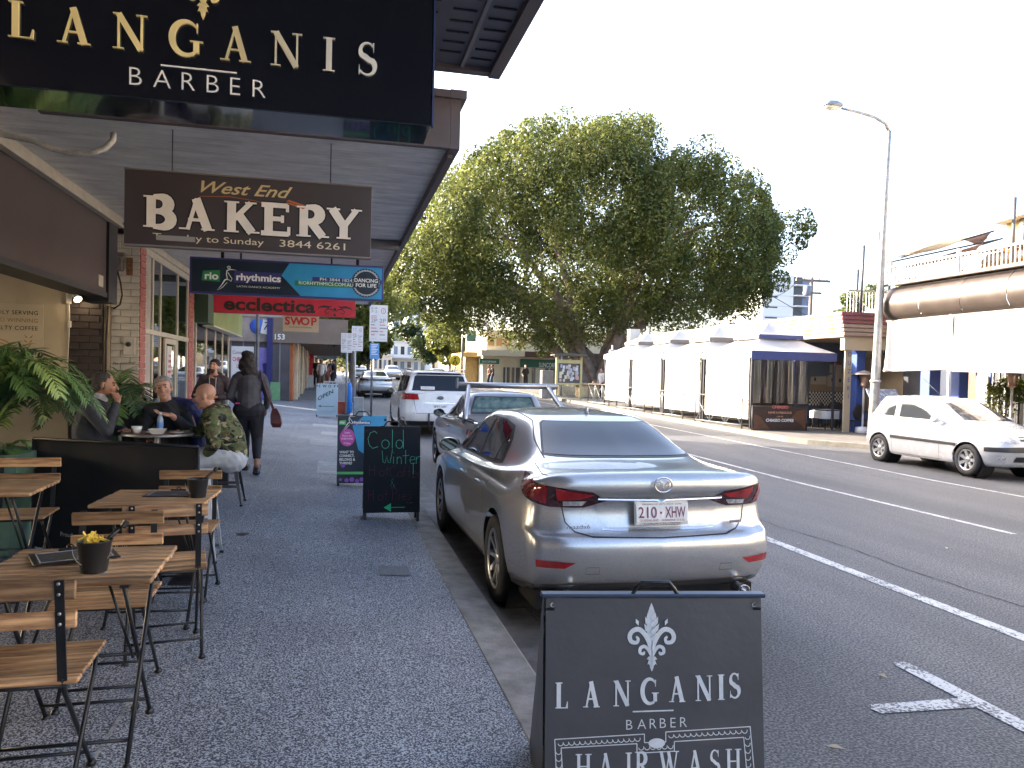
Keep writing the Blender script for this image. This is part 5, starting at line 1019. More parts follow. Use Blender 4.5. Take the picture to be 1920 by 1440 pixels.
# ================================================================ PEOPLE
def sphere_pts(n=10, m=7):
    vs = [(0, 0, 1)]; 
    for i in range(1, m):
        for k in range(n): a, p = 2*PI*k/n, PI*i/m; vs.append((math.sin(p)*math.cos(a), math.sin(p)*math.sin(a), math.cos(p)))
    vs.append((0, 0, -1)); fs = [(0, 1+k, 1+(k+1) % n) for k in range(n)]
    for i in range(m-2): fs += [(1+i*n+k, 1+(i+1)*n+k, 1+(i+1)*n+(k+1) % n, 1+i*n+(k+1) % n) for k in range(n)]
    l = len(vs)-1; fs += [(l, 1+(m-2)*n+(k+1) % n, 1+(m-2)*n+k) for k in range(n)]; return vs, fs
SPV, SPF = sphere_pts(12, 8)
def solid(prims, name, m, parent, voxel=.011, smooth=3, noise=0, seed=0, nf=9):
    """tapered capsules and ellipsoids fused into one continuous skin"""
    b = B()
    for p in prims:
        if p[0] == 'e':
            _, c, r, M = p; b.add([Vector(c)+(M @ Vector((x*r[0], y*r[1], z*r[2]))) for x, y, z in SPV], SPF)
        else:
            _, p0, p1, r0, r1 = p; p0, p1 = Vector(p0), Vector(p1); d = p1-p0
            if d.length < 1e-4: d = Vector((0, 0, 1e-3))
            q = d.to_track_quat('Z', 'Y').to_matrix(); n = 12; vs = []; rows = [(-90, 0)]
            prof = [(math.cos(R(a))*r0, math.sin(R(a))*r0) for a in (-89, -60, -30, 0)]+[(math.cos(R(a))*r1, d.length+math.sin(R(a))*r1) for a in (0, 30, 60, 89)]
            b.lathe(prof, p0, n, M=q); o = len(b.v)-len(prof)*n; b.f += [tuple(o+k for k in range(n))[::-1], tuple(o+(len(prof)-1)*n+k for k in range(n))]; b.m += [0, 0]; b.sm += [True, True]
    me = bpy.data.meshes.new(name); me.from_pydata([tuple(v) for v in b.v], [], b.f); o = bpy.data.objects.new(name, me); COL.objects.link(o)
    r = o.modifiers.new('r', 'REMESH'); r.mode = 'VOXEL'; r.voxel_size = voxel; r.use_smooth_shade = True
    s = o.modifiers.new('s', 'SMOOTH'); s.factor = .5; s.iterations = smooth
    dg = bpy.context.evaluated_depsgraph_get(); ev = o.evaluated_get(dg); me2 = bpy.data.meshes.new_from_object(ev)
    bpy.data.objects.remove(o); bpy.data.meshes.remove(me)
    if noise:
        n = len(me2.vertices); v = np.zeros(n*3); me2.vertices.foreach_get('co', v); v = v.reshape(-1, 3); nn = np.zeros(n*3); me2.vertex_normals.foreach_get('vector', nn); nn = nn.reshape(-1, 3)
        f_ = np.sin(v[:, 0]*nf*3+v[:, 2]*nf*2+seed)*.5+np.sin(v[:, 1]*nf*4-v[:, 2]*nf*3+seed*2)*.5+np.sin((v[:, 0]+v[:, 1])*nf*7+v[:, 2]*nf*6+seed)*.4
        v += nn*(f_*noise*.55)[:, None]; me2.vertices.foreach_set('co', v.ravel())
    me2.materials.clear(); me2.materials.append(m); me2.polygons.foreach_set('use_smooth', [True]*len(me2.polygons)); me2.update()
    o = bpy.data.objects.new(name, me2); COL.objects.link(o); o.parent = parent; return o
def headp(c, M, s=1.0):
    c = Vector(c); I = lambda x, y, z: c+M @ (Vector((x, y, z))*s); E_ = lambda x, y, z, a, b_, d: ('e', I(x, y, z), (a*s, b_*s, d*s), M); C_ = lambda p, q, a, b_: ('c', I(*p), I(*q), a*s, b_*s)
    return [E_(0, -.012, .035, .077, .097, .088), E_(0, .028, -.02, .066, .075, .085), E_(0, .045, -.07, .050, .050, .045), E_(0, .078, -.100, .024, .020, .018), C_((0, .098, .020), (0, .120, -.022), .009, .015),
            C_((-.036, .090, .036), (.036, .090, .036), .012, .012), E_(.078, -.002, -.005, .010, .021, .032), E_(-.078, -.002, -.005, .010, .021, .032), C_((-.020, .096, -.062), (.020, .096, -.062), .009, .009),
            E_(.038, .074, -.022, .022, .022, .024), E_(-.038, .074, -.022, .022, .022, .024)]
def handp(w, fd, nr, curl=.5, side=1, spread=.35, s=1.0):
    w, fd, nr = Vector(w), Vector(fd).normalized(), Vector(nr).normalized(); sd = fd.cross(nr).normalized()*side; out = []
    for i, (o, l) in enumerate(((-.033, .070), (-.011, .080), (.011, .075), (.032, .058))):
        k = w+(fd*.085+sd*o)*s; d = (fd+sd*o*spread*12).normalized(); out.append(('c', w+sd*o*.5*s, k, .017*s, .012*s)); a = curl; d1 = (d*math.cos(a)+nr*math.sin(a)); d2 = (d*math.cos(a*2.2)+nr*math.sin(a*2.2)); e = k+d1*l*.5*s
        out += [('c', k, e, .0105*s, .009*s), ('c', e, e+d2*l*.5*s, .009*s, .0075*s)]
    k = w+(fd*.03-sd*.035)*s; d = (fd*.6-sd*.8+nr*.25).normalized(); e = k+d*.04*s; out += [('c', w+fd*.015*s, k, .016*s, .014*s), ('c', k, e, .0125*s, .011*s), ('c', e, e+(fd*.8-sd*.35+nr*.3).normalized()*.032*s, .011*s, .009*s)]; return out
def rotz(a, tilt=0, roll=0): return (Matrix.Rotation(a, 3, 'Z') @ Matrix.Rotation(roll, 3, 'Y') @ Matrix.Rotation(tilt, 3, 'X'))
SKIN = mat('skin_fair', (.46, .245, .17), .5, var=.10, vs=14); SKIN2 = mat('skin_tan', (.34, .17, .11), .5, var=.12, vs=14)
M_EYE = mat('eye_dark', (.03, .02, .02), .2); M_LIP = mat('lip', (.33, .12, .10), .5)
def camo():
    m = mat('camouflage', (.1, .1, .05), .85); t = m.node_tree; p = t.nodes['Principled BSDF']; tc = nd(t, 'ShaderNodeTexCoord'); mp = nd(t, 'ShaderNodeMapping'); mp.inputs['Scale'].default_value = (1, 1, 1.7); t.links.new(tc.outputs['Object'], mp.inputs[0]); prev = None
    base = (.10, .115, .045, 1)
    for i, (sc_, th, col) in enumerate(((7, .53, (.055, .085, .028, 1)), (8.2, .56, (.085, .05, .028, 1)), (9, .60, (.30, .27, .15, 1)), (8.6, .585, (.008, .009, .008, 1)))):
        n = nd(t, 'ShaderNodeTexNoise'); n.inputs['Scale'].default_value = sc_; n.inputs['Detail'].default_value = 2; n.inputs['Distortion'].default_value = .8; ad = nd(t, 'ShaderNodeVectorMath', operation='ADD'); ad.inputs[1].default_value = (i*3.7, i*1.9, i*5.1); t.links.new(mp.outputs[0], ad.inputs[0]); t.links.new(ad.outputs[0], n.inputs['Vector'])
        g = nd(t, 'ShaderNodeMath', operation='GREATER_THAN'); g.inputs[1].default_value = th; t.links.new(n.outputs['Fac'], g.inputs[0]); mx = nd(t, 'ShaderNodeMix', data_type='RGBA'); t.links.new(g.outputs[0], mx.inputs[0])
        if prev is None: mx.inputs[6].default_value = base
        else: t.links.new(prev, mx.inputs[6])
        mx.inputs[7].default_value = col; prev = mx.outputs[2]
    t.links.new(prev, p.inputs['Base Color']); return m
M_CAMO = camo()
def face_bits(t, c, M, s=1.0, brow=None):
    b = B()
    for x in (-.031, .031): b.add([Vector(c)+M @ (Vector((x, .0905, .012))*s)+(M @ Vector((p[0]*.011*s, p[1]*.008*s, p[2]*.0065*s))) for p in SPV], SPF, 0, True)
    b.build('eyes', M_EYE, t); b = B(); b.tube([Vector(c)+M @ (Vector((x, .104-abs(x)*.35, -.060-abs(x)*.1))*s) for x in (-.024, -.012, 0, .012, .024)], .0042*s, 5); b.build('mouth', M_LIP, t)
    if brow:
        b = B()
        for sx in (-1, 1): b.tube([Vector(c)+M @ (Vector((sx*x, .1015-.004*(x > .03), .036+z))*s) for x, z in ((.014, 0), (.03, .004), (.045, 0))], .0045*s, 5)
        b.build('eyebrows', brow, t)
def person(lb, loc): t = thing('person', lb, 'person', loc); LOCAL.add(t.name); return t
def limbs(J, r, k=1.0):
    """J: list of joint chains [(p, r)...]"""
    out = []
    for ch in J:
        for a, c in zip(ch[:-1], ch[1:]): out.append(('c', a[0], c[0], a[1]*k+r, c[1]*k+r))
    return out
HS = 1.10
# --- man 1: grey jacket, hand at chin, faces right
def man_chin():
    t = person('seated man in a grey jacket with his hand at his chin', (-2.36, 9.0, gz(-2.36, 9.0)))
    g = t.location.copy(); M = rotz(R(-88), R(-6)); hc = Vector((.0, 0, 1.20)); V = Vector
    tor = [('c', (-.10, 0, .50), (-.13, 0, .72), .14, .15), ('c', (-.13, 0, .72), (-.09, .0, .90), .15, .12), ('c', (-.08, -.16, .96), (-.08, .16, .96), .06, .06), ('c', (-.07, 0, 1.0), (-.02, 0, 1.12), .065, .058)]
    leg = limbs([[((-.08, -.09, .50), .09), ((.34, -.12, .50), .065), ((.30, -.12, .08), .045), ((.42, -.13, .04), .035)], [((-.08, .09, .50), .09), ((.34, .12, .50), .065), ((.30, .12, .08), .045), ((.42, .13, .04), .035)]], 0)
    wr = V((.17, -.14, 1.05)); arm = limbs([[((-.08, -.20, .95), .055), ((.10, -.26, .74), .045), (wr, .028)], [((-.08, .20, .95), .055), ((.02, .25, .70), .045), ((.20, .05, .72), .03)]], 0)
    solid(tor+leg+arm+headp(hc, M, HS)+handp(wr, (-.30, .25, .55), (-.6, .5, -.4), 1.0, 1)+handp((.2, .05, .72), (.2, -.6, .1), (0, 0, -1), .5), 'body', SKIN2, t, .009)
    jt = [('c', (-.10, 0, .50), (-.13, 0, .72), .175, .185), ('c', (-.13, 0, .72), (-.09, .0, .92), .185, .165), ('c', (-.08, -.19, .97), (-.08, .19, .97), .095, .095)]
    ja = limbs([[((-.08, -.21, .95), .075), ((.10, -.27, .74), .066), ((.155, -.165, 1.0), .045)], [((-.08, .21, .95), .075), ((.02, .26, .70), .066), ((.17, .08, .72), .05)]], 0)
    solid(jt+ja, 'jacket', mat('jacket_grey', (.040, .044, .055), .8, var=.25, vs=8, bump=.3, bs=40), t, .011, 3, .006, 1)
    solid([('c', (-.065, 0, .98), (-.03, 0, 1.075), .078, .072)], 'shirt_collar', mat('shirt_white', (.5, .5, .52), .7), t, .009)
    solid(limbs([[((-.08, -.09, .50), .10), ((.34, -.12, .50), .08), ((.30, -.12, .12), .06)], [((-.08, .09, .50), .10), ((.34, .12, .50), .08), ((.30, .12, .12), .06)]], 0), 'trousers', mat('trousers_dark', (.02, .021, .026), .8, var=.2), t, .014)
    solid([('e', hc+M @ V((0, -.025, .048))*HS, (.083*HS, .098*HS, .084*HS), M), ('e', hc+M @ V((0, -.06, -.02))*HS, (.075*HS, .055*HS, .06*HS), M), ('c', hc+M @ V((.066, .01, .0))*HS, hc+M @ V((.066, .012, -.03))*HS, .018, .014), ('c', hc+M @ V((-.066, .01, .0))*HS, hc+M @ V((-.066, .012, -.03))*HS, .018, .014)], 'hair', mat('hair_greying', (.055, .05, .048), .8, var=.5, vs=40), t, .009, 2, .003, 3, 20)
    solid([('e', hc+M @ V((0, .052, -.085))*HS, (.052*HS, .048*HS, .036*HS), M), ('c', hc+M @ V((-.024, .108, -.045))*HS, hc+M @ V((.024, .108, -.045))*HS, .008, .008)], 'beard', mat('beard_grey', (.20, .18, .165), .9, var=.3, vs=60), t, .008)
    face_bits(t, hc, M, HS, mat('brow_dark', (.06, .05, .045), .8)); b = B(); b.bb(-.38, .06, -.22, .22, .42, .46, ch=.01); b.build('seat_pad', M_BLK, t) if False else None
    return t
man_chin()
b = B(); cx, cy = -2.45, 9.0; g = gz(cx, cy); b.bb(cx-.2, cx+.2, cy-.22, cy+.22, g+.36, g+.42, ch=.01)
for sx in (-1, 1):
    for sy in (-1, 1): b.tube([(cx+sx*.16, cy+sy*.17, g+.37), (cx+sx*.2, cy+sy*.2, g)], .014, 6)
tag(b.build('cafe_chair', M_BLK), 'black chair under the man in the grey jacket', 'chair')
# --- man 2: grey haired, faces camera, gesturing
def man_gesture():
    t = person('seated grey-haired man in a navy jacket gesturing with an open hand', (-1.80, 9.32, gz(-1.8, 9.3)))
    M = rotz(R(186), R(2), R(9)); V = Vector; hc = V((-.03, -.05, 1.20)); wr = V((.115, -.40, .93))
    tor = [('c', (.10, .10, .50), (.08, .08, .72), .15, .15), ('c', (.08, .08, .72), (.03, .03, .90), .15, .12), ('c', (-.14, .02, .94), (.20, .02, .96), .06, .06), ('c', (.0, .0, 1.0), (-.02, -.03, 1.12), .065, .06)]
    arm = limbs([[((.22, .02, .96), .06), ((.29, -.12, .74), .05), (wr, .03)], [((-.17, .02, .94), .06), ((-.25, -.10, .68), .05), ((-.12, -.30, .66), .032)]], 0)
    leg = limbs([[((.02, .05, .5), .09), ((.0, -.32, .48), .07), ((.02, -.30, .08), .05)], [((.18, .05, .5), .09), ((.2, -.32, .48), .07), ((.2, -.30, .08), .05)]], 0)
    solid(tor+arm+leg+headp(hc, M, HS)+handp(wr, (-.75, -.2, .12), (.15, -.2, 1), .25, 1, .5, 1.1)+handp((-.12, -.3, .66), (.6, -.5, 0), (0, 0, -1), .4), 'body', SKIN, t, .009)
    jt = [('c', (.10, .10, .50), (.08, .08, .72), .19, .19), ('c', (.08, .08, .72), (.03, .03, .92), .19, .165), ('c', (-.16, .03, .93), (.22, .03, .96), .11, .11), ('c', (0, .04, 1.0), (0, .0, 1.03), .09, .085)]
    solid(jt+limbs([[((-.18, .02, .93), .08), ((-.26, -.10, .68), .072), ((-.14, -.27, .66), .055)], [((.20, -.02, .9), .075), ((.26, -.16, .74), .07), ((.16, -.33, .89), .05)]], 0), 'jacket', mat('jacket_black', (.018, .019, .024), .75, var=.3, vs=6, bump=.3, bs=40), t, .011, 3, .007, 2)
    solid([('c', (.04, .10, 1.0), (.24, .03, .98), .11, .115), ('c', (.27, .05, .96), (.34, -.02, .76), .10, .09), ('c', (.34, -.02, .76), (.34, -.0, .55), .09, .085), ('c', (.0, .17, .9), (.3, .17, .6), .09, .1)], 'navy_sleeve', mat('jacket_navy', (.022, .03, .12), .7, var=.3, vs=7, bump=.3, bs=40), t, .011, 3, .008, 5)
    solid([('e', hc+M @ V((0, -.028, .055))*HS, (.085*HS, .10*HS, .085*HS), M), ('e', hc+M @ V((0, .050, .090))*HS, (.062*HS, .036*HS, .024*HS), M), ('e', hc+M @ V((.074, -.005, .02))*HS, (.018*HS, .04*HS, .045*HS), M), ('e', hc+M @ V((-.074, -.005, .02))*HS, (.018*HS, .04*HS, .045*HS), M)], 'hair', mat('hair_grey', (.24, .225, .21), .85, var=.45, vs=50), t, .009, 2, .004, 3, 20)
    face_bits(t, hc, M, HS, mat('brow_grey', (.17, .14, .12), .8))
    solid(limbs([[((.02, .05, .5), .10), ((.0, -.32, .48), .085), ((.02, -.30, .1), .065)], [((.18, .05, .5), .10), ((.2, -.32, .48), .085), ((.2, -.30, .1), .065)]], 0), 'trousers', mat('trousers_navy', (.03, .035, .10), .8, var=.2), t, .014)
man_gesture()
# --- man 3: camouflage hoodie, bald, white shorts, faces left
def man_camo():
    X0, Y0 = -1.12, 8.95; t = person('bald man in a camouflage hoodie and white shorts on the metal stool', (X0, Y0, gz(X0, Y0))); V = Vector
    M = rotz(R(84), R(-14)); hc = V((-.22, -.02, 1.18))
    tor = [('c', (.0, 0, .58), (-.02, 0, .76), .14, .15), ('c', (-.02, 0, .76), (-.11, 0, .92), .15, .12), ('c', (-.13, -.17, .95), (-.13, .17, .95), .06, .06), ('c', (-.14, 0, 1.0), (-.20, 0, 1.11), .07, .065)]
    arm = limbs([[((-.13, -.20, .95), .06), ((-.10, -.27, .70), .05), ((-.17, -.20, .56), .03)], [((-.13, .20, .95), .06), ((-.30, .24, .76), .05), ((-.52, .12, .78), .03)]], 0)
    leg = limbs([[((.0, -.10, .55), .09), ((-.34, -.16, .50), .065), ((-.30, -.14, .08), .045), ((-.42, -.15, .04), .035)], [((.0, .10, .55), .09), ((-.38, .14, .50), .065), ((-.36, .14, .08), .045), ((-.48, .14, .04), .035)]], 0)
    solid(tor+arm+leg+headp(hc, M, HS)+handp((-.17, -.2, .56), (-.5, .3, -.25), (.2, .3, -.8), .7)+handp((-.52, .12, .78), (-.8, -.2, 0), (0, 0, -1), .5), 'body', SKIN, t, .009)
    jt = [('c', (.03, 0, .54), (-.01, 0, .76), .195, .20), ('c', (-.01, 0, .76), (-.10, 0, .94), .20, .175), ('c', (-.12, -.19, .965), (-.12, .19, .965), .10, .10)]
    ja = limbs([[((-.13, -.21, .95), .085), ((-.09, -.285, .70), .078), ((-.155, -.22, .59), .055)], [((-.13, .21, .95), .085), ((-.30, .25, .77), .072), ((-.47, .14, .78), .05)]], 0)
    hood = [('c', (-.05, -.12, 1.02), (-.02, .0, 1.04), .055, .065), ('c', (-.02, 0, 1.04), (-.05, .12, 1.02), .065, .055), ('c', (-.05, -.12, 1.02), (-.17, -.11, 1.0), .05, .035), ('c', (-.05, .12, 1.02), (-.17, .11, 1.0), .05, .035)]
    solid(jt+ja+hood, 'camouflage_hoodie', M_CAMO, t, .010, 3, .008, 4)
    solid([('c', (.06, -.05, .50), (.06, .05, .50), .16, .16), ('c', (.0, -.10, .54), (-.34, -.16, .50), .125, .105), ('c', (.0, .10, .54), (-.36, .14, .50), .12, .10)], 'shorts', mat('shorts_white', (.46, .48, .50), .8, var=.10, vs=10), t, .011, 3, .006, 7)
    solid(limbs([[((-.02, -.02, .66), .185), ((.02, .0, .60), .19)]], 0), 'black_undershirt', mat('undershirt_black', (.012, .012, .015), .8), t, .012)
    face_bits(t, hc, M, HS, mat('brow_brown', (.2, .12, .08), .8))
    b = B()
    for x in (-.42, -.48): b.box((x, -.15 if x > -.45 else .14, .045), (.26, .09, .07), None, 0, .02)
    b.build('shoes', M_BLK, t)
man_camo()
# --- walking woman with handbag
def woman():
    X0, Y0 = -1.16, 11.65; t = person('woman in a dark top and cropped leggings walking away with a red-brown handbag', (X0, Y0, gz(X0, Y0))); V = Vector
    M = rotz(R(12), R(-4)); hc = V((-.03, .06, 1.60))
    tor = [('c', (0, 0, .92), (0, 0, 1.08), .13, .12), ('c', (0, 0, 1.08), (0, .02, 1.28), .12, .12), ('c', (-.13, .02, 1.36), (.13, .02, 1.36), .05, .05), ('c', (-.01, .03, 1.40), (-.02, .05, 1.50), .055, .05)]
    arm = limbs([[((-.18, .02, 1.36), .048), ((-.25, .0, 1.10), .042), ((-.17, .17, .98), .026)], [((.18, .02, 1.36), .048), ((.25, -.03, 1.10), .042), ((.22, .12, .92), .026)]], 0)
    leg = limbs([[((-.09, 0, .90), .10), ((-.08, .16, .50), .065), ((-.07, .26, .10), .04), ((-.07, .40, .05), .032)], [((.09, 0, .90), .10), ((.11, .02, .50), .065), ((.13, -.17, .13), .038), ((.13, -.10, .035), .03)]], 0)
    solid(tor+arm+leg+headp(hc, M, 1.05)+handp((-.17, .17, .98), (.2, .5, -.3), (1, 0, 0), .5)+handp((.22, .12, .92), (0, .5, -.6), (-1, 0, 0), .5), 'body', SKIN2, t, .010)
    solid([('c', (0, -.01, 1.0), (0, 0, 1.10), .175, .16), ('c', (0, 0, 1.10), (0, .01, 1.28), .155, .165), ('c', (-.13, .01, 1.37), (.13, .01, 1.37), .085, .085)]+limbs([[((-.18, .02, 1.35), .068), ((-.26, .0, 1.10), .058), ((-.18, .15, .99), .042)], [((.18, .02, 1.35), .068), ((.26, -.03, 1.10), .058), ((.225, .10, .94), .042)]], 0), 'top', mat('knit_charcoal', (.065, .067, .085), .85, var=.2, vs=10, bump=.3, bs=60), t, .011, 3, .003, 3)
    solid([('c', (-.07, -.02, .90), (.07, -.02, .90), .155, .155), ('c', (0, 0, .97), (0, 0, 1.0), .16, .15)]+limbs([[((-.09, -.01, .86), .125), ((-.08, .16, .50), .082), ((-.072, .24, .22), .058)], [((.09, -.01, .86), .125), ((.11, .02, .50), .082), ((.125, -.12, .24), .055)]], 0), 'leggings', mat('leggings_black', (.010, .012, .020), .75, var=.2), t, .011, 3, .003, 6)
    solid([('e', hc+M @ V((0, -.03, .04)), (.098, .115, .10), M), ('e', hc+V((.0, -.09, -.04)), (.11, .08, .11), M), ('e', hc+V((.03, -.10, -.15)), (.12, .06, .09), M), ('e', hc+V((.10, -.08, -.19)), (.06, .05, .06), M), ('e', hc+V((-.02, -.06, .10)), (.07, .07, .045), M), ('e', hc+V((-.08, -.04, -.06)), (.05, .07, .09), M)], 'hair', mat('hair_dark', (.022, .016, .016), .7, var=.5, vs=30), t, .010, 2, .010, 9, 22)
    b = B(); b.box((.13, -.135, .065), (.10, .26, .085), (R(22), 0, 0), 0, .03); b.box((-.07, .34, .04), (.09, .26, .08), None, 0, .02); b.build('shoes', M_BLK, t)
    return t, X0, Y0
t, X0, Y0 = woman(); g = gz(X0, Y0)
t = thing('handbag', 'dark handbag with a red-brown side hanging from the woman', 'handbag', (X0+.30, Y0-.02, g+.80))
b = B(); vs = []; x, y = X0+.33, Y0-.03
for z, a, c in ((.66, .10, .055), (.72, .135, .075), (.84, .12, .065), (.93, .075, .03)): vs += [(x+.06*math.sin(z*3)+c*s, y+a*q, g+z) for s, q in ((-1, -.8), (1, -.8), (1, .8), (-1, .8))]
b.add(vs, [(i*4+k, i*4+(k+1) % 4, (i+1)*4+(k+1) % 4, (i+1)*4+k) for i in range(3) for k in range(4)]+[(3, 2, 1, 0), (12, 13, 14, 15)]); b.build('bag', mat('bag_leather', (.13, .028, .025), .35, col2=(.03, .012, .014), vs=5), t)
b = B(); b.tube([(x, y-.08, g+.92), (X0+.24, y-.06, g+1.15), (X0+.17, y-.075, g+1.36), (X0+.14, y+.02, g+1.47), (X0+.17, y+.10, g+1.36), (x, y+.1, g+.92)], .010, 6); b.build('strap', mat('strap_brown', (.07, .02, .02), .5), t)
b = B(); b.box((X0-.14, Y0-.19, g+1.0), (.06, .012, .016), None, 0, .003); tag(b.build('phone', mat('phone_pink', (.7, .03, .35), .4)), 'small bright pink phone edge at the woman\'s waistband', 'phone')
# --- hooded man by the shop front
def hooded():
    X0, Y0 = -1.86, 13.2; t = person('standing person in a dark hoodie and beanie leaning by the second shop front', (X0, Y0, gz(X0, Y0))); V = Vector
    M = rotz(R(168), R(16), R(-10)); hc = V((-.0, -.0, 1.45))
    solid([('c', (0, .05, .80), (0, .08, 1.0), .14, .14), ('c', (0, .08, 1.0), (0, .06, 1.2), .14, .15), ('c', (-.15, .05, 1.24), (.15, .05, 1.24), .07, .07), ('c', (0, .04, 1.26), (0, .02, 1.37), .055, .05)]+limbs([[((-.18, .05, 1.22), .05), ((-.27, .02, .98), .04), ((-.08, -.12, .95), .027)], [((.18, .05, 1.22), .05), ((.27, .02, .98), .04), ((.08, -.12, .97), .027)]], 0)+limbs([[((-.08, .05, .8), .09), ((-.09, .0, .42), .06), ((-.09, .06, .06), .04)], [((.08, .05, .8), .09), ((.09, -.02, .42), .06), ((.09, .02, .06), .04)]], 0)+headp(hc, M, 1.0)+handp((-.08, -.12, .95), (.6, -.3, 0), (0, -.3, -1), .6)+handp((.08, -.12, .97), (-.6, -.3, 0), (0, -.3, -1), .6), 'body', SKIN, t, .011)
    solid([('c', (0, .05, .82), (0, .08, 1.0), .17, .165), ('c', (0, .08, 1.0), (0, .06, 1.18), .165, .165), ('c', (-.15, .05, 1.23), (.15, .05, 1.23), .09, .09), ('c', (-.07, .1, 1.30), (.07, .1, 1.30), .07, .07)]+limbs([[((-.18, .05, 1.21), .075), ((-.28, .02, .98), .062), ((-.10, -.11, .95), .045)], [((.18, .05, 1.21), .075), ((.28, .02, .98), .062), ((.10, -.11, .97), .045)]], 0), 'hoodie', mat('hoodie_plum', (.055, .040, .048), .85, var=.35, vs=5), t, .012, 3, .006, 2)
    solid(limbs([[((-.08, .05, .8), .12), ((-.09, .0, .42), .085), ((-.09, .06, .1), .07)], [((.08, .05, .8), .12), ((.09, -.02, .42), .085), ((.09, .02, .1), .07)]], 0), 'trousers', mat('trousers_dark', (.02, .021, .026), .8), t, .014)
    solid([('e', hc+M @ V((0, -.02, .055)), (.088, .105, .085), M)], 'beanie', mat('beanie_brown', (.05, .03, .028), .9, var=.3, vs=30), t, .010)
    solid([('e', hc+M @ V((0, .055, -.075)), (.055, .052, .05), M)], 'beard', mat('beard_dark', (.04, .025, .02), .9), t, .010)
    b = B()
    for s in (-1, 1): b.tube([(s*.05, -.10, 1.28), (s*.045, -.125, 1.12), (s*.05, -.13, 1.02)], .007, 5)
    b.build('drawstring', mat('cord_white', (.5, .48, .45), .7), t); face_bits(t, hc, M)
hooded()
# --- small far pedestrians
def walker(x, y, yaw, h, top, bot, label, skin=SKIN, legs_bare=False, hairc=(.03, .02, .015), vox=.02):
    t = person(label, (0, 0, 0)); k = h/1.72; S = lambda *p: tuple(q*k for q in p); M = Matrix.Identity(3)
    L = limbs([[(S(-.09, 0, .9), .09*k), (S(-.09, .12, .48), .06*k), (S(-.09, .16, .08), .04*k), (S(-.09, .27, .04), .035*k)], [(S(.09, 0, .9), .09*k), (S(.09, .02, .48), .06*k), (S(.09, -.14, .08), .04*k), (S(.09, -.04, .04), .035*k)]], 0)
    T = [('c', S(0, 0, .92), S(0, 0, 1.12), .14*k, .13*k), ('c', S(0, 0, 1.12), S(0, 0, 1.28), .13*k, .14*k), ('c', S(-.15, 0, 1.38), S(.15, 0, 1.38), .07*k, .07*k), ('c', S(0, 0, 1.4), S(0, .01, 1.5), .055*k, .05*k)]
    Ar = limbs([[(S(-.19, 0, 1.36), .05*k), (S(-.25, -.03, 1.10), .042*k), (S(-.20, .14, .95), .03*k), (S(-.19, .2, .9), .028*k)], [(S(.19, 0, 1.36), .05*k), (S(.25, -.03, 1.10), .042*k), (S(.20, .12, .93), .03*k), (S(.19, .18, .88), .028*k)]], 0)
    solid(T+L+Ar+headp(S(0, .02, 1.60), M, k), 'body', skin, t, vox, 2)
    solid([('c', a, b_, r0+.02, r1+.02) for _, a, b_, r0, r1 in T[:3]]+[('c', a, b_, r0+.016, r1+.016) for _, a, b_, r0, r1 in (Ar[0], Ar[3])], 'shirt', top, t, vox, 2)
    if bot: solid([('c', a, b_, r0+.018, r1+.018) for _, a, b_, r0, r1 in ([L[0], L[3]] if legs_bare else [L[0], L[1], L[3], L[4]])], 'trousers', bot, t, vox, 2)
    solid([('e', S(0, -.01, 1.645), (.085*k, .10*k, .08*k), M)], 'hair', mat('hair_%d' % int(hairc[0]*1000), hairc, .8), t, vox, 1)
    t.location = (x, y, gz(x, y)); t.rotation_euler = (0, 0, yaw); return t
K_ = mat('cloth_black', (.02, .018, .02), .8); Wc = mat('cloth_white', (.6, .58, .55), .8); Br = mat('cloth_brown', (.20, .08, .05), .8); Bl = mat('cloth_blue', (.05, .08, .16), .8); Rdc = mat('cloth_red', (.4, .05, .05), .8)
for (px, Y, h, yaw, top, bot, lb, bare) in ((593, 50, 1.7, 180, K_, K_, 'far pedestrian in a black coat beside the red banner', False), (603, 44, 1.72, 180, Wc, mat('cloth_khaki', (.14, .11, .08), .8), 'far pedestrian in a white T-shirt and shorts', True), (613, 46, 1.6, 175, Br, Br, 'far pedestrian in a brown dress next to the white T-shirt', True), (626, 48, 1.75, 90, K_, K_, 'far pedestrian in black standing side-on by the tree trunk', False), (619, 53, 1.75, 180, Bl, K_, 'far pedestrian in dark blue half hidden behind the group', False), (600, 56, 1.7, 180, Rdc, K_, 'farthest pedestrian in red by the banner', False)):
    walker(at(px, 700, Y=Y).x, Y, R(yaw), h, top, bot, lb, legs_bare=bare)
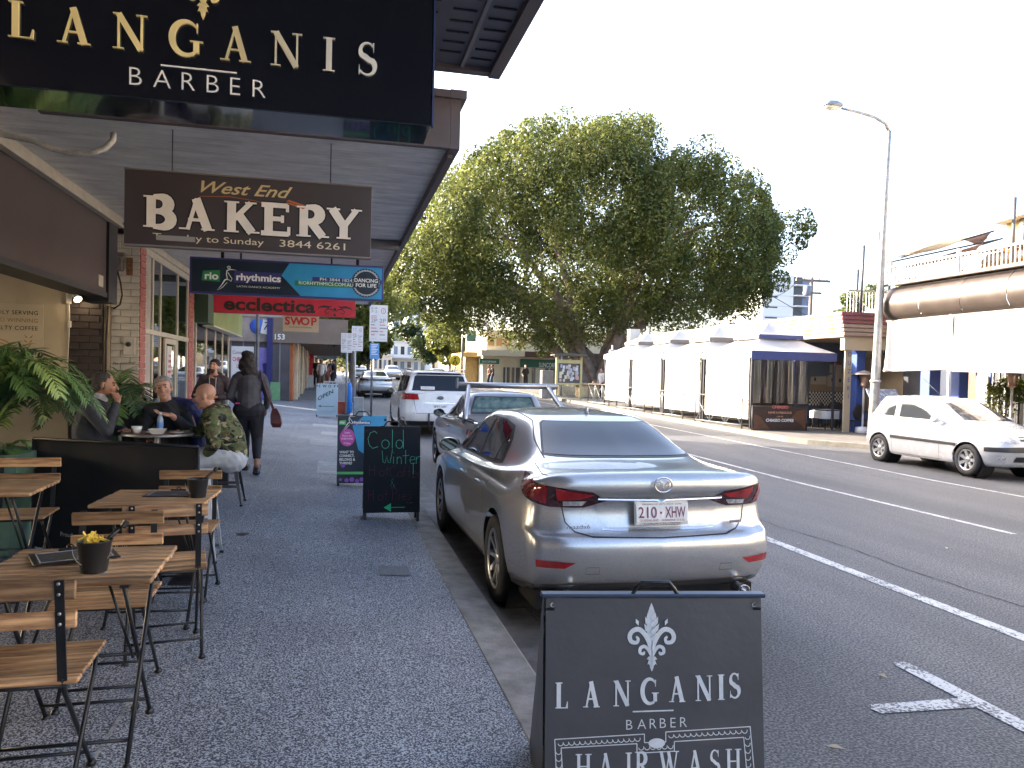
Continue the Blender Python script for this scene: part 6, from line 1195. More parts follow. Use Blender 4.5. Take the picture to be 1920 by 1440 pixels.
# ================================================================ VEHICLES
def car_body(sp, name, m, par):
    T = np.arange(15.0); rows = []; qt = np.linspace(0, 14, sp.get('nt', 211))
    for r in sp['rows']:
        if isinstance(r, dict): ks = sorted(r); rows.append(herm(ks, [r[k] for k in ks], qt)); continue
        w, yr, yf, zr, zm, zf = r[:6]; cr = r[6] if len(r) > 6 else 1; cf = r[7] if len(r) > 7 else 1
        L = yf-yr; y4, y9 = yr+.95, yf-1.0; pts = [(0, yr, zr), (.5*w, yr+.018*cr, zr), (.80*w, yr+.07*cr, zr), (.955*w, yr+.24*cr, zr*.7+zm*.3), (w, y4, zm)]
        pts += [(w, y4+(y9-y4)*k/5, zm) for k in range(1, 6)]+[(.985*w, yf-.60*cf, zm*.5+zf*.5), (.94*w, yf-.33*cf, zf*.8+zm*.2), (.74*w, yf-.12*cf, zf), (.4*w, yf-.03*cf, zf), (0, yf, zf)]
        rows.append(herm(T, pts, qt))
    G = np.array(rows); nr = len(rows); sub = 5; qr = np.linspace(0, nr-1, (nr-1)*sub+1); nt = len(qt)
    F = herm(range(nr), G.reshape(nr, -1), qr).reshape(len(qr), nt, 3); F[:, 0, 0] = 0; F[:, -1, 0] = 0; F[-1, :, 0] = 0
    bm = bmesh.new(); V = {}
    for s in (1, -1):
        for i in range(len(qr)):
            for j in range(nt):
                x, y, z = F[i, j]
                if s == -1 and x < 1e-6: V[s, i, j] = V[1, i, j]; continue
                V[s, i, j] = bm.verts.new((s*x, y, z))
    for s in (1, -1):
        for i in range(len(qr)-1):
            for j in range(nt-1):
                q = [V[s, i, j], V[s, i, j+1], V[s, i+1, j+1], V[s, i+1, j]]; q = list(dict.fromkeys(q))
                if s == -1: q = q[::-1]
                try:
                    if len(q) > 2: bm.faces.new(q)
                except ValueError: pass
    bmesh.ops.remove_doubles(bm, verts=bm.verts[:], dist=.0004)
    bmesh.ops.recalc_face_normals(bm, faces=bm.faces[:])
    bvh = BVHTree.FromBMesh(bm)
    # wheel arches
    ar = sp['arch']
    for wy in sp['wheels']:
        dl = [v for v in bm.verts if abs(v.co.x) > .45 and math.hypot(v.co.y-wy, v.co.z-sp['wr']) < ar]
        bmesh.ops.delete(bm, geom=dl, context='VERTS')
        for v in bm.verts:
            if v.is_boundary and abs(v.co.x) > .45:
                d = math.hypot(v.co.y-wy, v.co.z-sp['wr'])
                if d < ar+.07: k = ar/d; v.co.y = wy+(v.co.y-wy)*k; v.co.z = sp['wr']+(v.co.z-sp['wr'])*k
    me = bpy.data.meshes.new(name); bm.to_mesh(me); bm.free(); me.materials.append(m); me.polygons.foreach_set('use_smooth', [True]*len(me.polygons)); me.update()
    o = link_mesh(name, me, par)
    return o, bvh
def patch(poly, mode, bvh, m, name, par, off=.004, step=.04, side=1, yc=1.2, both=False, ang=None):
    """outline laid onto the body surface. mode: 'side' (y,z) | 'rear' (x,z) | 'front' (x,z) | 'top' (x,y) | 'cyl' (angle deg from the rear, z) | 'fcyl'"""
    bm = bmesh.new(); sc_ = (100. if mode in ('cyl', 'fcyl') else 1.); vs = [bm.verts.new((p[0]/sc_, p[1], 0)) for p in poly]; bm.faces.new(vs)
    bmesh.ops.triangulate(bm, faces=bm.faces[:])
    for ax in (0, 1):
        lo = min(p[ax]/(sc_ if ax == 0 else 1) for p in poly); hi = max(p[ax]/(sc_ if ax == 0 else 1) for p in poly); n = int((hi-lo)/step)
        for k in range(1, n+1):
            co = [0, 0, 0]; co[ax] = lo+(hi-lo)*k/(n+1); no = [0, 0, 0]; no[ax] = 1
            bmesh.ops.bisect_plane(bm, geom=bm.verts[:]+bm.edges[:]+bm.faces[:], plane_co=co, plane_no=no)
    out = []
    for sd in ((1, -1) if both else (side,)):
        P = []; ok = True
        for v in bm.verts:
            a, c = v.co.x*sc_, v.co.y
            if mode == 'side': o, d = Vector((sd*3, a, c)), Vector((-sd, 0, 0))
            elif mode == 'rear': o, d = Vector((sd*a, -3, c)), Vector((0, 1, 0))
            elif mode == 'front': o, d = Vector((sd*a, 9, c)), Vector((0, -1, 0))
            elif mode == 'top': o, d = Vector((sd*a, c, 4)), Vector((0, 0, -1))
            else:
                th = R(a); d = Vector((sd*math.sin(th), -math.cos(th), 0)) if mode == 'cyl' else Vector((sd*math.sin(th), math.cos(th), 0)); o = Vector((0, yc, c))+d*4; d = -d
            h = bvh.ray_cast(o, d)
            if h[0] is None: h = bvh.find_nearest(o+d*3)
            n = h[1]; n = n if n.dot(d) < 0 else -n; P.append(h[0]+n*off)
        idx = {v: i for i, v in enumerate(bm.verts)}; fs = []
        for f in bm.faces:
            q = [idx[v] for v in f.verts]; nn = (P[q[1]]-P[q[0]]).cross(P[q[2]]-P[q[0]])
            ctr = P[q[0]]; outw = -d if mode not in ('side',) else Vector((sd, 0, 0))
            fs.append(tuple(q) if nn.dot(outw) > 0 else tuple(q[::-1]))
        b = B(); b.add(P, fs, 0, True); out.append(b.build(name, m, par))
    bm.free(); return out
def seam(pts, mode, bvh, par, w=.006, m=None, name='seam', **k):
    """thin groove line laid on the body"""
    sc_ = 100. if mode in ('cyl', 'fcyl') else 1.; L, Rr = [], []
    for i, p in enumerate(pts):
        a = pts[max(i-1, 0)]; c = pts[min(i+1, len(pts)-1)]; dx, dy = (c[0]-a[0])/sc_, c[1]-a[1]; l = math.hypot(dx, dy) or 1
        L.append((p[0]-dy/l*w/2*sc_, p[1]+dx/l*w/2)); Rr.append((p[0]+dy/l*w/2*sc_, p[1]-dx/l*w/2))
    return patch(L+Rr[::-1], mode, bvh, m or M_SEAM, name, par, off=k.pop('off', .0025), **k)
M_SEAM = mat('panel_gap', (.012, .012, .014), .6)
M_TYRE = mat('tyre_rubber', (.018, .018, .02), .75, var=.25, vs=30, bump=.15)
M_RIM = mat('alloy', (.42, .43, .45), .3, .8, var=.1, vs=20)
M_CGL = mat('car_glass', (.010, .013, .020), .03, spec=.32)
M_LRED = mat('lamp_red', (.30, .008, .012), .08, coat=1, var=.4, vs=9); M_LDK = mat('lamp_smoke', (.05, .012, .018), .08, coat=1, var=.5, vs=18); M_LCL = mat('lamp_clear', (.5, .5, .52), .12, .3, coat=1, var=.5, vs=40)
M_CHR = mat('chrome', (.60, .60, .62), .18, 1.0); M_PLAS = mat('black_plastic', (.018, .018, .02), .5, var=.15, vs=20)
def wheel(par, x, y, r, w, side, spokes=10, cap=False, rimr=.68):
    R0 = r*rimr; b = B(); X = lambda d: x+side*d
    def ring(prof, n=36, mi=0, bb=None): (bb or b).lathe([(q, 0) for q, _ in prof], (0, 0, 0), n) if False else None
    vs = []; n = 40; prof = [(R0, .0), (R0+.012, .012), (r*.93, .010), (r*.985, -.012), (r, -.035), (r, -w+.035), (r*.985, -w+.012), (r*.93, -w-.0), (R0, -w)]
    t = B(); t.lathe([(p, side*h) for p, h in prof], (x, y, r), n, 'X'); 
    rim = B(); rim.lathe([(R0, side*.002), (R0-.012, side*.004), (R0-.022, side*-.02), (R0-.03, side*-.10), (.0, side*-.10)], (x, y, r), n, 'X')
    ro = rim.build('wheel', mat('rim_shadow', (.05, .05, .055), .5, .6), par); t.build('tyre', M_TYRE, ro)
    s = B()
    for k in range(spokes):
        a = 2*PI*k/spokes; c_, s_ = math.cos(a), math.sin(a); tw = .018 if spokes > 7 else .032
        p = lambda rr, o, d: Vector((X(d), y+rr*c_-o*s_, r+rr*s_+o*c_))
        q = [p(.045, -tw*.8, -.025), p(.045, tw*.8, -.025), p(R0-.012, tw, -.008), p(R0-.012, -tw, -.008), p(.045, -tw, -.05), p(.045, tw, -.05), p(R0-.012, tw*1.3, -.04), p(R0-.012, -tw*1.3, -.04)]
        s.add(q, [(0, 1, 2, 3), (0, 4, 5, 1), (1, 5, 6, 2), (3, 2, 6, 7), (0, 3, 7, 4)])
    s.lathe([(.0, side*-.012), (.03, side*-.014), (.055, side*-.022), (.06, side*-.05)], (x, y, r), 18, 'X'); s.lathe([(R0+.001, side*.003), (R0-.012, side*.006), (R0-.02, side*-.01)], (x, y, r), n, 'X')
    s.build('spokes', M_RIM, ro); return ro
def arch_liner(par, x, y, r, w, side):
    b = B(); b.lathe([(r*1.02, side*-.02), (r*1.02, side*-w), (.02, side*-w)], (x, y, r*.86), 28, 'X'); return b.build('wheel_arch', mat('arch_black', (.006, .006, .007), .9), par)
def finish(t, X, Y, rz=0): t.location = (X, Y, -.13+gy(Y)); t.rotation_euler = (0, 0, rz); return t
def mirror_unit(par, x, y, z, m, side):
    b = B(); M = Euler((0, 0, side*-.15)).to_matrix(); b.lathe([(.0, .06), (.05, .05), (.085, .0), (.09, -.05), (.083, -.07)], (x+side*.13, y, z), 16, 'Y'); 
    for v in range(len(b.v)): q = b.v[v]; b.v[v] = (x+side*.13+(q[0]-x-side*.13)*1.15, q[1], z+(q[2]-z)*.80)
    b.bar((x, y+.02, z-.03), (x+side*.09, y+.01, z-.02), .05, .035); o = b.build('wing_mirror', m, par)
    b = B(); vs = [(x+side*.13+.083*1.05*math.cos(2*PI*k/20), y-.0705, z+.083*.74*math.sin(2*PI*k/20)) for k in range(20)]; b.add(vs, [tuple(range(20))]); b.build('mirror_glass', mat('mirror', (.10, .10, .09), .05, 1.0), o); return o
# ---------- silver sedan (rear end close to the camera)
M_SILV = mat('silver_paint', (.42, .43, .45), .28, .62, coat=1, var=.04, vs=300)
RSED = [(.02, .6, 4.5, .23, .20, .20), (.78, .42, 4.62, .25, .20, .2), (.865, .15, 4.76, .33, .22, .22), (.905, .04, 4.84, .43, .36, .36), (.922, .0, 4.87, .60, .56, .50), (.918, .02, 4.86, .685, .70, .62), (.915, .085, 4.80, .73, .80, .70), (.90, .115, 4.78, .88, .84, .74), (.875, .055, 4.72, 1.0, .885, .78), (.85, .075, 4.66, 1.085, .91, .80),
    {0: (0, .17, 1.115), 2: (.48, .21, 1.11), 3: (.70, .40, 1.085), 4: (.815, .95, 1.01), 6: (.865, 2.0, .945), 8: (.868, 3.0, .925), 9: (.86, 3.5, .91), 11: (.76, 4.15, .90), 12: (.5, 4.38, .87), 14: (0, 4.45, .885)},
    {0: (0, .66, 1.145), 2: (.50, .70, 1.135), 3: (.665, .86, 1.11), 4: (.755, 1.18, 1.05), 6: (.80, 2.0, .985), 8: (.80, 3.0, .955), 9: (.79, 3.45, .95), 11: (.70, 3.72, .97), 12: (.5, 3.92, 1.0), 14: (0, 4.0, 1.01)},
    {0: (0, 1.40, 1.385), 2: (.40, 1.43, 1.372), 3: (.515, 1.50, 1.355), 4: (.570, 1.75, 1.350), 6: (.60, 2.2, 1.372), 8: (.60, 2.65, 1.365), 9: (.58, 2.9, 1.33), 11: (.52, 3.0, 1.33), 12: (.4, 3.02, 1.36), 14: (0, 2.98, 1.385)},
    {0: (0, 1.62, 1.425), 2: (.30, 1.64, 1.418), 4: (.42, 1.9, 1.42), 6: (.44, 2.2, 1.425), 8: (.43, 2.5, 1.42), 10: (.38, 2.7, 1.41), 12: (.25, 2.75, 1.42), 14: (0, 2.75, 1.425)},
    {0: (0, 1.95, 1.448), 7: (0, 2.25, 1.452), 14: (0, 2.55, 1.446)}]
SED = dict(rows=RSED, wheels=(1.07, 3.90), wr=.335, arch=.385)
def sedan(label, m, detail, plate='', grp=None, nt=211):
    t = thing('parked_car', label, 'car', group=grp); sp = dict(SED); sp['nt'] = nt; body, bv = car_body(sp, 'body', m, t)
    for s in (-1, 1):
        for wy in SED['wheels']:
            wheel(t, s*.905, wy, .335, .22, s, 10); arch_liner(t, s*.885, wy, .375, .34, s)
    patch([(-.60, 1.145), (.60, 1.145), (.585, 1.165), (.475, 1.352), (.44, 1.372), (-.44, 1.372), (-.475, 1.352), (-.585, 1.165)], 'rear', bv, M_PLAS, 'window_seal', t, .002)
    patch([(-.578, 1.155), (.578, 1.155), (.462, 1.350), (.43, 1.365), (-.43, 1.365), (-.462, 1.350)], 'rear', bv, M_CGL, 'rear_window', t, .005)
    side = [(1.42, 1.035), (1.56, 1.20), (1.72, 1.295), (2.0, 1.338), (2.5, 1.342), (2.85, 1.29), (3.15, 1.16), (3.46, 1.0), (3.35, .985), (1.6, 1.015)]
    patch([(1.38, 1.025), (1.53, 1.21), (1.70, 1.31), (2.0, 1.352), (2.5, 1.356), (2.87, 1.30), (3.18, 1.165), (3.52, .985), (3.36, .972), (1.6, 1.0)], 'side', bv, M_PLAS, 'window_seal', t, .002, both=True)
    for q in ([(1.46, 1.04), (1.58, 1.19), (1.66, 1.25), (1.66, 1.03)], [(1.69, 1.03), (1.69, 1.275), (2.0, 1.338), (2.28, 1.342), (2.28, 1.008)], [(2.36, 1.006), (2.36, 1.343), (2.5, 1.342), (2.85, 1.29), (3.15, 1.16), (3.42, 1.01), (3.33, .99)]): patch(q, 'side', bv, M_CGL, 'side_window', t, .005, both=True)
    patch([(-.62, 1.03), (.62, 1.03), (.46, 1.33), (-.46, 1.33)], 'front', bv, M_CGL, 'windscreen', t, .004)
    patch([(18.5, .925), (23, .985), (36, 1.02), (50, 1.045), (57, 1.05), (53, .99), (46, .92), (36, .875), (26, .875)][::-1], 'cyl', bv, M_LDK, 'tail_lamp', t, .006, both=True, step=.03)
    patch([(22.5, .968), (33.5, 1.005), (33.5, .925), (26, .94)], 'cyl', bv, M_LRED, 'lamp_lens', t, .009, both=True, step=.03); patch([(36, 1.01), (52, 1.035), (48, .95), (37, .895)], 'cyl', bv, M_LRED, 'lamp_lens', t, .009, both=True, step=.03); patch([(25, .925), (32, .922), (32, .888), (26.5, .89)], 'cyl', bv, M_LCL, 'lamp_lens', t, .010, both=True, step=.03)
    patch([(-60, .22), (60, .22), (57, .30), (45, .35), (30, .385), (-30, .385), (-45, .35), (-57, .30)], 'cyl', bv, mat('valance_grey', (.10, .10, .11), .4, .4), 'lower_valance', t, .006, step=.05)
    if detail:
        patch([(27, .535), (38, .545), (38, .495), (30, .495)], 'cyl', bv, M_LRED, 'reflector', t, .006, both=True, step=.03)
        patch([(-.44, .955), (0, .935), (.44, .955), (.44, .975), (0, .955), (-.44, .975)], 'rear', bv, M_CHR, 'chrome_strip', t, .035, step=.03)
        patch([(-.36, .745), (.36, .745), (.40, .775), (.43, .84), (.45, .93), (.42, .945), (-.42, .945), (-.45, .93), (-.43, .84), (-.40, .775)], 'rear', bv, M_SILV, 'plate_recess', t, -.0 + .003)
        seam([(-.66, .88), (-.64, .78), (-.58, .72), (-.48, .695), (0, .685), (.48, .695), (.58, .72), (.64, .78), (.66, .88)], 'rear', bv, t, .007)
        seam([(-.40, .735), (-.30, .728), (.30, .728), (.40, .735)], 'rear', bv, t, .010, m=mat('crease_highlight', (.55, .55, .57), .2, .8, coat=1), off=.003)  # bright strip paints a highlight along the bumper crease
        for s in (1, -1):
            seam([(s*.43, .455), (s*.52, .455), (s*.52, .50), (s*.43, .50), (s*.43, .455)], 'rear', bv, t, .003)
        seam([(-.70, .22), (-.62, .60), (-.60, 1.0)], 'top', bv, t, .006, both=True) if False else seam([(.735, .24), (.735, .40), (.68, .78)], 'top', bv, t, .006, both=True)
        seam([(.60, .80), (.575, 1.2), (.505, 1.52), (.52, 2.2), (.50, 2.9)], 'top', bv, t, .008, both=True)
        for pl_ in ([(1.42, 1.0), (1.50, .80), (1.50, .60)], [(2.32, 1.0), (2.31, .7), (2.30, .26)], [(3.36, .97), (3.45, .7), (3.44, .28)]): seam(pl_, 'side', bv, t, .006, both=True)
        seam([(1.55, .27), (3.40, .27)], 'side', bv, t, .012, m=M_CHR, both=True, off=.004)
        for s in (-1, 1):
            for y in (1.62, 2.42): b = B(); b.lathe([(.0, -.09), (.012, -.085), (.016, 0), (.012, .085), (0, .09)], (s*.925, y+.08, .845 if y < 2 else .835), 10, 'Y'); b.build('door_handle', m, t)
            mirror_unit(t, s*.80, 3.28, 1.015, m, s)
        # plate, badges, exhausts
        b = B(); b.box((0, .055, .845), (.385, .012, .155), (R(-8), 0, 0), 0, .004); b.build('plate_surround', mat('plate_frame', (.62, .6, .58), .5), t)
        b = B(); b.box((0, .045, .845), (.370, .008, .125), (R(-8), 0, 0), 0, .003); pp = b.build('number_plate', mat('plate_white', (.66, .66, .66), .45), t)
        UD = Vector((0, math.sin(R(-8))*-1*-1, math.cos(R(-8)))); UD = Matrix.Rotation(R(-8), 3, 'X') @ Vector((0, 0, 1)); mm = mat('plate_maroon', (.16, .025, .07), .5); C0 = Vector((0, .0405, .845))
        txt('210', C0+Vector((-.168, 0, 0))-UD*.028, (1, 0, 0), UD, .070, mm, t, width=.130, bold=.01); txt('XHW', C0+Vector((.022, 0, 0))-UD*.028, (1, 0, 0), UD, .070, mm, t, width=.146, bold=.01)
        b = B(); b.box(C0+Vector((-.008, -.0015, 0))+UD*.004, (.012, .002, .012)); b.build('plate_dot', mm, t)
        txt('QUEENSLAND - SUNSHINE STATE', C0-UD*.052, (1, 0, 0), UD, .014, mm, t, align='C', width=.32); txt('BRISBANE (07) 3359 3399', C0+UD*.056, (1, 0, 0), UD, .009, MT['print_black'], t, align='C', width=.28); txt('KEDRON CAR CENTRE', C0-UD*.0725+Vector((0, -.001, 0)), (1, 0, 0), UD, .012, MT['print_black'], t, align='C', width=.26)
        ec = Vector((0, .045, 1.035)); b = B(); E2 = lambda a, r_: ec+Vector((.062*r_*math.cos(a), -.012, .049*r_*math.sin(a)))
        b.tube([E2(2*PI*k/28, 1) for k in range(29)], .006, 6, cap=False); ribbon(b, [(-.055, .012), (-.03, .022), (-.012, .0), (0, -.022), (.012, .0), (.03, .022), (.055, .012)], [.004, .010, .012, .009, .012, .010, .004], ec+Vector((0, -.014, 0)), Vector((1, 0, 0)), Vector((0, 0, 1)), 1, .004, .004)
        b.build('badge', M_CHR, t)
        txt('mazda6', (-.66, .05, .755), (1, 0, 0), (0, 0, 1), .024, M_CHR, t, width=.16, bold=.02, lift=.010)
        b = B(); b.box((.56, .075, .775), (.10, .006, .022), (0, 0, R(8)), 0, .003); b.build('side_badge', M_CHR, t); txt('SKYACTIV', (.525, .062, .770), (1, .14, 0), (0, 0, 1), .010, M_PLAS, t, width=.07, lift=.004)
        for s in (-1, 1): b = B(); b.lathe([(.030, .12), (.038, .0), (.041, -.02), (.043, -.02), (.044, .0), (.044, .10)], (s*.62, .05, .30), 24, 'Y'); b.lathe([(.028, .08), (0, .08)], (s*.62, .05, .30), 16, 'Y', mi=0); b.build('exhaust_tip', M_CHR, t)
        b = B(); b.bb(-.80, .80, .25, .9, .18, .30); b.build('underbody', MT['arch_black'], t)
        b = B(); b.lathe([(.0, 0), (.02, .0), (.012, .05), (0, .06)], (0, 1.62, 1.425), 8); b.build('aerial', m, t)
        b = B(); b.box((-.42, 2.95, 1.22), (.2, .1, .16), None, 0, .03); b.build('headrest', M_PLAS, t)
    else:
        b = B(); b.box((0, .05, .73), (.37, .012, .12)); b.build('number_plate', mat('plate_white', (.66, .66, .66), .45), t)
        for s in (-1, 1): mirror_unit(t, s*.80, 3.28, 1.015, m, s)
        patch([(28, .66), (52, .64), (55, .74), (30, .72)], 'fcyl', bv, M_LCL, 'headlight', t, .005, both=True, yc=3.9) if False else None
    return t
car = finish(sedan('silver sedan with plate 210 XHW parked nearest, its rear towards the camera', M_SILV, True), 2.14, 4.74, R(.6))
fs_ = finish(sedan('light silver sedan parked beyond the white van', mat('paint_lightsilver', (.46, .48, .50), .3, .6, coat=1), False, nt=99), 2.2, 41.0)
G_FC = 'small distant cars along the street'
for (x, y, rz, lb) in ((2.4, 74, 0, 'small distant silver car parked at the left kerb'), (5.9, 84, 180, 'small distant car coming along the middle of the street'), (8.9, 66, 0, 'distant car at the right of the traffic lane behind the van')):
    c = dup(fs_, (x, y, -.13+gy(y)), R(rz), lb, G_FC)
# ---------- silver utility with sports bar
M_UTE = mat('ute_paint', (.25, .25, .27), .32, .7, coat=1, var=.04, vs=200)
RU = [(.02, .6, 4.6, .22, .2, .2), (.80, .40, 4.75, .24, .22, .22), (.89, .12, 4.92, .30, .24, .24), (.925, .03, 5.0, .40, .36, .36), (.94, .0, 5.04, .56, .56, .5), (.935, .03, 5.02, .70, .72, .62), (.92, .05, 4.95, .82, .84, .72), (.905, .045, 4.86, .95, .90, .80), (.885, .045, 4.80, 1.02, .94, .83),
    {0: (0, .10, 1.045), 2: (.60, .12, 1.042), 3: (.80, .30, 1.04), 4: (.855, 1.2, 1.02), 6: (.86, 2.2, .975), 8: (.87, 3.1, .95), 9: (.86, 3.6, .93), 11: (.76, 4.25, .91), 12: (.5, 4.5, .88), 14: (0, 4.55, .9)},
    {0: (0, 1.92, 1.06), 2: (.60, 1.93, 1.055), 3: (.74, 1.95, 1.045), 4: (.79, 2.05, 1.03), 6: (.80, 2.5, .99), 8: (.80, 3.1, .97), 9: (.79, 3.5, .965), 11: (.70, 3.82, .98), 12: (.5, 4.0, 1.01), 14: (0, 4.08, 1.02)},
    {0: (0, 2.22, 1.40), 2: (.46, 2.22, 1.39), 3: (.57, 2.25, 1.375), 4: (.60, 2.32, 1.37), 6: (.61, 2.6, 1.385), 8: (.60, 2.85, 1.37), 9: (.58, 3.0, 1.34), 11: (.52, 3.08, 1.34), 12: (.4, 3.10, 1.37), 14: (0, 3.06, 1.395)},
    {0: (0, 2.36, 1.45), 2: (.30, 2.37, 1.445), 4: (.42, 2.42, 1.435), 6: (.44, 2.6, 1.44), 8: (.43, 2.75, 1.435), 10: (.38, 2.85, 1.425), 12: (.25, 2.88, 1.43), 14: (0, 2.88, 1.44)},
    {0: (0, 2.5, 1.47), 7: (0, 2.6, 1.472), 14: (0, 2.72, 1.466)}]
UTE = dict(rows=RU, wheels=(1.12, 4.04), wr=.335, arch=.385)
t = thing('utility_truck', 'grey utility with a tubular sports bar parked behind the silver sedan', 'ute'); body, bv = car_body(UTE, 'body', M_UTE, t)
for s in (-1, 1):
    for wy in UTE['wheels']: wheel(t, s*.925, wy, .335, .22, s, 5); arch_liner(t, s*.90, wy, .375, .34, s)
patch([(-.60, 1.075), (.60, 1.075), (.50, 1.372), (-.50, 1.372)], 'rear', bv, M_PLAS, 'window_seal', t, .003)
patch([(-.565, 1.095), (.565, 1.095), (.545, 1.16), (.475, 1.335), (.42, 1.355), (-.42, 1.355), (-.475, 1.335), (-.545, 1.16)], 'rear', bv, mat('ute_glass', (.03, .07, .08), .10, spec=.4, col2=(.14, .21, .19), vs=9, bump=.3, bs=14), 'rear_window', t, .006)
patch([(2.12, 1.06), (2.32, 1.30), (2.7, 1.345), (2.98, 1.30), (3.3, 1.14), (3.52, 1.0), (2.14, 1.04)], 'side', bv, M_CGL, 'side_window', t, .005, both=True)
patch([(-.62, 1.05), (.62, 1.05), (.46, 1.34), (-.46, 1.34)], 'front', bv, M_CGL, 'windscreen', t, .004)
patch([(-.80, .14), (.80, .14), (.78, 1.85), (-.78, 1.85)], 'top', bv, mat('tonneau_vinyl', (.02, .02, .024), .6, var=.2, vs=6), 'tonneau_cover', t, .012)
for s in (-1, 1):
    for k in range(9): b = B(); b.lathe([(.018, 0), (.018, .03), (0, .035)], (s*.86, .3+k*.17, 1.02), 8); b.build('tonneau_clip', M_PLAS, t)
    b = B(); b.tube([(s*.86, 1.02, 1.0), (s*.80, 1.30, 1.20), (s*.69, 1.72, 1.50), (s*.68, 1.80, 1.54)], .042, 12); b.build('sports_bar_leg', mat('bar_steel', (.33, .34, .36), .35, .8), t)
    mirror_unit(t, s*.82, 3.42, 1.03, M_PLAS, s); seam([(2.14, 1.0), (2.2, .7), (2.2, .28)], 'side', bv, t, .006, side=s); seam([(3.42, .98), (3.5, .7), (3.5, .28)], 'side', bv, t, .006, side=s)
    b = B(); b.lathe([(.0, -.09), (.012, -.085), (.016, 0), (.012, .085), (0, .09)], (s*.935, 2.36, .86), 10, 'Y'); b.build('door_handle', M_UTE, t)
b = B(); b.tube([(-.86, 1.85, 1.565), (.86, 1.85, 1.565)], .05, 14); b.bb(-.87, -.86, 1.75, 1.95, 1.51, 1.68); b.build('sports_bar', MT['bar_steel'], t)
patch([(40, .70), (56, .72), (56, .92), (42, .92)], 'cyl', bv, M_LRED, 'tail_lamp', t, .006, both=True)
finish(t, 2.86, 10.9)
# ---------- white people mover
M_VAN = mat('white_paint', (.62, .62, .62), .28, coat=1, var=.03, vs=4)
RV = [(.02, .6, 4.8, .22, .22, .2), (.84, .40, 4.9, .25, .23, .22), (.95, .12, 5.04, .32, .25, .24), (.985, .02, 5.1, .44, .40, .36), (.995, .0, 5.115, .60, .60, .5), (.99, .04, 5.10, .72, .76, .66), (.98, .09, 5.05, .86, .90, .8), (.965, .11, 4.95, 1.02, .98, .88), (.945, .12, 4.88, 1.10, 1.02, .93),
    {0: (0, .135, 1.14), 2: (.70, .15, 1.14), 3: (.87, .22, 1.13), 4: (.925, .9, 1.10), 6: (.93, 2.2, 1.06), 8: (.925, 3.4, 1.04), 9: (.91, 3.9, 1.03), 11: (.80, 4.4, 1.0), 12: (.55, 4.62, .98), 14: (0, 4.68, 1.0)},
    {0: (0, .16, 1.19), 2: (.70, .17, 1.185), 3: (.85, .24, 1.17), 4: (.895, .9, 1.14), 6: (.90, 2.2, 1.10), 8: (.89, 3.4, 1.08), 9: (.87, 3.85, 1.08), 11: (.76, 4.15, 1.10), 12: (.55, 4.35, 1.12), 14: (0, 4.42, 1.13)},
    {0: (0, .42, 1.60), 2: (.60, .44, 1.595), 3: (.715, .52, 1.585), 4: (.745, 1.0, 1.60), 6: (.755, 2.2, 1.62), 8: (.75, 3.0, 1.60), 9: (.72, 3.3, 1.55), 11: (.65, 3.42, 1.55), 12: (.5, 3.46, 1.57), 14: (0, 3.44, 1.59)},
    {0: (0, .40, 1.69), 2: (.50, .42, 1.685), 3: (.62, .52, 1.68), 4: (.64, 1.0, 1.70), 6: (.64, 2.2, 1.715), 8: (.62, 2.8, 1.70), 10: (.5, 3.05, 1.68), 12: (.3, 3.1, 1.69), 14: (0, 3.1, 1.70)},
    {0: (0, .9, 1.745), 7: (0, 1.8, 1.76), 14: (0, 2.9, 1.73)}]
VAN = dict(rows=RV, wheels=(1.02, 4.08), wr=.35, arch=.40, nt=151)
t = thing('people_mover', 'white people mover with dark rear window parked ahead of the ute', 'van'); body, bv = car_body(VAN, 'body', M_VAN, t)
for s in (-1, 1):
    for wy in VAN['wheels']: wheel(t, s*.975, wy, .35, .23, s, 10); arch_liner(t, s*.95, wy, .39, .36, s)
    b = B(); b.tube([(s*.70, .6, 1.70), (s*.70, .7, 1.765), (s*.70, 2.7, 1.775), (s*.69, 2.85, 1.71)], .018, 8); b.build('roof_rail', M_STEEL, t); mirror_unit(t, s*.90, 3.85, 1.12, M_PLAS, s)
patch([(-.74, 1.20), (.74, 1.20), (.72, 1.25), (.645, 1.57), (.60, 1.60), (-.60, 1.60), (-.645, 1.57), (-.72, 1.25)], 'rear', bv, M_CGL, 'rear_window', t, .005)
patch([(-.60, 1.615), (.60, 1.615), (.56, 1.665), (-.56, 1.665)], 'rear', bv, M_PLAS, 'spoiler_shadow', t, .004) 
patch([(-.25, 1.655), (.25, 1.655), (.25, 1.675), (-.25, 1.675)], 'rear', bv, M_LRED, 'brake_light', t, .012)
for q in ([(.45, 1.20), (.60, 1.56), (1.15, 1.58), (1.15, 1.17)], [(1.25, 1.165), (1.25, 1.585), (2.2, 1.59), (2.2, 1.135)], [(2.3, 1.13), (2.3, 1.59), (2.95, 1.575), (3.3, 1.45), (3.75, 1.12)]): patch(q, 'side', bv, M_CGL, 'side_window', t, .005, both=True)
patch([(-.7, 1.15), (.7, 1.15), (.55, 1.54), (-.55, 1.54)], 'front', bv, M_CGL, 'windscreen', t, .004)
patch([(25, .97), (27, 1.11), (48, 1.14), (62, 1.12), (60, 1.0), (45, .96)], 'cyl', bv, M_LRED, 'tail_lamp', t, .008, both=True, yc=1.3)
patch([(-.40, .87), (.40, .87), (.40, .892), (-.40, .892)], 'rear', bv, M_CHR, 'chrome_strip', t, .010); seam([(-.70, 1.15), (-.68, .95), (-.62, .62), (.62, .62), (.68, .95), (.70, 1.15)], 'rear', bv, t, .012)
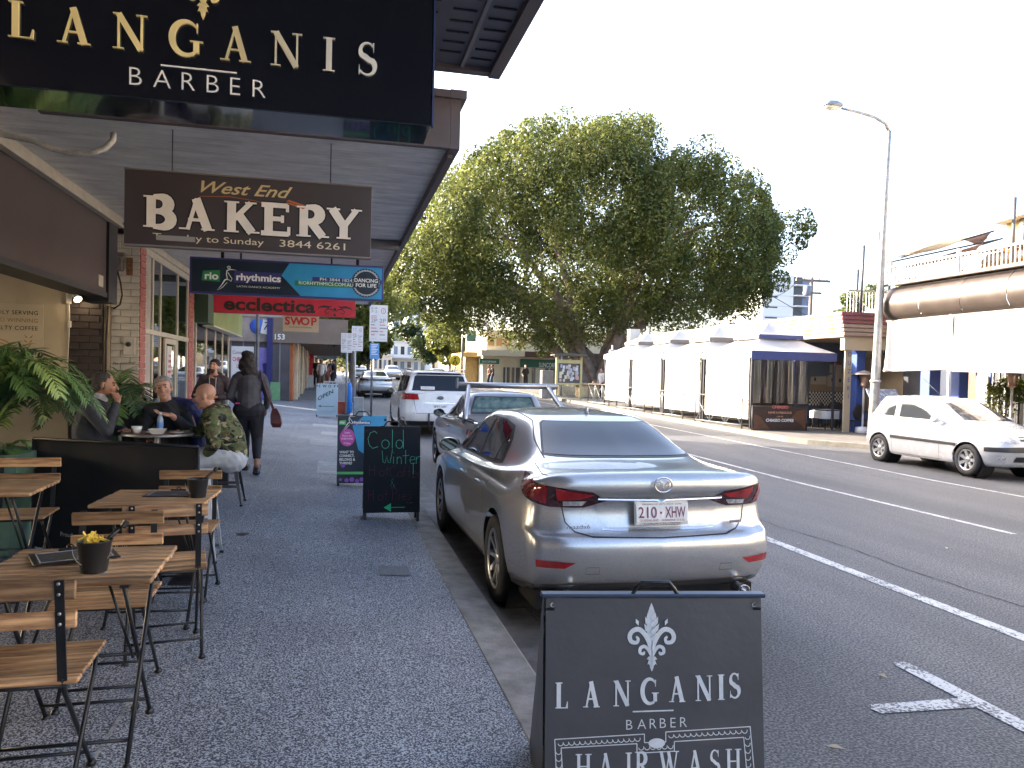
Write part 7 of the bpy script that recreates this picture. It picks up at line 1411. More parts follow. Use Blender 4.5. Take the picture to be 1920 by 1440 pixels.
patch([(-60, .30), (60, .30), (60, .42), (-60, .42)], 'cyl', bv, M_PLAS, 'bumper_trim', t, .008, yc=1.3); patch([(38, .47), (52, .47), (52, .50), (38, .50)], 'cyl', bv, M_LRED, 'reflector', t, .008, both=True, yc=1.3)
b = B(); b.box((0, .07, .78), (.37, .012, .125), None, 0, .003); b.build('number_plate', mat('plate_white', (.66, .66, .66), .45), t); txt('821·VIL', (-.16, .062, .745), (1, 0, 0), (0, 0, 1), .075, MT['print_black'], t, width=.32)
b = B(); b.lathe([(0, 0), (1, 0), (1, .01), (0, .01)], (0, 0, 0), 20, 'Y'); b.v = [(x*.085, .085+y, 1.02+z*.045) for x, y, z in b.v]; b.build('badge', M_PLAS, t); txt('KIA', (0, .083, 1.003), (1, 0, 0), (0, 0, 1), .036, M_CHR, t, align='C', width=.11)
txt('CARNIVAL', (-.70, .055, .60), (1, 0, 0), (0, 0, 1), .035, M_PLAS, t, width=.26, lift=.02)
b = B(); b.box((-.33, .15, 1.27), (.36, .01, .09), (R(-32), 0, 0)); b.build('window_sticker', MT['paper_white'], t); txt('ALAMBASSADOR', (-.49, .135, 1.25), (1, 0, 0), (0, .4, .8), .04, MT['print_black'], t, width=.31)
b = B(); b.tube([(-.3, -.02, .62), (-.3, -.02, .2)], .02, 6); b.build('tow_bar', M_PLAS, t)
finish(t, at(827, 740, Y=20).x, 20.0)
# ---------- white hatchback across the road
RH = [(.02, .5, 3.4, .2, .2, .2), (.70, .30, 3.55, .22, .2, .2), (.79, .10, 3.70, .27, .23, .24), (.825, .02, 3.78, .38, .36, .38), (.835, .0, 3.825, .52, .54, .5), (.83, .02, 3.81, .62, .66, .60), (.82, .07, 3.76, .76, .78, .70), (.805, .09, 3.66, .90, .88, .78), (.785, .10, 3.58, .95, .92, .82),
    {0: (0, .11, .99), 2: (.60, .12, .985), 3: (.73, .20, .975), 4: (.765, .6, .965), 6: (.77, 1.4, .95), 8: (.765, 2.2, .935), 9: (.75, 2.6, .93), 11: (.64, 3.1, .92), 12: (.45, 3.3, .89), 14: (0, 3.36, .91)},
    {0: (0, .13, 1.02), 2: (.58, .14, 1.015), 3: (.70, .22, 1.0), 4: (.735, .6, .985), 6: (.74, 1.4, .97), 8: (.735, 2.2, .96), 9: (.715, 2.55, .965), 11: (.62, 2.78, .985), 12: (.42, 2.92, 1.0), 14: (0, 2.98, 1.01)},
    {0: (0, .36, 1.385), 2: (.48, .38, 1.38), 3: (.58, .46, 1.375), 4: (.615, .75, 1.39), 6: (.63, 1.2, 1.405), 8: (.625, 1.65, 1.39), 9: (.60, 1.88, 1.355), 11: (.52, 2.0, 1.36), 12: (.4, 2.02, 1.385), 14: (0, 1.98, 1.405)},
    {0: (0, .38, 1.455), 2: (.38, .42, 1.45), 4: (.46, .75, 1.455), 6: (.47, 1.2, 1.465), 8: (.45, 1.5, 1.455), 10: (.4, 1.7, 1.445), 12: (.25, 1.75, 1.45), 14: (0, 1.74, 1.455)},
    {0: (0, .7, 1.485), 7: (0, 1.1, 1.49), 14: (0, 1.55, 1.48)}]
HAT = dict(rows=RH, wheels=(.62, 3.07), wr=.30, arch=.345, nt=181)
t = thing('hatchback', 'small white three-door hatchback parked across the road', 'car'); M_HW = mat('hatch_white', (.42, .43, .45), .25, coat=1, var=.02, vs=5); body, bv = car_body(HAT, 'body', M_HW, t)
for s in (-1, 1):
    for wy in HAT['wheels']: wheel(t, s*.815, wy, .30, .19, s, 7, rimr=.66); arch_liner(t, s*.79, wy, .335, .32, s)
    mirror_unit(t, s*.74, 2.36, 1.02, M_HW, s)
m_hg = glass_mat('hatch_glass', (.35, .38, .42), .10); m_hg = mat('hatch_glass2', (.022, .025, .03), .06, spec=.3)
for q in ([(.36, 1.03), (.42, 1.20), (.60, 1.34), (.98, 1.365), (.98, 1.01)], [(1.10, 1.005), (1.10, 1.372), (1.55, 1.365), (1.85, 1.28), (2.28, 1.03), (2.25, .99)]):
    patch([(p[0]*1.0, p[1]) for p in q], 'side', bv, M_PLAS, 'window_seal', t, .003, both=True); cx = sum(p[0] for p in q)/len(q); cz = sum(p[1] for p in q)/len(q)
    patch([(cx+(p[0]-cx)*.95, cz+(p[1]-cz)*.93) for p in q], 'side', bv, m_hg, 'side_window', t, .006, both=True)
patch([(-.56, 1.035), (.56, 1.035), (.45, 1.355), (-.45, 1.355)], 'front', bv, mat('screen_glass', (.03, .028, .026), .05, spec=.4, col2=(.16, .14, .13), vs=3.4, edge=(.48, .62)), 'windscreen', t, .005)
patch([(-.54, 1.05), (.54, 1.05), (.44, 1.34), (-.44, 1.34)], 'rear', bv, M_CGL, 'rear_window', t, .005)
patch([(1.0, .555), (1.0, .62), (2.82, .60), (2.82, .545)], 'side', bv, M_PLAS, 'rub_strip', t, .012, both=True); seam([(1.04, 1.0), (1.02, .6), (1.06, .26)], 'side', bv, t, .006, both=True); seam([(2.34, .96), (2.40, .7), (2.38, .26)], 'side', bv, t, .006, both=True); seam([(1.05, .245), (2.4, .245)], 'side', bv, t, .006, both=True)
patch([(0, .80), (0, .96), (.06, .98), (.16, .80)], 'side', bv, M_LRED, 'tail_lamp', t, .008, both=True)
patch([(24, .66), (24, .72), (36, .78), (50, .80), (52, .76), (42, .68)], 'fcyl', bv, M_LCL, 'headlight', t, .007, both=True, yc=2.9)
patch([(-18, .70), (18, .70), (18, .78), (-18, .78)], 'fcyl', bv, M_PLAS, 'grille', t, .007, yc=2.9); patch([(-55, .50), (55, .50), (55, .575), (18, .60), (-18, .60), (-55, .575)], 'fcyl', bv, M_PLAS, 'bumper_strip', t, .009, yc=2.9); patch([(-26, .32), (26, .32), (24, .42), (-24, .42)], 'fcyl', bv, M_PLAS, 'lower_grille', t, .007, yc=2.9)
patch([(34, .36), (44, .36), (44, .44), (34, .44)], 'fcyl', bv, M_LCL, 'fog_light', t, .007, both=True, yc=2.9)
seam([(-.45, .745), (.45, .745)], 'front', bv, t, .01, m=M_CHR, off=.012); b = B(); b.box((0, 3.845, .50), (.37, .012, .12)); b.build('number_plate', MT['plate_white'], t); txt('496·LKB', (.16, 3.852, .47), (-1, 0, 0), (0, 0, 1), .07, MT['print_black'], t, width=.32)
b = B(); b.tube([(.35, 1.95, 1.43), (.36, 1.35, 1.85)], .006, 5); b.build('aerial', M_PLAS, t)
b = B(); b.lathe([(.0, -.07), (.012, -.06), (.014, 0), (.012, .06), (0, .07)], (.835, 1.22, .80), 10, 'Y'); b.build('door_handle', M_HW, t)
finish(t, 12.61, 15.57, PI)
# second hatch shape mostly hidden beyond the frame: orange-red car front behind the white one
# ================================================================ RIGHT SIDE: restaurants, tents, trees, far buildings
M_CRM2 = mat('sunny_cream', (.50, .42, .30), .7, var=.12, vs=1.5); M_WHT2 = mat('canvas_white', (.60, .59, .57), .6, var=.05, vs=3)
M_BLUE = mat('column_blue', (.035, .075, .26), .5, var=.15, vs=4); M_POST = mat('tent_post', (.055, .05, .055), .5, .3)
cl = [0]
XC = 15.6
# restaurant building with cream fascia
t = thing('restaurant_building', 'cream restaurant with banded fascia and blue columns behind the tents', 'building', (XC, 20.9, 0)); M_FCR = mat('fascia_cream', (.44, .37, .25), .6, var=.08, vs=1); M_FRD = mat('fascia_maroon', (.23, .07, .08), .6, var=.12, vs=2); M_TAN = mat('fascia_tan', (.36, .25, .18), .6, var=.1)
zt_ = at(1590, 582, X=15.0).z; z2 = at(1597, 628, X=15.0).z; y0 = 20.9; xs0 = 15.1
N = 6; hh_ = (zt_-z2)/N
for i in range(N):
    z = z2+hh_*i; rc = i >= N//2; b = B(); b.bb(xs0-.02*i, xs0+.06, y0, 37, z+.012, z+hh_-.012, ch=.01); b.build('fascia_board', M_FCR if i != 3 else mat('fascia_pale', (.50, .44, .35), .6), t)
    b = B(); b.bb(xs0-.02*i, 21.5, y0-.06, y0-.002, z+.012, z+hh_-.012, ch=.01); b.build('end_board', M_FRD if rc else M_TAN, t)
b = B(); b.bb(xs0+.02, 24, y0, 37, z2-.02, z2+.03); b.build('soffit', mat('soffit_tan', (.36, .26, .18), .7), t); b = B(); b.bb(xs0+.06, 24, y0+.02, 37, z2+.03, zt_-.02); b.build('roof', M_CRM2, t)
b = B(); b.bb(18.6, 18.9, 21.6, 37, 0, z2-.02); b.bb(15.9, 18.6, 30, 30.2, 0, z2-.02); b.build('wall', M_CRM2, t)
b = B(); b.bb(18.3, 18.597, 21.6, 37, z2-.5, z2-.02); b.bb(xs0+.1, 22, y0+.05, y0+.25, z2-.42, z2-.02); b.build('beam', mat('beam_cream', (.52, .42, .27), .6), t)
p = at(1655, 652, Y=y0); txt('u', (p.x, y0+.04, at(1662, 660, Y=y0).z-.08), (1, 0, 0), (0, 0, 1), .20, MT['print_black'], t, bold=.03); txt('MEDITERRANEAN', (at(1632, 665, Y=y0).x, y0+.04, at(1632, 668, Y=y0).z-.03), (1, 0, 0), (0, 0, 1), .07, MT['print_black'], t, width=1.25)
def column(px, Y, w, label):
    p = at(px, 700, **({'Y': Y} if px < 1700 else {'X': 15.4})); Y = p.y; b = B(); zc = z2-.03 if px < 1700 else 3.3; t = thing('column', label, 'column', (p.x, Y, 0)); b.bb(p.x-w/2, p.x+w/2, Y-w/2, Y+w/2, 0.01, zc-.5, ch=.01); b.build('shaft', M_BLUE, t)
    b = B(); b.prism([(-w/2, zc-.5), (w/2, zc-.5), (w*.9, zc-.25), (w*.9, zc), (-w*1.5, zc), (-w*1.4, zc-.2)], lambda a, c, h: (p.x+a, h, c), Y-w/2-.01, Y+w/2+.01); b.build('capital', M_BLUE, t); return t, p
t, p = column(1608, 21.3, .30, 'blue painted column with a flared capital right of the tents'); 
t = thing('menu_totem', 'narrow cream panel with vertical OUZERI lettering beside the blue column', 'sign', (p.x-.3, 21.1, 0))
b = B(); x = at(1590, 700, Y=21.1).x; b.bb(x-.13, x+.10, 21.08, 21.13, .02, 2.75, ch=.005); b.box((x-.02, 21.1, 2.85), (.42, .05, .14), None, 0, .01); b.build('panel', M_FCR, t)
for i, ch in enumerate('OUZERI'): txt(ch, (x+.02, 21.075, 2.45-i*.26), (1, 0, 0), (0, 0, 1), .13, mat('letter_blue', (.03, .07, .25), .5), t, align='C', name='letter')
column(1745, 20.2, .34, 'blue painted column under the white canvas blind'); column(1800, 19.8, .28, 'blue painted column beside the patio heater')
# mural wall
a, c = at(1518, 733, Y=24.6), at(1592, 672, Y=24.6); t = thing('mural', 'painted mural of white village houses above a chequered strip', 'mural', (a.x, 24.6, 0))
b = B(); b.bb(a.x-.6, c.x+.4, 24.62, 24.7, 0, 3.3); b.build('wall', mat('slate_blue_wall', (.10, .13, .19), .7, var=.15), t)
def flat(m, q, y, nm='painted_shape'): b = B(); b.prism(q, lambda u, v, h: (u, h, v), y, y+.006); b.build(nm, m, t)
w, h = c.x-a.x, c.z-a.z; U = lambda u, v: (a.x+w*u, a.z+h*v); m_mw = mat('mural_white', (.42, .38, .32), .7); m_ms = mat('mural_sand', (.30, .24, .17), .7)
flat(mat('mural_sky', (.12, .15, .20), .7), [U(-.05, .3), U(1.05, .3), U(1.05, 1.15), U(-.05, 1.15)], 24.61, 'mural_sky'); flat(m_ms, [U(0, 0), U(1, 0), U(1, .4), U(.5, .45), U(0, .3)], 24.603)
for q in ([U(.02, .2), U(.42, .2), U(.42, .45), U(.02, .42)], [U(.45, .15), U(1, .15), U(1, .55), U(.6, .55), U(.45, .45)], [U(.5, .55), U(.82, .55), U(.82, .8), U(.5, .8)], [U(.84, .55), U(1, .55), U(1, .98), U(.84, .98)]): flat(m_mw, q, 24.596)
flat(mat('mural_roof', (.22, .09, .07), .7), [U(.5, .8), U(.82, .8), U(.74, .92), U(.58, .92)], 24.589)
for (u, v) in ((.1, .3), (.55, .3), (.75, .28), (.6, .66), (.9, .8), (.9, .62)): flat(mat('mural_dark', (.06, .06, .08), .7), [U(u, v), U(u+.05, v), U(u+.05, v+.1), U(u, v+.1)], 24.582)
b = B(); b2 = B(); n = 26
for i in range(n):
    for j in range(7):
        x0_, z0_ = a.x+w*i/n, a.z-.02-.07*(j+1); (b if (i+j) % 2 else b2).bb(x0_, x0_+w/n, 24.60, 24.612, z0_, z0_+.07)
b.build('chequer', MT['print_black'], t, kind='stuff'); b2.build('chequer', MT['white_print'], t, kind='stuff')
# dark back wall of the terrace under the balcony
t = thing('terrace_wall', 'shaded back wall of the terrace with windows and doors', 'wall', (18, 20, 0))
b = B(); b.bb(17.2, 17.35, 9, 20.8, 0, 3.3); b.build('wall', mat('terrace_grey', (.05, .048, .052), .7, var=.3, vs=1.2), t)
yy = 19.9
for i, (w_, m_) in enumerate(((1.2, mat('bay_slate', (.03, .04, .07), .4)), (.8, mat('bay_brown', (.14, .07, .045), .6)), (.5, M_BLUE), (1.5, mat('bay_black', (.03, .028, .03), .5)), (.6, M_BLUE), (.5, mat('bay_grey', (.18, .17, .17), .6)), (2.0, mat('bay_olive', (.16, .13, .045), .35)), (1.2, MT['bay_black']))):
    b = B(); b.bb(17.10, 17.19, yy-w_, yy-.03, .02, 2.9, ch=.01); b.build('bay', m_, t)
    if i in (3, 6):
        b = B(); 
        for k in range(7): b.bb(17.07, 17.095, yy-.1-k*w_/7.5, yy-.07-k*w_/7.5, .1, 2.8)
        b.build('window_bar', MT['frame_alu'], t)
    yy -= w_
b = B(); b.bb(17.0, 17.06, 17.4, 17.8, 1.0, 1.9, ch=.01); b.build('stone_panel', mat('stone_panel', (.42, .40, .37), .7, var=.3, vs=20), t)
# restaurant floor
b = B(); b.bb(13.1, 18.6, 19.3, 30, .006, .03); tag(b.build('terrace_floor', mat('terrace_floor', (.16, .13, .11), .7, var=.2)), 'brown terrace floor of the corner restaurant', 'floor'); 
# bullnose awning with balcony rail
t = thing('bullnose_awning', 'dark brown curved metal awning edge over the white blinds', 'awning', (14.2, 14, 3.3)); yE = 17.95
prof = [(14.95, 4.18), (14.6, 4.22), (14.33, 4.15), (14.18, 3.98), (14.12, 3.76), (14.14, 3.52), (14.24, 3.36), (14.38, 3.29), (14.46, 3.29)]
for k in range(7):
    ya, yb_ = yE-1.3*k, yE-1.3*(k+1)+.015; b = B(); b.add([(x, y, z) for y in (ya, yb_) for x, z in prof], [(i, i+1, 9+i+1, 9+i) for i in range(8)], 0, True); b.build('metal_sheet', mat('bullnose_brown', (.060, .045, .038), .42, .35, var=.15, vs=3), t)
b = B(); b.add([(x, yE+.01, z) for x, z in prof]+[(15.2, yE+.01, 3.29), (15.2, yE+.01, 4.18)], [tuple(range(11))]); b.build('end_cap', MT['bullnose_brown'], t)
b = B(); b.tube([(14.13, yE+.03, 4.215), (14.13, 8, 4.215)], .035, 8); b.tube([(14.30, yE+.03, 3.285), (14.30, 8, 3.285)], .03, 8); b.build('edge_roll', mat('roll_metal', (.36, .32, .30), .35, .6), t)
b = B(); b.bb(14.5, 17.1, 8, yE, 3.36, 3.42); b.build('ceiling', mat('terrace_ceiling', (.20, .18, .16), .7), t)
b = B(); b.bb(14.3, 19, 8, yE+.02, 4.24, 4.30); b.build('deck', M_CRM2, t)
t = thing('balcony_rail', 'white balustrade on top of the curved awning', 'railing', (14.3, 14, 4.25))
b = B(); y = yE
while y > 8: b.bb(14.29, 14.315, y-.012, y+.012, 4.3, 4.68); y -= .115
b.build('balusters', mat('rail_white', (.45, .45, .44), .5), t, kind='stuff')
b = B(); b.bb(14.27, 14.33, 8, yE+.02, 4.68, 4.73); b.build('handrail', MT['rail_white'], t)
for y in (17.9, 15.6, 13.3, 11): b = B(); b.bb(14.26, 14.34, y-.035, y+.035, 4.3, 4.85); b.build('rail_post', MT['rail_white'], t)
t = thing('balcony_rail', 'grey balustrade along the roof edge left of the lamp post', 'railing', (15.6, 21, 3.9)); zr = zt_
b = B(); x = 15.2
while x < 17.9: b.bb(x-.012, x+.012, 20.88, 20.90, zr, zr+.62); x += .11
b.build('balusters', MT['frame_alu'], t, kind='stuff'); b = B(); b.bb(15.2, 17.9, 20.87, 20.91, zr+.62, zr+.67); b.build('handrail', MT['frame_alu'], t)
# canvas blinds
def blind(y0_, y1_, zb0, zb1, lab, words=None, x0_=14.22):
    t = thing('canvas_blind', lab, 'blind', (x0_, y1_, zb0), 'white canvas blinds on the terrace'); b = B(); n, m = 24, 10; vs = []
    for i in range(n+1):
        for j in range(m+1):
            f_, g_ = i/n, j/m; y = y0_+(y1_-y0_)*f_; z = zb0+(zb1-zb0)*f_+(3.27-(zb0+(zb1-zb0)*f_))*g_; vs.append((x0_+.015*math.sin(f_*7+g_*3)*(1-g_)-.02*(1-g_), y+(.06*(1-g_)**2 if i == 0 else 0), z))
    b.add(vs, [(i*(m+1)+j, (i+1)*(m+1)+j, (i+1)*(m+1)+j+1, i*(m+1)+j+1) for i in range(n) for j in range(m)], 0, True); b.build('canvas', M_WHT2, t)
    b = B(); b.tube([(x0_-.02, y0_+.05, zb0), (x0_-.02, y1_, zb1)], .03, 8); b.build('hem_bar', M_WHT2, t); return t
t = blind(17.85, 15.62, 1.98, 2.02, 'left white canvas blind below the curved awning', None)
m_ft = mat('faint_print', (.56, .54, .52), .6); m_fr = mat('faint_red', (.62, .50, .47), .6)
txt('THE FR', (14.17, 17.35, 2.62), (0, -1, 0), (0, 0, 1), .20, m_ft, t, width=1.6); txt('RESTAURANT  BAR', (14.17, 17.6, 3.12), (0, -1, 0), (0, 0, 1), .06, m_fr, t, width=1.8)
t = blind(15.58, 8.5, 1.98, 1.86, 'right white canvas blind below the curved awning, cut by the frame'); txt('ENCH BISTRO', (14.17, 15.45, 2.60), (0, -1, 0), (0, 0, 1), .20, m_ft, t, width=2.5); txt('COCKTAILS / WINE', (14.17, 15.3, 3.10), (0, -1, 0), (0, 0, 1), .06, m_fr, t, width=1.8)
b = B(); y = 15.6; b.bb(14.12, 14.17, y-.025, y+.025, .01, 3.3); tag(b.build('blind_post', mat('post_white', (.6, .6, .6), .4)), 'thin white terrace post between the two blinds', 'post'); b = B(); b.bb(14.12, 14.16, 12.6, 12.64, .01, 2.1); tag(b.build('blind_post', MT['post_white']), 'thin pale terrace post right of the patio heater', 'post')
# patio heaters
def heater(px, Y, label, s=1.0):
    p = at(px, 740, Y=Y); t = thing('patio_heater', label, 'heater', (p.x, Y, 0), 'patio heaters on the terrace'); c = (p.x, Y, 0); b = B(); b.lathe([(.0, 2.14*s), (.05, 2.13*s), (.40, 2.02*s), (.41, 2.0*s), (.05, 2.06*s), (0, 2.06*s)], c, 24); b.build('reflector', mat('heater_steel', (.45, .40, .38), .3, .7), t)
    b = B(); b.lathe([(.0, 2.0*s), (.15, 1.99*s), (.10, 1.80*s), (.09, 1.66*s), (.12, 1.64*s), (.03, 1.6*s), (.03, .75)], c, 18); b.build('burner', mat('burner_copper', (.40, .26, .18), .35, .7), t)
    b = B(); b.lathe([(.028, 0.75), (.028, .3), (.20, .28), (.22, .02), (.0, .02)], c, 18); b.tube([(p.x, Y, .7), (p.x, Y, 1.65*s)], .032, 8); b.build('stand', MT['post_white'], t); return t
heater(1800, 16.9, 'patio heater with a copper burner under the blinds'); heater(1897, 15.4, 'patio heater at the right edge of the picture'); heater(1619, 21.0, 'patio heater beside the blue column', .95)
# outdoor tables under the far canopy
def dark_table(x, y, lab, cloth=None):
    t = thing('dining_table', lab, 'table', (x, y, 0), 'terrace dining tables'); b = B(); b.box((x, y, .74), (.75, .75, .03), None, 0, .005); b.build('tabletop', M_PLAS, t)
    for sx in (-1, 1):
        for sy in (-1, 1): b = B(); b.tube([(x+sx*.32, y+sy*.32, .73), (x+sx*.34, y+sy*.34, .03)], .018, 6); b.build('leg', M_PLAS, t)
    if cloth:
        b = B(); vs = []; n = 8
        for i in range(n+1):
            for j in range(n+1):
                u, v = (i/n-.5)*1.15, (j/n-.5)*1.15; d = max(abs(u), abs(v)); z = .762 if d < .39 else .762-(d-.39)*1.6; k = min(1, .40/d) if d > .4 else 1; vs.append((x+u*k*(1+.03*(d > .4)), y+v*k*(1+.03*(d > .4)), z))
        b.add(vs, [(i*(n+1)+j, (i+1)*(n+1)+j, (i+1)*(n+1)+j+1, i*(n+1)+j+1) for i in range(n) for j in range(n)], 0, True); tag(b.build('tablecloth', cloth), 'cloth draped over the %s' % lab, 'tablecloth')
def dark_chair(x, y, rz, lab):
    t = thing('dining_chair', lab, 'chair', (0, 0, 0), 'black dining chairs on the terrace'); b = B(); b.box((0, 0, .45), (.44, .42, .04), None, 0, .015); b.build('seat', M_PLAS, t); b = B(); b.lathe([(.0, 0), (.20, .0), (.24, .02), (.20, .03), (0, .03)], (0, 0, 0), 18, 'Y'); b.v = [(q[0], -.2+q[1]-.08*(q[2]), .72+q[2]*1.0) for q in b.v]; b.build('backrest', M_PLAS, t)
    for sx in (-1, 1):
        for sy in (-1, 1): b = B(); b.tube([(sx*.18, sy*.18, .44), (sx*.2, sy*.21, .0)], .013, 6); b.build('leg', M_PLAS, t)
    t.location = (x, y, .03); t.rotation_euler = (0, 0, rz)
for i, (px, Y, lab, cl_) in enumerate(((1553, 22.4, 'table with a white cloth right of the coffee banner', M_WHT2), (1598, 21.9, 'bare dark table by the totem panel', mat('cloth_navy', (.035, .045, .09), .7)), (1535, 25.6, 'small table at the back of the terrace by the mural', None))):
    dark_table(at(px, 780, Y=Y).x, Y, lab, cl_)
for i, (px, Y, rz, lab) in enumerate(((1527, 23.3, 40, 'black dining chair left of the white tablecloth'), (1578, 22.6, -70, 'black dining chair between the white cloth and the dark table'), (1568, 23.6, 180, 'black dining chair behind the white tablecloth'), (1618, 22.4, 200, 'black dining chair at the lamp post end of the terrace'), (1600, 21.2, 10, 'black dining chair nearest the kerb by the totem panel'))): dark_chair(at(px, 790, Y=Y).x, Y, R(rz), lab)
for (px, Y, rz) in ((1690, 20.0, .2),):
    p = at(px, 730, Y=19.2); t = thing('menu_rack', 'tilted rack of printed menus beside the lamp post', 'menu', (p.x, 19.2, 0)); b = B(); b.box((p.x-.55, 19.2, 1.25), (1.0, .03, .55), (R(-35), 0, 0), 0, .01); b.build('board', mat('menu_bluegrey', (.22, .26, .34), .5, col2=(.5, .52, .55), vs=14, edge=(.5, .56)), t); b = B(); b.tube([(p.x-.9, 19.25, 1.1), (p.x-.9, 19.25, .01)], .02, 6); b.tube([(p.x-.2, 19.25, 1.1), (p.x-.2, 19.25, .01)], .02, 6); b.build('leg', M_PLAS, t)
for i, px in enumerate((1690, 1718)):
    p = at(px, 750, Y=17.6); b = B(); b.box((p.x, 17.6, 1.18), (.34, .03, .30), (R(-15), 0, 0), 0, .01); b.bb(p.x-.015, p.x+.015, 17.62, 17.65, .01, 1.05); o = b.build('menu_stand', mat('stand_pink', (.48, .36, .32), .5)); tag(o, ['left', 'right'][i]+' of two small pink menu stands above the hatchback roof', 'menu')
# lamp post
t = thing('street_lamp', 'tall grey street lamp leaning slightly with a curved arm over the road', 'street lamp', (14.0, 17.8, 0)); bt = at(1640, 800, X=13.95); tp = at(1667, 246, X=14.0); base = Vector((13.98, 17.9, 0.01)); top_ = Vector((14.28, 17.85, tp.z))
base = Vector((at(1636, 800, Y=17.9).x, 17.9, .01)); top_ = Vector((at(1667, 246, Y=17.9).x, 17.9, at(1667, 246, Y=17.9).z))
b = B(); b.tube([base+(top_-base)*(k/8) for k in range(9)], [.135, .122, .108, .096, .085, .076, .068, .062, .055], 16); b.build('pole', mat('lamp_pole', (.30, .29, .28), .45, .45, var=.25, vs=6), t)
b = B(); b.tube([base+(top_-base)*.20, base+(top_-base)*.205+Vector((0, 0, .02))], [.14, .14], 14); b.build('band', MT['frame_alu'], t)
h = [at(1667, 247, Y=17.9), at(1660, 232, Y=17.9), at(1640, 220, Y=17.9), at(1615, 212, Y=17.9), at(1590, 206, Y=17.9), at(1578, 203, Y=17.9)]; b = B(); b.tube(h, [.045, .04, .036, .033, .03, .03], 10); b.build('arm', MT['lamp_pole'], t)
a, c = at(1578, 202, Y=17.9), at(1545, 199, Y=17.9); b = B(); mid = (a+c)/2; b.lathe([(.0, -.24), (.10, -.22), (.15, -.05), (.14, .15), (.07, .25), (0, .26)], (0, 0, 0), 14, 'X'); b.v = [(mid.x-q[0], mid.y+q[1]*1.1, mid.z+.03+max(q[2], -.02)*.9) for q in b.v]; ln_ = b.build('lamp_head', mat('head_grey', (.22, .24, .27), .4, .3), t)
b = B(); b.lathe([(.0, -.20), (.09, -.18), (.12, -.02), (.10, .14), (0, .18)], (0, 0, 0), 12, 'X'); b.v = [(mid.x-.03+q[0], mid.y+q[1], mid.z+.01+min(q[2], .0)*.9) for q in b.v]; b.build('lens', mat('lens_cream', (.62, .56, .45), .2), t)
# steel poles, shade sails
def pole(px0, py0, px1, py1, Y, lab, r_=.04): a, c = at(px0, py0, Y=Y), at(px1, py1, Y=Y); b = B(); b.tube([c, a], r_, 8); tag(b.build('steel_pole', mat('pole_dark', (.10, .10, .11), .5, .4)), lab, 'pole', 'thin poles above the restaurants')
pole(1620, 460, 1613, 585, 20.6, 'thin dark roof pole, second from the left of the lamp post'); pole(1650, 434, 1644, 590, 20.3, 'thin dark roof pole just left of the lamp post'); pole(1903, 370, 1898, 492, 15.3, 'tall thin pole at the right edge'); pole(1609, 505, 1604, 582, 21.0, 'short thin roof pole at the left of the balustrade'); pole(1669, 505, 1666, 560, 20.0, 'short roof pole behind the balustrade')
def sail(pts, Y0_, lab, m, sag=.4):
    P = [at(px, py, Y=y) for px, py, y in pts]; b = B(); n = 10; vs = []; fs = []; idx = {}
    for i in range(n+1):
        for j in range(n+1-i):
            u, v = i/n, j/n; w = 1-u-v; q = P[0]*w+P[1]*u+P[2]*v; ctr = (P[0]+P[1]+P[2])/3; e = 1-27*u*v*w; k = min(u, v, w); f_ = .16*(4*(u*v+v*w+w*u)-0*27*u*v*w) if k < 1e-6 else .16*(4*(u*v+v*w+w*u)-9*u*v*w*1.3)*1.0
            q = q.lerp(ctr, max(0, min(.3, f_*.9))); q.z -= sag*27*u*v*w*.5; idx[i, j] = len(vs); vs.append(q)
    for i in range(n):
        for j in range(n-i):
            fs.append((idx[i, j], idx[i+1, j], idx[i, j+1]))
            if j < n-i-1: fs.append((idx[i+1, j], idx[i+1, j+1], idx[i, j+1]))
    b.add(vs, fs, 0, True); tag(b.build('shade_sail', m), lab, 'shade sail', 'shade sails over the roof terrace')
M_SW = mat('sail_white', (.60, .57, .52), .7); M_SB = mat('sail_brown', (.20, .12, .11), .7); M_SO = mat('sail_orange', (.55, .42, .34), .7)
sail([(1690, 503, 20), (1845, 455, 17), (1812, 498, 18)], 18, 'large brown shade sail in the middle of the roof terrace', M_SB); sail([(1662, 464, 21), (1775, 453, 19), (1700, 478, 18)], 18, 'pale orange shade sail behind the others', M_SO); sail([(1650, 492, 20), (1905, 405, 15), (1780, 448, 21)], 18, 'white shade sail highest over the terrace', M_SW)
sail([(1765, 519, 19.5), (1834, 498, 17), (1822, 517, 18)], 18, 'lowest brown shade sail over the balustrade', M_SB); sail([(1660, 510, 18.6), (1860, 470, 17), (1840, 505, 16)], 18, 'white shade sail in front of the brown one', M_SW, .2); sail([(1800, 451, 20), (1862, 433, 17), (1850, 449, 18)], 18, 'small maroon sail tucked behind the white one', M_SB)
for i, (x0_, y0_, x1_, y1_) in enumerate(((1690, 483, 1864, 433), (1662, 493, 1872, 449), (1662, 512, 1880, 447), (1680, 546, 1832, 498))): b = B(); b.tube([at(x0_, y0_, Y=20), at(x1_, y1_, Y=17)], .022, 6); tag(b.build('sail_edge_cable', M_POST), ['highest', 'second', 'third', 'lowest'][i]+' dark edge cable of the shade sails', 'cable', 'edge cables of the shade sails')
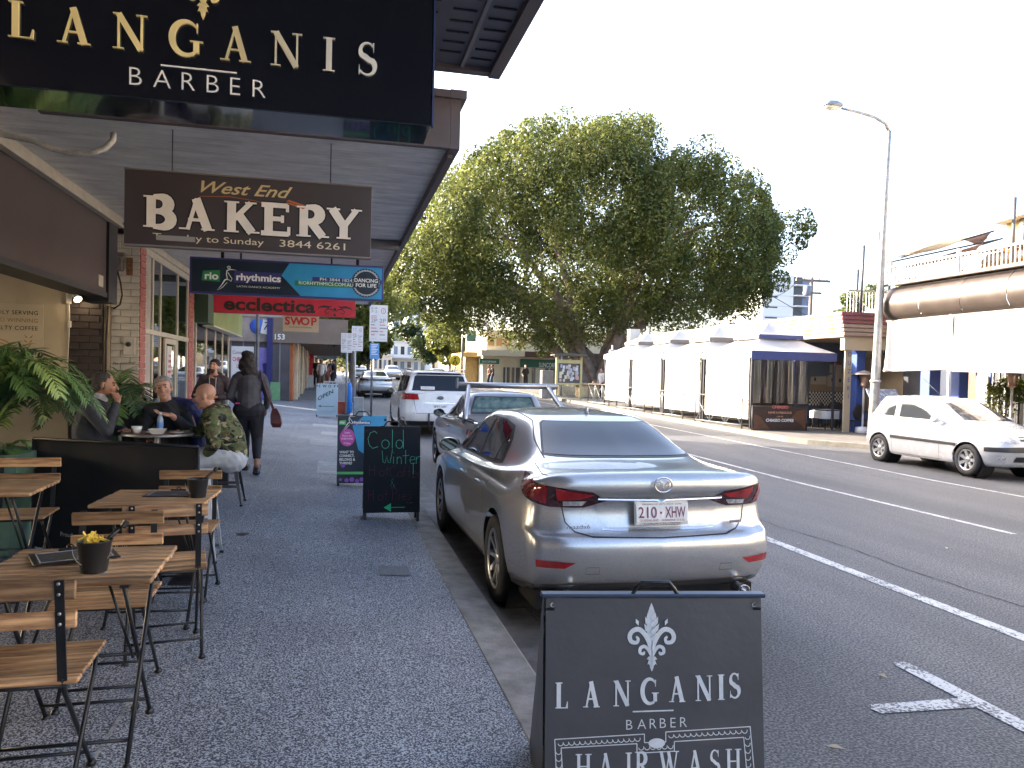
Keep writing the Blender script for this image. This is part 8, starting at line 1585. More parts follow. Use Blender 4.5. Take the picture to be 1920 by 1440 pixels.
# gabled yellow building at the right edge
t = thing('gabled_building', 'yellow and orange gabled building above the awning at the right edge', 'building', (18, 16, 4.3)); m_or2 = mat('wall_orange', (.50, .27, .10), .7, var=.15); m_ye = mat('wall_yellow', (.58, .46, .22), .7, var=.1)
b = B(); b.prism([(at(1818, 560, X=17.5).y, 4.3), (at(1850, 480, X=17.5).y, 5.25), (8, 5.7), (8, 4.3)], lambda y, z, h: (h, y, z), 17.5, 20); b.build('wall', m_or2, t)
b = B(); b.bb(18.6, 21, 8, 18.6, 4.3, 6.7); b.build('upper_wall', m_ye, t)
b = B(); b.prism([(18.7, 6.25), (18.9, 6.4), (8, 7.4), (8, 7.2)], lambda y, z, h: (h, y, z), 18.2, 21.2); b.bb(17.2, 17.5, 8, at(1850, 500, X=17.5).y+.2, 5.0, 5.16); b.bb(17.2, 17.5, 8, at(1850, 500, X=17.5).y+.2, 5.3, 5.4); b.build('roof_edge', MT['rail_white'], t)
b = B(); 
for y in (18.1, 17.6, 17.1, 16.4): b.bb(18.54, 18.598, y-.12, y+.02, 5.6, 6.3)
b.build('window', mat('window_shade', (.18, .15, .12), .3), t)
b = B(); b.box((15.9, 15.9, 4.95), (.3, .06, .06), (0, .3, 0)); b.build('spout', m_or2, t)
# ---- market tents of the cafe
M_TR = mat('tent_roof', (.50, .48, .47), .7, var=.05, vs=2); M_TB = mat('tent_valance', (.06, .075, .20), .7, var=.1, vs=3); M_CLR = mat('clear_pvc', (.55, .52, .46), .10, spec=.6, col2=(.28, .25, .22), vs=9, stretch=(1, 1, .25), edge=(.4, .6), trans=.35)
TX0, TX1 = 12.62, 15.55
ys_t = [21.75, 25.1, 28.5, 31.9, 35.3]; names_ = ['nearest', 'second nearest', 'third', 'farthest']
for i in range(4):
    y0_, y1_ = ys_t[i]+.04, ys_t[i+1]-.04; gyv = gy((y0_+y1_)/2); t = thing('market_tent', names_[i]+' of the white and blue cafe tents along the kerb', 'tent', (TX0, y0_, gyv), 'white and blue cafe tents along the kerb'); ze = 2.42+gyv; zp = 3.2+gyv; cx, cy = (TX0+TX1)/2, (y0_+y1_)/2
    def pyr(x0_, x1_, ya_, yb2, z0_, x2, x3, yc_, yd, z1_, zap, mm, nm):
        b = B(); E1 = [(x0_, ya_, z0_), (x1_, ya_, z0_), (x1_, yb2, z0_), (x0_, yb2, z0_)]; E2_ = [(x2, yc_, z1_), (x3, yc_, z1_), (x3, yd, z1_), (x2, yd, z1_)]; md = lambda p, q, s: ((p[0]+q[0])/2, (p[1]+q[1])/2, (p[2]+q[2])/2-s)
        for k in range(4):
            a, c, d, e = E1[k], E1[(k+1) % 4], E2_[(k+1) % 4], E2_[k]; n = 6; vs = []
            for u in range(n+1):
                for v in range(n+1):
                    f_, g_ = u/n, v/n; p = [(a[q]*(1-f_)+c[q]*f_)*(1-g_)+(e[q]*(1-f_)+d[q]*f_)*g_ for q in range(3)]; p[2] -= .10*math.sin(PI*f_)*math.sin(PI*g_)+.03*math.sin(PI*g_)*abs(math.cos(f_*6+i)); vs.append(tuple(p))
            b.add(vs, [(u*(n+1)+v, (u+1)*(n+1)+v, (u+1)*(n+1)+v+1, u*(n+1)+v+1) for u in range(n) for v in range(n)], 0, True)
        return b.build(nm, mm, t)
    pyr(TX0-.05, TX1, y0_, y1_, ze, cx-.55, cx+.55, cy-.55, cy+.55, zp-.25, 0, M_TR, 'canopy')
    pyr(cx-.80, cx+.80, cy-.80, cy+.80, zp-.22, cx-.03, cx+.03, cy-.03, cy+.03, zp+.22, 0, M_TR, 'top_canopy')
    b = B(); e = .012
    for (xa_, xb2, ya_, yb2, z_, dz) in ((TX0-.05, TX1, y0_, y0_+e, ze, .26), (cx-.80, cx+.80, cy-.80, cy-.80+e, zp-.21, .12)):
        b.bb(xa_, xb2, ya_-e, yb2-e, z_-dz, z_+.01)
    b.build('valance', M_TB if i == 0 else mat('valance_grey', (.22, .23, .32), .7), t)
    b = B(); b.bb(TX0-.062, TX0-.05, y0_, y1_, ze-.20, ze+.01); b.bb(cx-.812, cx-.80, cy-.8, cy+.8, zp-.33, zp-.2); b.build('valance', M_TR, t)
    for (x, y) in ((TX0, y0_+.05), (TX0, y1_-.05), (TX1-.05, y0_+.05), (TX1-.05, y1_-.05)): b = B(); b.bb(x-.03, x+.03, y-.03, y+.03, gyv+.01, ze); b.build('post', M_POST, t)
    b = B()
    for s_ in (0, 1): yy0 = y0_+.08 if s_ == 0 else y1_-.08; b.tube([(TX0-.02, yy0, ze-.85), (TX0-.02, yy0+(.55 if s_ == 0 else -.55), ze-.2)], .014, 6)
    b.bb(TX0-.03, TX0, y0_, y1_, ze-.23, ze-.19); b.build('brace', M_POST, t)
    # side curtains
    n = 40; b = B(); vs = []
    for u in range(n+1):
        f_ = u/n; y = y0_+.15+(y1_-y0_-.45)*f_; vs += [(TX0-.045+.012*math.sin(f_*22), y, ze-.2), (TX0-.045+.02*math.sin(f_*22+1), y, gyv+.30)]
    b.add(vs, [(2*u, 2*u+1, 2*u+3, 2*u+2) for u in range(n)], 0, True); b.build('side_curtain', mat('curtain_white', (.70, .68, .63), .45, var=.06, vs=4), t)
    if i == 0:
        b = B(); vs = []; n = 40; xe = at(1517, 700, Y=y0_).x; xs_0 = at(1412, 700, Y=y0_).x
        for u in range(n+1): f_ = u/n; x = xs_0+(xe-xs_0)*f_; vs += [(x, y0_+.02+.03*math.sin(f_*31)+.02*math.sin(f_*71), ze-.25), (x, y0_+.02+.035*math.sin(f_*31+1), .95)]
        b.add(vs, [(2*u, 2*u+1, 2*u+3, 2*u+2) for u in range(n)], 0, True); b.build('clear_curtain', glass_mat('clear_vinyl', (.55, .53, .5), .05, .12), t)
# coffee banner and kerb rails
x0_, x1_ = at(1410, 790, Y=21.55).x, at(1512, 790, Y=21.55).x; z1_ = at(1410, 762, Y=21.55).z; t = thing('banner_barrier', 'dark printed CHIASSO coffee banner at the end of the tents', 'barrier', (x0_, 21.55, 0))
b = B(); b.bb(x0_+.03, x1_-.03, 21.54, 21.55, .12, z1_); b.build('banner', mat('coffee_print', (.03, .014, .008), .5, col2=(.06, .028, .014), vs=30, edge=(.5, .6)), t)
b = B(); b.prism([(x0_+.05, .14), (x0_+.62, .14), (x0_+.25, .55), (x0_+.05, .62)], lambda p, q, h: (p, h, q), 21.533, 21.538); b.build('bean_print', mat('bean_brown', (.16, .07, .03), .5, col2=(.04, .015, .008), vs=55, edge=(.45, .55)), t); b = B(); b.prism([(x1_-.05, .16), (x1_-.05, .78), (x1_-.35, .72), (x1_-.55, .5), (x1_-.25, .35)], lambda p, q, h: (p, h, q), 21.533, 21.538); b.build('bean_print', mat('bean_brown', (.16, .07, .03), .5, col2=(.04, .015, .008), vs=55, edge=(.45, .55)), t)
xm = (x0_+x1_)/2
for s_, z_, h_, w_, m_ in (('CHIASSO', .80, .085, .56, mat('print_salmon', (.62, .16, .14), .5)), ('HAVE A FABULOUS', .64, .06, .80, mat('print_coffee', (.50, .26, .16), .5)), ('CUP OF', .53, .035, .22, MT['print_coffee']), ('CHIASSO COFFEE', .39, .085, .95, MT['white_print'])): txt(s_, (xm, 21.532, z_-.0), (1, 0, 0), (0, 0, 1), h_, m_, t, align='C', width=w_, bold=.03)
b = B()
for x in (x0_, x1_): b.tube([(x, 21.545, .01), (x, 21.545, z1_+.03)], .022, 8); b.bb(x-.04, x+.04, 21.38, 21.7, .01, .03)
b.tube([(x0_, 21.545, z1_+.01), (x1_, 21.545, z1_+.01)], .014, 6); b.build('frame', M_POST, t)
for i, (ya_, yb2) in enumerate(((22.0, 25.2), (26.2, 29.0), (29.8, 33.0), (34.0, 37))):
    t = thing('kerb_rail', ['nearest', 'second', 'third', 'farthest'][i]+' metal guard rail beside the tent curtains', 'railing', (12.42, ya_, gy(ya_)), 'metal guard rails beside the tents'); g = gy(ya_); b = B(); b.tube([(12.42, ya_, g), (12.42, ya_, g+.92), (12.42, ya_+.08, g+1.0), (12.42, yb2-.08, g+1.0), (12.42, yb2, g+.92), (12.42, yb2, g)], .022, 8); b.build('top_rail', mat('rail_bronze', (.14, .11, .10), .4, .5), t); b = B(); b.tube([(12.42, ya_, g+.12), (12.42, yb2, g+.12)], .015, 6)
    m_ = 3
    for k in range(m_):
        u0, u1 = ya_+(yb2-ya_)*k/m_, ya_+(yb2-ya_)*(k+1)/m_; b.tube([(12.42, u0, g+.12), (12.42, u1, g+.95)], .009, 5); b.tube([(12.42, u1, g+.12), (12.42, u0, g+.95)], .009, 5); b.tube([(12.42, u1, g), (12.42, u1, g+1.0)], .014, 6)
    b.build('lattice', M_STEEL, t)
# ---- trees
def leafcloud(centres, radii, n, size, seed, flat=.75, up=.35, r0=.55, r1=.5):
    r = np.random.default_rng(seed); k = len(centres); ci = r.integers(0, k, n); d = r.normal(size=(n, 3)); d /= np.linalg.norm(d, axis=1)[:, None]; d[:, 2] *= flat; rad = radii[ci]*(r0+r1*r.random(n)**.6); P = centres[ci]+d*rad[:, None]
    nrm = d*.6+r.normal(size=(n, 3))*.55+np.array([0, 0, up]); nrm /= np.linalg.norm(nrm, axis=1)[:, None]; a = np.cross(nrm, r.normal(size=(n, 3))); a /= np.linalg.norm(a, axis=1)[:, None]; b_ = np.cross(nrm, a); s = size*(.6+.8*r.random(n))[:, None]
    V = np.stack([P-a*s, P-b_*s*.45+nrm*s*.1, P+a*s, P+b_*s*.45+nrm*s*.1], 1).reshape(-1, 3); return V
def leafmesh(name, V, m, par):
    V = V-np.array(world_loc(par)); me = bpy.data.meshes.new(name); n = len(V)//4; me.vertices.add(n*4); me.vertices.foreach_set('co', V.astype(np.float32).ravel()); me.loops.add(n*4); me.loops.foreach_set('vertex_index', np.arange(n*4, dtype=np.int32)); me.polygons.add(n); me.polygons.foreach_set('loop_start', np.arange(0, n*4, 4, dtype=np.int32)); me.polygons.foreach_set('loop_total', np.full(n, 4, np.int32)); me.update(); me.materials.append(m); o = bpy.data.objects.new(name, me); COL.objects.link(o); o.parent = par; return o
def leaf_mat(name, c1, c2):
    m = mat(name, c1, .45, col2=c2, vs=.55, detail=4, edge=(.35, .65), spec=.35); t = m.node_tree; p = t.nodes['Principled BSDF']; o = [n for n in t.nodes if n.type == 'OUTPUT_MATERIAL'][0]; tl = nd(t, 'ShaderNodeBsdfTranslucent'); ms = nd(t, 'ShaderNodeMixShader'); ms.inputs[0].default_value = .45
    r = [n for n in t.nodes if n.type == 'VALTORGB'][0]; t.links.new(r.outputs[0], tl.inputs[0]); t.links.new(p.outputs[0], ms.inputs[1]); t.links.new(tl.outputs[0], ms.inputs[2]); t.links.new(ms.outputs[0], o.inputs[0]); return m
M_FIG = leaf_mat('fig_leaf', (.075, .098, .024), (.20, .21, .05)); M_FIGD = leaf_mat('fig_leaf_shaded', (.045, .062, .018), (.10, .12, .03)); M_BARK = mat('fig_bark', (.20, .15, .12), .85, var=.35, vs=3, bump=.5, bs=6)
def fig_tree():
    bx, by = 17.3, 50.0; g = gy(by); t = thing('fig_tree', 'huge spreading fig tree beyond the tents', 'tree', (bx, by, g)); rr = random.Random(11); r = np.random.default_rng(5)
    outl = [(720, 500), (745, 470), (790, 395), (830, 350), (870, 325), (905, 310), (935, 265), (970, 250), (1005, 258), (1040, 238), (1075, 262), (1110, 240), (1150, 250), (1185, 248), (1195, 290), (1170, 320), (1215, 340), (1250, 315), (1300, 325), (1340, 330), (1370, 360), (1420, 370), (1440, 420), (1480, 425), (1465, 480), (1440, 520), (1400, 570), (1340, 600), (1250, 610), (1180, 620), (1120, 640), (1070, 642), (1020, 655), (965, 632), (940, 615), (860, 590), (830, 615), (800, 600), (770, 560), (735, 560)]
    P = [at(x, y, Y=by) for x, y in outl]; O = np.array([(p.x, p.z) for p in P])
    def inside(x, z):
        c = False; j = len(O)-1
        for i in range(len(O)):
            if (O[i][1] > z) != (O[j][1] > z) and x < (O[j][0]-O[i][0])*(z-O[i][1])/(O[j][1]-O[i][1])+O[i][0]: c = not c
            j = i
        return c
    x0_, z0_ = O.min(0); x1_, z1_ = O.max(0); C_ = []; Rd = []
    cxm, czm = O.mean(0)
    while len(C_) < 1080:
        x, z = r.uniform(x0_, x1_), r.uniform(z0_, z1_)
        if not inside(x, z): continue
        e = np.hypot((x-cxm)/(x1_-x0_)*2, (z-czm)/(z1_-z0_)*2); dep = 8.0*math.sqrt(max(0.02, 1-min(.98, e*e))); s = r.uniform(-1, 1); s = math.copysign(abs(s)**.3, s)
        if abs(s) < .5 and r.random() < .75: continue
        k_ = 1-.12*abs(s)*(s < 0); C_.append((cxm+(x-cxm)*k_, by+s*dep, czm+(z-czm)*k_)); Rd.append(rr.uniform(.55, 1.15))
    for i in range(len(O)):
        for q in range(5):
            f_ = rr.random(); a_ = O[i]*(1-f_)+O[(i+1) % len(O)]*f_; o_ = a_-np.array([cxm, czm]); o_ = o_/np.hypot(*o_); dd = rr.uniform(-.5, .28)
            if a_[1] > 6: C_.append((a_[0]+o_[0]*dd, by+rr.uniform(-3, 3), a_[1]+o_[1]*dd)); Rd.append(rr.uniform(.35, .7))
    C_ = np.array(C_); Rd = np.array(Rd)
    for _ in range(13):
        c_ = C_[rr.randrange(len(C_))]; d_ = np.hypot(C_[:, 0]-c_[0], C_[:, 2]-c_[2]) < rr.uniform(.8, 1.5); kk = ~(d_ & (C_[:, 1] < by) & (r.random(len(C_)) < .8)); C_, Rd = C_[kk], Rd[kk]
    hole = np.hypot((C_[:, 0]-at(1010, 490, Y=by).x)/2.6, (C_[:, 2]-at(1010, 490, Y=by).z)/2.0) < 1
    keep = ~(hole & (r.random(len(C_)) < .7)); C_, Rd = C_[keep], Rd[keep]
    V = leafcloud(C_, Rd, 280000, .115, 3, 1.4, .2, .80, .28); h_ = len(V)//4*3//5*4; leafmesh('crown', V[:h_], M_FIG, t); leafmesh('shaded_foliage', V[h_:], M_FIGD, t)  # darker leaves paint inner shade into the crown, mixed in at random
    # trunks: buttressed cluster leaning outward
    for k in range(13):
        a = 2*PI*k/13+rr.uniform(-.2, .2); r0 = rr.uniform(.2, 1.3); p = Vector((bx+r0*math.cos(a), by+r0*math.sin(a)*.8, g-.1)); tgt = C_[rr.randrange(len(C_))]; tg = Vector((bx+(tgt[0]-bx)*.75, by+(tgt[1]-by)*.7, max(8, tgt[2]*.85))); pts = [p]; n = 10; side = Vector((math.cos(a), math.sin(a), 0))
        for i in range(1, n+1): f_ = i/n; q = p.lerp(tg, f_)+side*1.1*math.sin(PI*f_)*.6+Vector((rr.uniform(-.2, .2), rr.uniform(-.2, .2), 1.5*math.sin(PI*f_))); pts.append(q)
        b = B(); R0 = rr.uniform(.28, .50); b.tube(pts, [R0*(1.35 if i == 0 else 1)*(1-.075*i) for i in range(n+1)], 10)
        for _ in range(3):
            i = rr.randrange(4, n); q = pts[i]; c = Vector(C_[np.argmin(np.linalg.norm(C_-np.array(q)+r.normal(size=3)*2.5, axis=1))]); b.tube([q, q.lerp(c, .4)+Vector((0, 0, .4)), q.lerp(c, .8), c], [.15, .11, .07, .03], 7)
        b.build('trunk', M_BARK, t)
    b = B(); 
    for k in range(9):
        a = rr.uniform(0, 6.28); p = Vector((bx+1.2*math.cos(a), by+1.0*math.sin(a), g+.7)); b.tube([p, p+Vector((math.cos(a)*.9, math.sin(a)*.7, -.45)), p+Vector((math.cos(a)*2.0, math.sin(a)*1.6, -.8))], [.28, .2, .08], 8)
    b.build('roots', M_BARK, t)
fig_tree()
def tree(name, label, x, y, h, w, n, size, seed, m, trunk_h=.35, tr=.2, grp=None, k=34, lean=0):
    g = gy(y); t = thing(name, label, 'tree', (x, y, g), grp); rr = random.Random(seed); r = np.random.default_rng(seed); C_ = []
    for _ in range(k):
        d = r.normal(size=3); d /= np.linalg.norm(d); q = r.random()**.4; C_.append((x+lean+d[0]*w*.5*q, y+d[1]*w*.5*q, g+h*(1+trunk_h)/2+d[2]*h*(1-trunk_h)/2*q))
    C_ = np.array(C_); Rd = r.uniform(.10, .20, k)*w+.05; leafmesh('crown', leafcloud(C_, Rd, n, size, seed+1), m, t)
    b = B(); top = Vector((x+lean*.5, y, g+h*trunk_h*1.1)); b.tube([(x, y, g-.05), (x+lean*.2, y, g+h*trunk_h*.5), top], [tr, tr*.8, tr*.6], 10)
    for i in range(7): c = Vector(C_[i]); b.tube([top-Vector((0, 0, .2)), top.lerp(c, .5)+Vector((0, 0, .2)), c], [tr*.5, tr*.3, tr*.1], 6)
    b.build('trunk', mat('bark_grey', (.12, .10, .09), .9, var=.3, vs=6, bump=.3), t); return t
M_L1 = leaf_mat('street_leaf', (.07, .10, .018), (.20, .20, .04)); M_L2 = leaf_mat('olive_leaf', (.06, .085, .02), (.13, .15, .04)); M_L3 = leaf_mat('dark_leaf', (.022, .04, .014), (.05, .07, .02))
GT2 = 'street trees along the near footpath'
for (px, py, Y, h, w, n, sd, lab, m_, th) in ((664, 720, 34, 5.4, 4.4, 9000, 31, 'kerbside tree with a dark forked trunk behind the parking signs', M_L1, .46), (704, 715, 62, 5.0, 3.6, 4000, 33, 'leafy street tree beyond the far parked cars', M_L2, .3), (640, 715, 75, 8, 7, 6000, 35, 'distant footpath tree at the vanishing end of the street', M_L2, .3)):
    tree('street_tree', lab, at(px, py, Y=Y).x-(.6 if Y > 40 else .1), Y, h, w, n, .10 if Y < 40 else .2, sd, m_, th, .17, GT2)
for (px, Y, h, w, sd, lab) in ((812, 92, 8.5, 7, 41, 'dark round tree between the far white building and the bank'), (848, 80, 6.5, 5, 43, 'yellow-green tree left of the bank')):
    tree('tree', lab, at(px, 700, Y=Y).x, Y, h, w, 8000, .22, sd, M_L3 if sd == 41 else M_L1, .2, .25)
for (px, Y, h, w, sd, lab) in ((1585, 60, 8.3, 6, 51, 'clipped pale-leaved tree behind the cream fascia'), (1690, 60, 10.3, 8.5, 53, 'pale-leaved tree behind the shade sails')):
    tree('tree', lab, at(px, 700, Y=Y).x, Y, h, w, 9000, .22, sd, M_L2, .25, .25)
tree('potted_tree', 'small sunlit potted shrub behind the right patio heater', at(1885, 760, Y=16.3).x, 16.3, 1.9, .9, 1400, .05, 61, M_L1, .4, .03)
# ---- bank building and corner shops
YB = 62; g = gy(YB); t = thing('bank_building', 'cream corner bank with green fascia signs beneath the fig tree', 'building', (14, YB, g)); ax = lambda px: at(px, 680, Y=YB).x; az = lambda py: at(1000, py, Y=YB).z
M_BC = mat('bank_cream', (.56, .50, .38), .7, var=.1, vs=1)
b = B(); b.bb(ax(905), ax(1180), YB, YB+14, g-.2, az(662)); b.build('wall', M_BC, t); b = B(); b.bb(ax(925), ax(1180), YB+3, YB+14, az(662), az(622)); b.bb(ax(925)-.3, ax(1180), YB+2.7, YB+14.3, az(622), az(618)); b.build('upper_storey', M_BC, t)
b = B()
for px in (928, 944, 960, 985): b.bb(ax(px), ax(px)+.5, YB+2.94, YB+2.998, az(648), az(632))
b.build('window', mat('bank_timber', (.35, .20, .08), .5), t)
b = B(); b.bb(ax(895), ax(975), YB-1.6, YB-.02, az(670), az(660)); b.build('awning', mat('awning_cream', (.55, .52, .46), .6), t); b = B(); b.bb(ax(973)+.02, ax(1180), YB-.9, YB-.02, az(670), az(660)); b.build('awning', mat('awning_maroon', (.08, .04, .035), .6), t)
m_bg = mat('bank_green', (.012, .10, .06), .5); b = B(); b.bb(ax(975), ax(1075), YB-.12, YB-.03, az(689), az(674)); b.build('fascia_sign', m_bg, t); b = B(); b.bb(ax(892), ax(928), YB-1.7, YB-1.61, az(685), az(676)); b.build('fascia_sign', m_bg, t)
txt('SUNCORP BANK', (ax(1010), YB-.125, az(688)), (1, 0, 0), (0, 0, 1), .36, MT['white_print'], t, width=ax(1062)-ax(1010), bold=.01); txt('SUNCORP BANK', (ax(896), YB-1.705, az(683)), (1, 0, 0), (0, 0, 1), .16, MT['white_print'], t, width=ax(923)-ax(896))
b = B(); b.bb(ax(1061), ax(1066), YB-.14, YB-.125, az(681), az(677)); b.build('logo', mat('logo_gold', (.6, .35, .03), .5), t)
b = B()
for (p0_, p1_) in ((944, 956), (960, 975), (984, 990), (998, 1004), (1022, 1040), (1046, 1058)): b.bb(ax(p0_), ax(p1_), YB-.05, YB-.01, g+.1, az(690))
b.build('window', mat('bank_glass', (.04, .05, .055), .1, spec=.8), t)
b = B()
for px in (949, 966, 1030): b.bb(ax(px)-.05, ax(px)+.05, YB-.08, YB-.052, g+.1, az(690))
b.build('window_frame', MT['rail_white'], t)
b = B(); b.bb(ax(880), ax(904), YB+2, YB+10, g-.2, az(662)); b.bb(ax(870), ax(905), YB+1, YB+2, az(672), az(664)); tag(b.build('corner_shop', mat('corner_orange', (.50, .34, .14), .7, var=.2)), 'low orange-cream shop left of the bank', 'building')
# noticeboard kiosk
p0, p1 = at(1043, 740, Y=40), at(1088, 740, Y=40); g = gy(40); t = thing('notice_board', 'yellow framed community noticeboard covered in papers', 'noticeboard', (p0.x, 40, g)); b = B(); m_yf = mat('yellow_frame', (.48, .42, .20), .6, var=.1)
for x in (p0.x, p1.x): b.bb(x-.06, x+.06, 39.94, 40.06, g, g+2.35)
b.bb(p0.x, p1.x, 39.95, 40.05, g+.80, g+.90); b.bb(p0.x, p1.x, 39.95, 40.05, g+1.95, g+2.15); b.build('frame', m_yf, t); b = B(); b.prism([(p0.x-.25, g+2.35), (p1.x+.25, g+2.35), (p1.x+.25, g+2.42), ((p0.x+p1.x)/2, g+2.50), (p0.x-.25, g+2.42)], lambda p, q, h: (p, h, q), 39.6, 40.5); b.build('roof', mat('kiosk_roof', (.06, .06, .05), .6), t)
b = B(); b.bb(p0.x+.06, p1.x-.06, 39.98, 40.02, g+.9, g+1.95); b.build('board', mat('board_dark', (.10, .09, .09), .7), t); rr = random.Random(2)
for k in range(34):
    x = p0.x+.1+rr.random()*(p1.x-p0.x-.32); z = g+.95+rr.random()*.8; b = B(); b.bb(x, x+rr.uniform(.10, .16), 39.974-k*.0003, 39.976-k*.0003, z, z+rr.uniform(.13, .2)); b.build('notice', mat('notice_%d' % (k % 4), [(.6, .6, .58), (.55, .35, .3), (.4, .42, .5), (.6, .55, .4)][k % 4], .6), t)
b = B(); x = at(1027, 730, Y=41).x; b.bb(x-.33, x+.33, 41, 41.5, gy(41), gy(41)+1.55, ch=.03); tag(b.build('bin_enclosure', mat('bin_grey', (.22, .21, .20), .7, var=.15)), 'grey bin enclosure left of the noticeboard', 'bin')
# planter wall, seats and pale post by the fig
b = B(); x0_, x1_ = at(1090, 740, Y=43).x, at(1135, 740, Y=43).x; b.bb(x0_, x1_+1, 43, 44.2, gy(43), gy(43)+.75, ch=.04); b.bb(x0_-.3, x1_+1, 42.9, 44.3, gy(43)+.75, gy(43)+.85); tag(b.build('planter_wall', mat('sandstone', (.50, .38, .22), .8, var=.25, vs=2, bump=.3)), 'low sandstone seat wall at the foot of the fig', 'wall')
b = B(); x0_, x1_ = at(1046, 745, Y=46).x, at(1140, 745, Y=46).x; b.bb(x0_, x1_, 46, 46.6, gy(46)-.1, gy(46)+.6, ch=.05); tag(b.build('garden_wall', MT['sandstone']), 'pale garden wall behind the noticeboard', 'wall')
p = at(1190, 655, Y=37.2); b = B(); b.bb(p.x-.28, p.x+.28, 37.2, 37.6, gy(37), at(1190, 617, Y=37.2).z, ch=.02); tag(b.build('fascia_pillar', MT['rail_white']), 'white square pillar at the far end of the cream fascia', 'pillar')
p = at(1148, 660, Y=38.5); t = thing('speaker_post', 'white post with small boxes above the farthest tent', 'post', (p.x, 38.5, gy(38))); b = B(); b.tube([(p.x, 38.5, gy(38)), (p.x, 38.5, p.z+.35)], .05, 8); b.build('pole', MT['rail_white'], t); b = B(); b.box((p.x+.15, 38.5, p.z), (.6, .25, .22), None, 0, .03); b.build('box', MT['rail_white'], t)
p = at(868, 600, Y=56); t = thing('flag_pole', 'thin grey pole with a small green sign left of the bank', 'pole', (p.x, 56, gy(56))); b = B(); b.tube([(p.x, 56, gy(56)), (p.x, 56, at(868, 573, Y=56).z)], .07, 8); b.build('pole', M_STEEL, t)
b = B(); q0, q1 = at(875, 640, Y=56.5), at(893, 620, Y=56.5); b.bb(q0.x, q1.x, 56.5, 56.6, q0.z, q1.z); tag(b.build('green_sign', mat('sign_mint', (.25, .5, .42), .5)), 'small mint green hanging sign beside the thin pole', 'sign')
b = B(); p = at(1080, 690, Y=45); b.tube([(p.x-.9, 45, gy(45)), (p.x-.9, 45, at(1080, 668, Y=45).z)], .045, 8); 
tag(b.build('signal_post', M_STEEL), 'thin metal post right of the noticeboard', 'post')
# pedestrians by the bank and a seated person at the fig
for (px, Y, h, yaw, top, bot, lb) in ((985, 57, 1.8, 180, K_, K_, 'pedestrian in black before the bank doors'), (917, 60, 1.7, 90, Br, K_, 'pedestrian in brown left of the bank'), (923, 60.6, 1.75, 90, K_, Bl, 'pedestrian in dark clothes beside the one in brown'), (1128, 43, 1.7, 120, Wc, K_, 'person in a white top and dark trousers near the fig roots')): walker(at(px, 700, Y=Y).x, Y, R(yaw), h, top, bot, lb)
# right power pole with crossarm and wires
YP = 58; t = thing('power_pole', 'wooden power pole with crossarm and transformer above the roofs', 'power pole', (at(1520, 560, Y=YP).x, YP, 0)); xb2 = at(1520, 590, Y=YP).x; b = B(); b.tube([(xb2-.2, YP, 0), (xb2, YP, at(1520, 520, Y=YP).z)], [.2, .14], 10); b.build('pole', mat('pole_wood', (.16, .13, .11), .8, var=.2), t)
zc = at(1520, 526, Y=YP).z; b = B(); b.bb(xb2-1.5, xb2+1.7, YP-.1, YP+.05, zc-.09, zc+.09); b.bb(xb2-.8, xb2+.9, YP-.1, YP+.05, zc-1.1, zc-.95); b.build('crossarm', MT['pole_wood'], t)
b = B(); b.lathe([(0, 0), (.28, 0), (.3, .05), (.3, .8), (0, .85)], (xb2-.55, YP-.2, zc-1.3), 14); b.build('transformer', mat('transformer_grey', (.16, .18, .22), .5), t)
b = B()
for k in range(5): b.tube([(xb2-1.4+k*.7, YP-.02, zc+.09), (xb2-1.4+k*.7, YP-.02, zc+.3)], .05, 6)
for k in range(4): b.tube([(xb2+.6, YP, zc-.3*k), (xb2+.95, YP+.2, zc-.2-.45*k), (xb2+.4, YP, zc-.6-.5*k)], .03, 5)
b.build('insulators', mat('insulator', (.20, .22, .25), .4), t)
wm = mat('wire_black', (.03, .03, .035), .6); b = B(); p0 = Vector((xb2-1.3, YP, zc-.1)); p1 = at(1428, 555, Y=52); b.tube([p0.lerp(p1, k/8)+Vector((0, 0, -.5*math.sin(PI*k/8))) for k in range(9)], .025, 5); b.tube([at(1430, 545, Y=50), at(1512, 592, Y=50)], .025, 5); b.build('wire', wm, t)
# white tower block right, glass towers left
def tower(label, px0, px1, py_top, Y, m, floors, py_bot=650, depth=18, dark=(.05, .06, .08), vert=False, side=None, k=.42):
    a, c = at(px0, py_top, Y=Y), at(px1, py_top, Y=Y); z1 = a.z; z0 = 0; t = thing('apartment_tower', label, 'building', (a.x, Y, 0), 'far apartment towers'); b = B(); b.bb(a.x, c.x, Y, Y+depth, z0, z1); b.build('wall', m, t); fh = z1/floors
    for i in range(floors):
        if (i+1)*fh < at(px0, py_bot, Y=Y).z: continue
        z = i*fh
        if vert:
            n = max(3, int((c.x-a.x)/2.0))
            for j in range(n):
                if (i*7+j*5) % 11 < 2: continue
                w = (c.x-a.x)/n; b = B(); b.bb(a.x+w*j+w*.12, a.x+w*(j+.82), Y-.05, Y-.01, z+fh*.15, z+fh*.85); b.build('window', mat('tower_glass_%d' % ((i+j) % 3), [(.06, .09, .11), (.12, .16, .17), (.03, .04, .05)][(i+j) % 3], .15), t)
        else:
            w = c.x-a.x; b = B(); b.bb(a.x+w*.08, a.x+w*.48, Y-.06, Y-.01, z+fh*.80, z+fh*.93); b.build('window', mat('tower_dark', (.03, .03, .04), .2), t); b = B(); b.bb(a.x, c.x, Y-.04, Y-.012, z+fh*.97, z+fh); b.build('floor_joint', MT['frame_alu'], t)
    return t, a.x, c.x, z1, fh
M_TW = mat('tower_white', (.66, .66, .66), .6); M_TG = mat('tower_grey', (.16, .18, .26), .6)
t, x0_, x1_, z1_, fh = tower('white apartment tower with dark slots above the cream fascia', 1432, 1489, 513, 150, M_TW, 11, 620, 8)
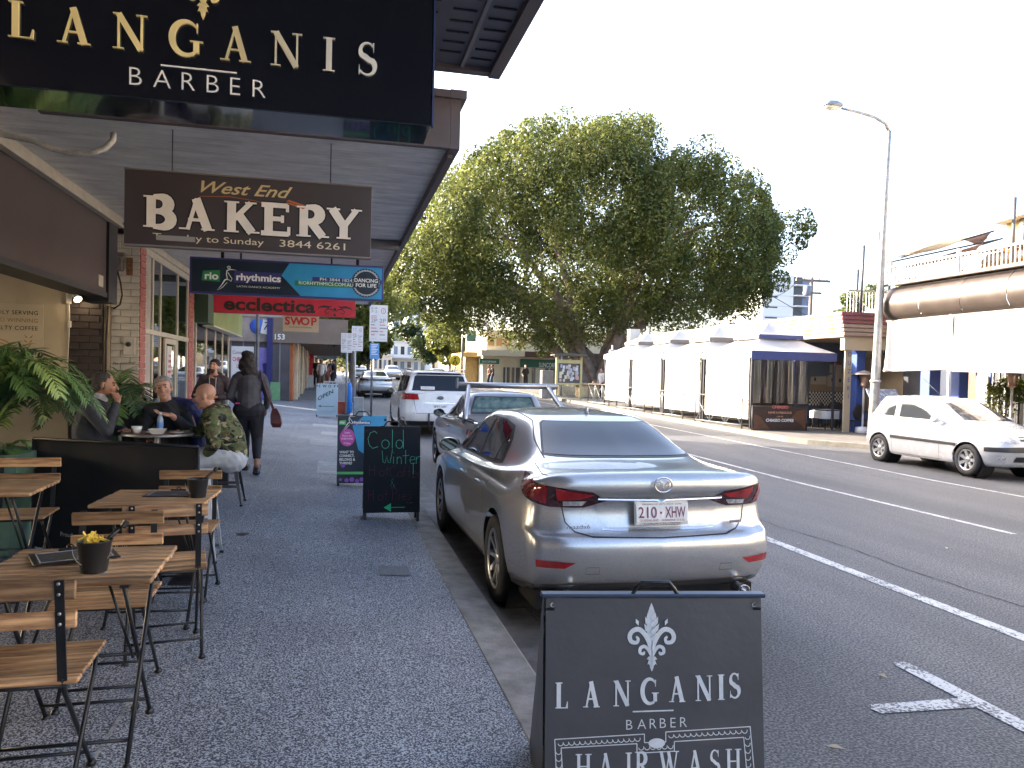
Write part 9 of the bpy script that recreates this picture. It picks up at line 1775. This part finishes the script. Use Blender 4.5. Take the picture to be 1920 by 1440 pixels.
b = B(); b.bb(x1_+.02, x1_+4.5, 150.5, 158, 0, z1_-.8); b.build('side_wing', M_TG, t)
for i in range(5, 11):
    b = B(); z = i*fh; b.bb(x1_+.02, x1_+3.2, 149.0, 150.4, z, z+.25); b.build('balcony', M_TW, t); b = B(); b.bb(x1_+.1, x1_+2.4, 150.42, 150.49, z+.5, z+fh*.9); b.build('window', MT['tower_dark'], t)
tower('tall glass fronted apartment tower far up the street', 738, 800, 560, 240, mat('tower_pale', (.45, .48, .50), .5), 14, 650, 20, vert=True)
tower('lower white apartment block beside the glass tower', 765, 812, 590, 200, M_TW, 9, 650, 14, vert=True)
tower('pale apartment block behind the fig, low on its right', 1395, 1432, 580, 170, mat('tower_cream', (.50, .46, .42), .6), 9, 640, 12, vert=True)
# long white and terracotta buildings at the end of the street
def block(label, px0, px1, py0, py1, Y, m, wins=4, rows_=2, grp='low buildings at the end of the street', depth=10):
    a, c = at(px0, py1, Y=Y), at(px1, py0, Y=Y); t = thing('shop_house', label, 'building', (a.x, Y, 0), grp); b = B(); b.bb(a.x, c.x, Y, Y+depth, gy(Y)-1, c.z); b.build('wall', m, t); b = B(); b.bb(a.x-.2, c.x+.2, Y-.3, Y+depth+.3, c.z, c.z+.3); b.build('roof', MT['rail_white'], t); zb = gy(Y)
    for i in range(rows_):
        for j in range(wins): w = (c.x-a.x)/wins; h = (c.z-zb)/rows_; b = B(); b.bb(a.x+w*(j+.2), a.x+w*(j+.75), Y-.06, Y-.01, zb+h*(i+.25), zb+h*(i+.78)); b.build('window', MT['tower_dark'] if (i+j) % 2 else mat('window_blue', (.12, .16, .22), .3), t)
    if rows_ > 1: b = B(); b.bb(a.x-.1, c.x+.1, Y-1.6, Y-.07, zb+h*.98, zb+h*1.06); b.build('awning', MT['rail_white'], t)
block('long white building at the end of the street', 722, 800, 645, 705, 130, mat('far_white', (.60, .58, .55), .7), 6, 2)
block('terracotta and white building by the dark round tree', 768, 800, 632, 690, 140, mat('terracotta', (.50, .22, .14), .7), 3, 2)
block('cream shop terrace left of the far white building', 700, 735, 668, 706, 125, mat('far_cream', (.55, .48, .38), .7), 4, 1)
block('white house front behind the thin pole', 840, 880, 640, 700, 105, mat('far_white', (.60, .58, .55), .7), 3, 2)
block('terracotta roofed house under the left of the fig', 870, 925, 640, 700, 98, MT['terracotta'], 3, 1)
block('pale building behind the tents at the foot of the fig', 1060, 1190, 655, 712, 95, M_BC, 6, 1)
# hedge of trees far right behind the restaurants and a backdrop of distant greenery
tree('tree', 'far dark tree on the skyline between the fig and the white tower', at(1400, 640, Y=120).x, 120, 9, 16, 7000, .35, 71, M_L3, .1, .3)
tree('tree', 'far low trees closing the end of the street', at(660, 700, Y=165).x, 165, 10, 26, 9000, .4, 73, M_L2, .05, .3)
# overhead pieces on the left: street lamp bracket and bus sign near the far left tree
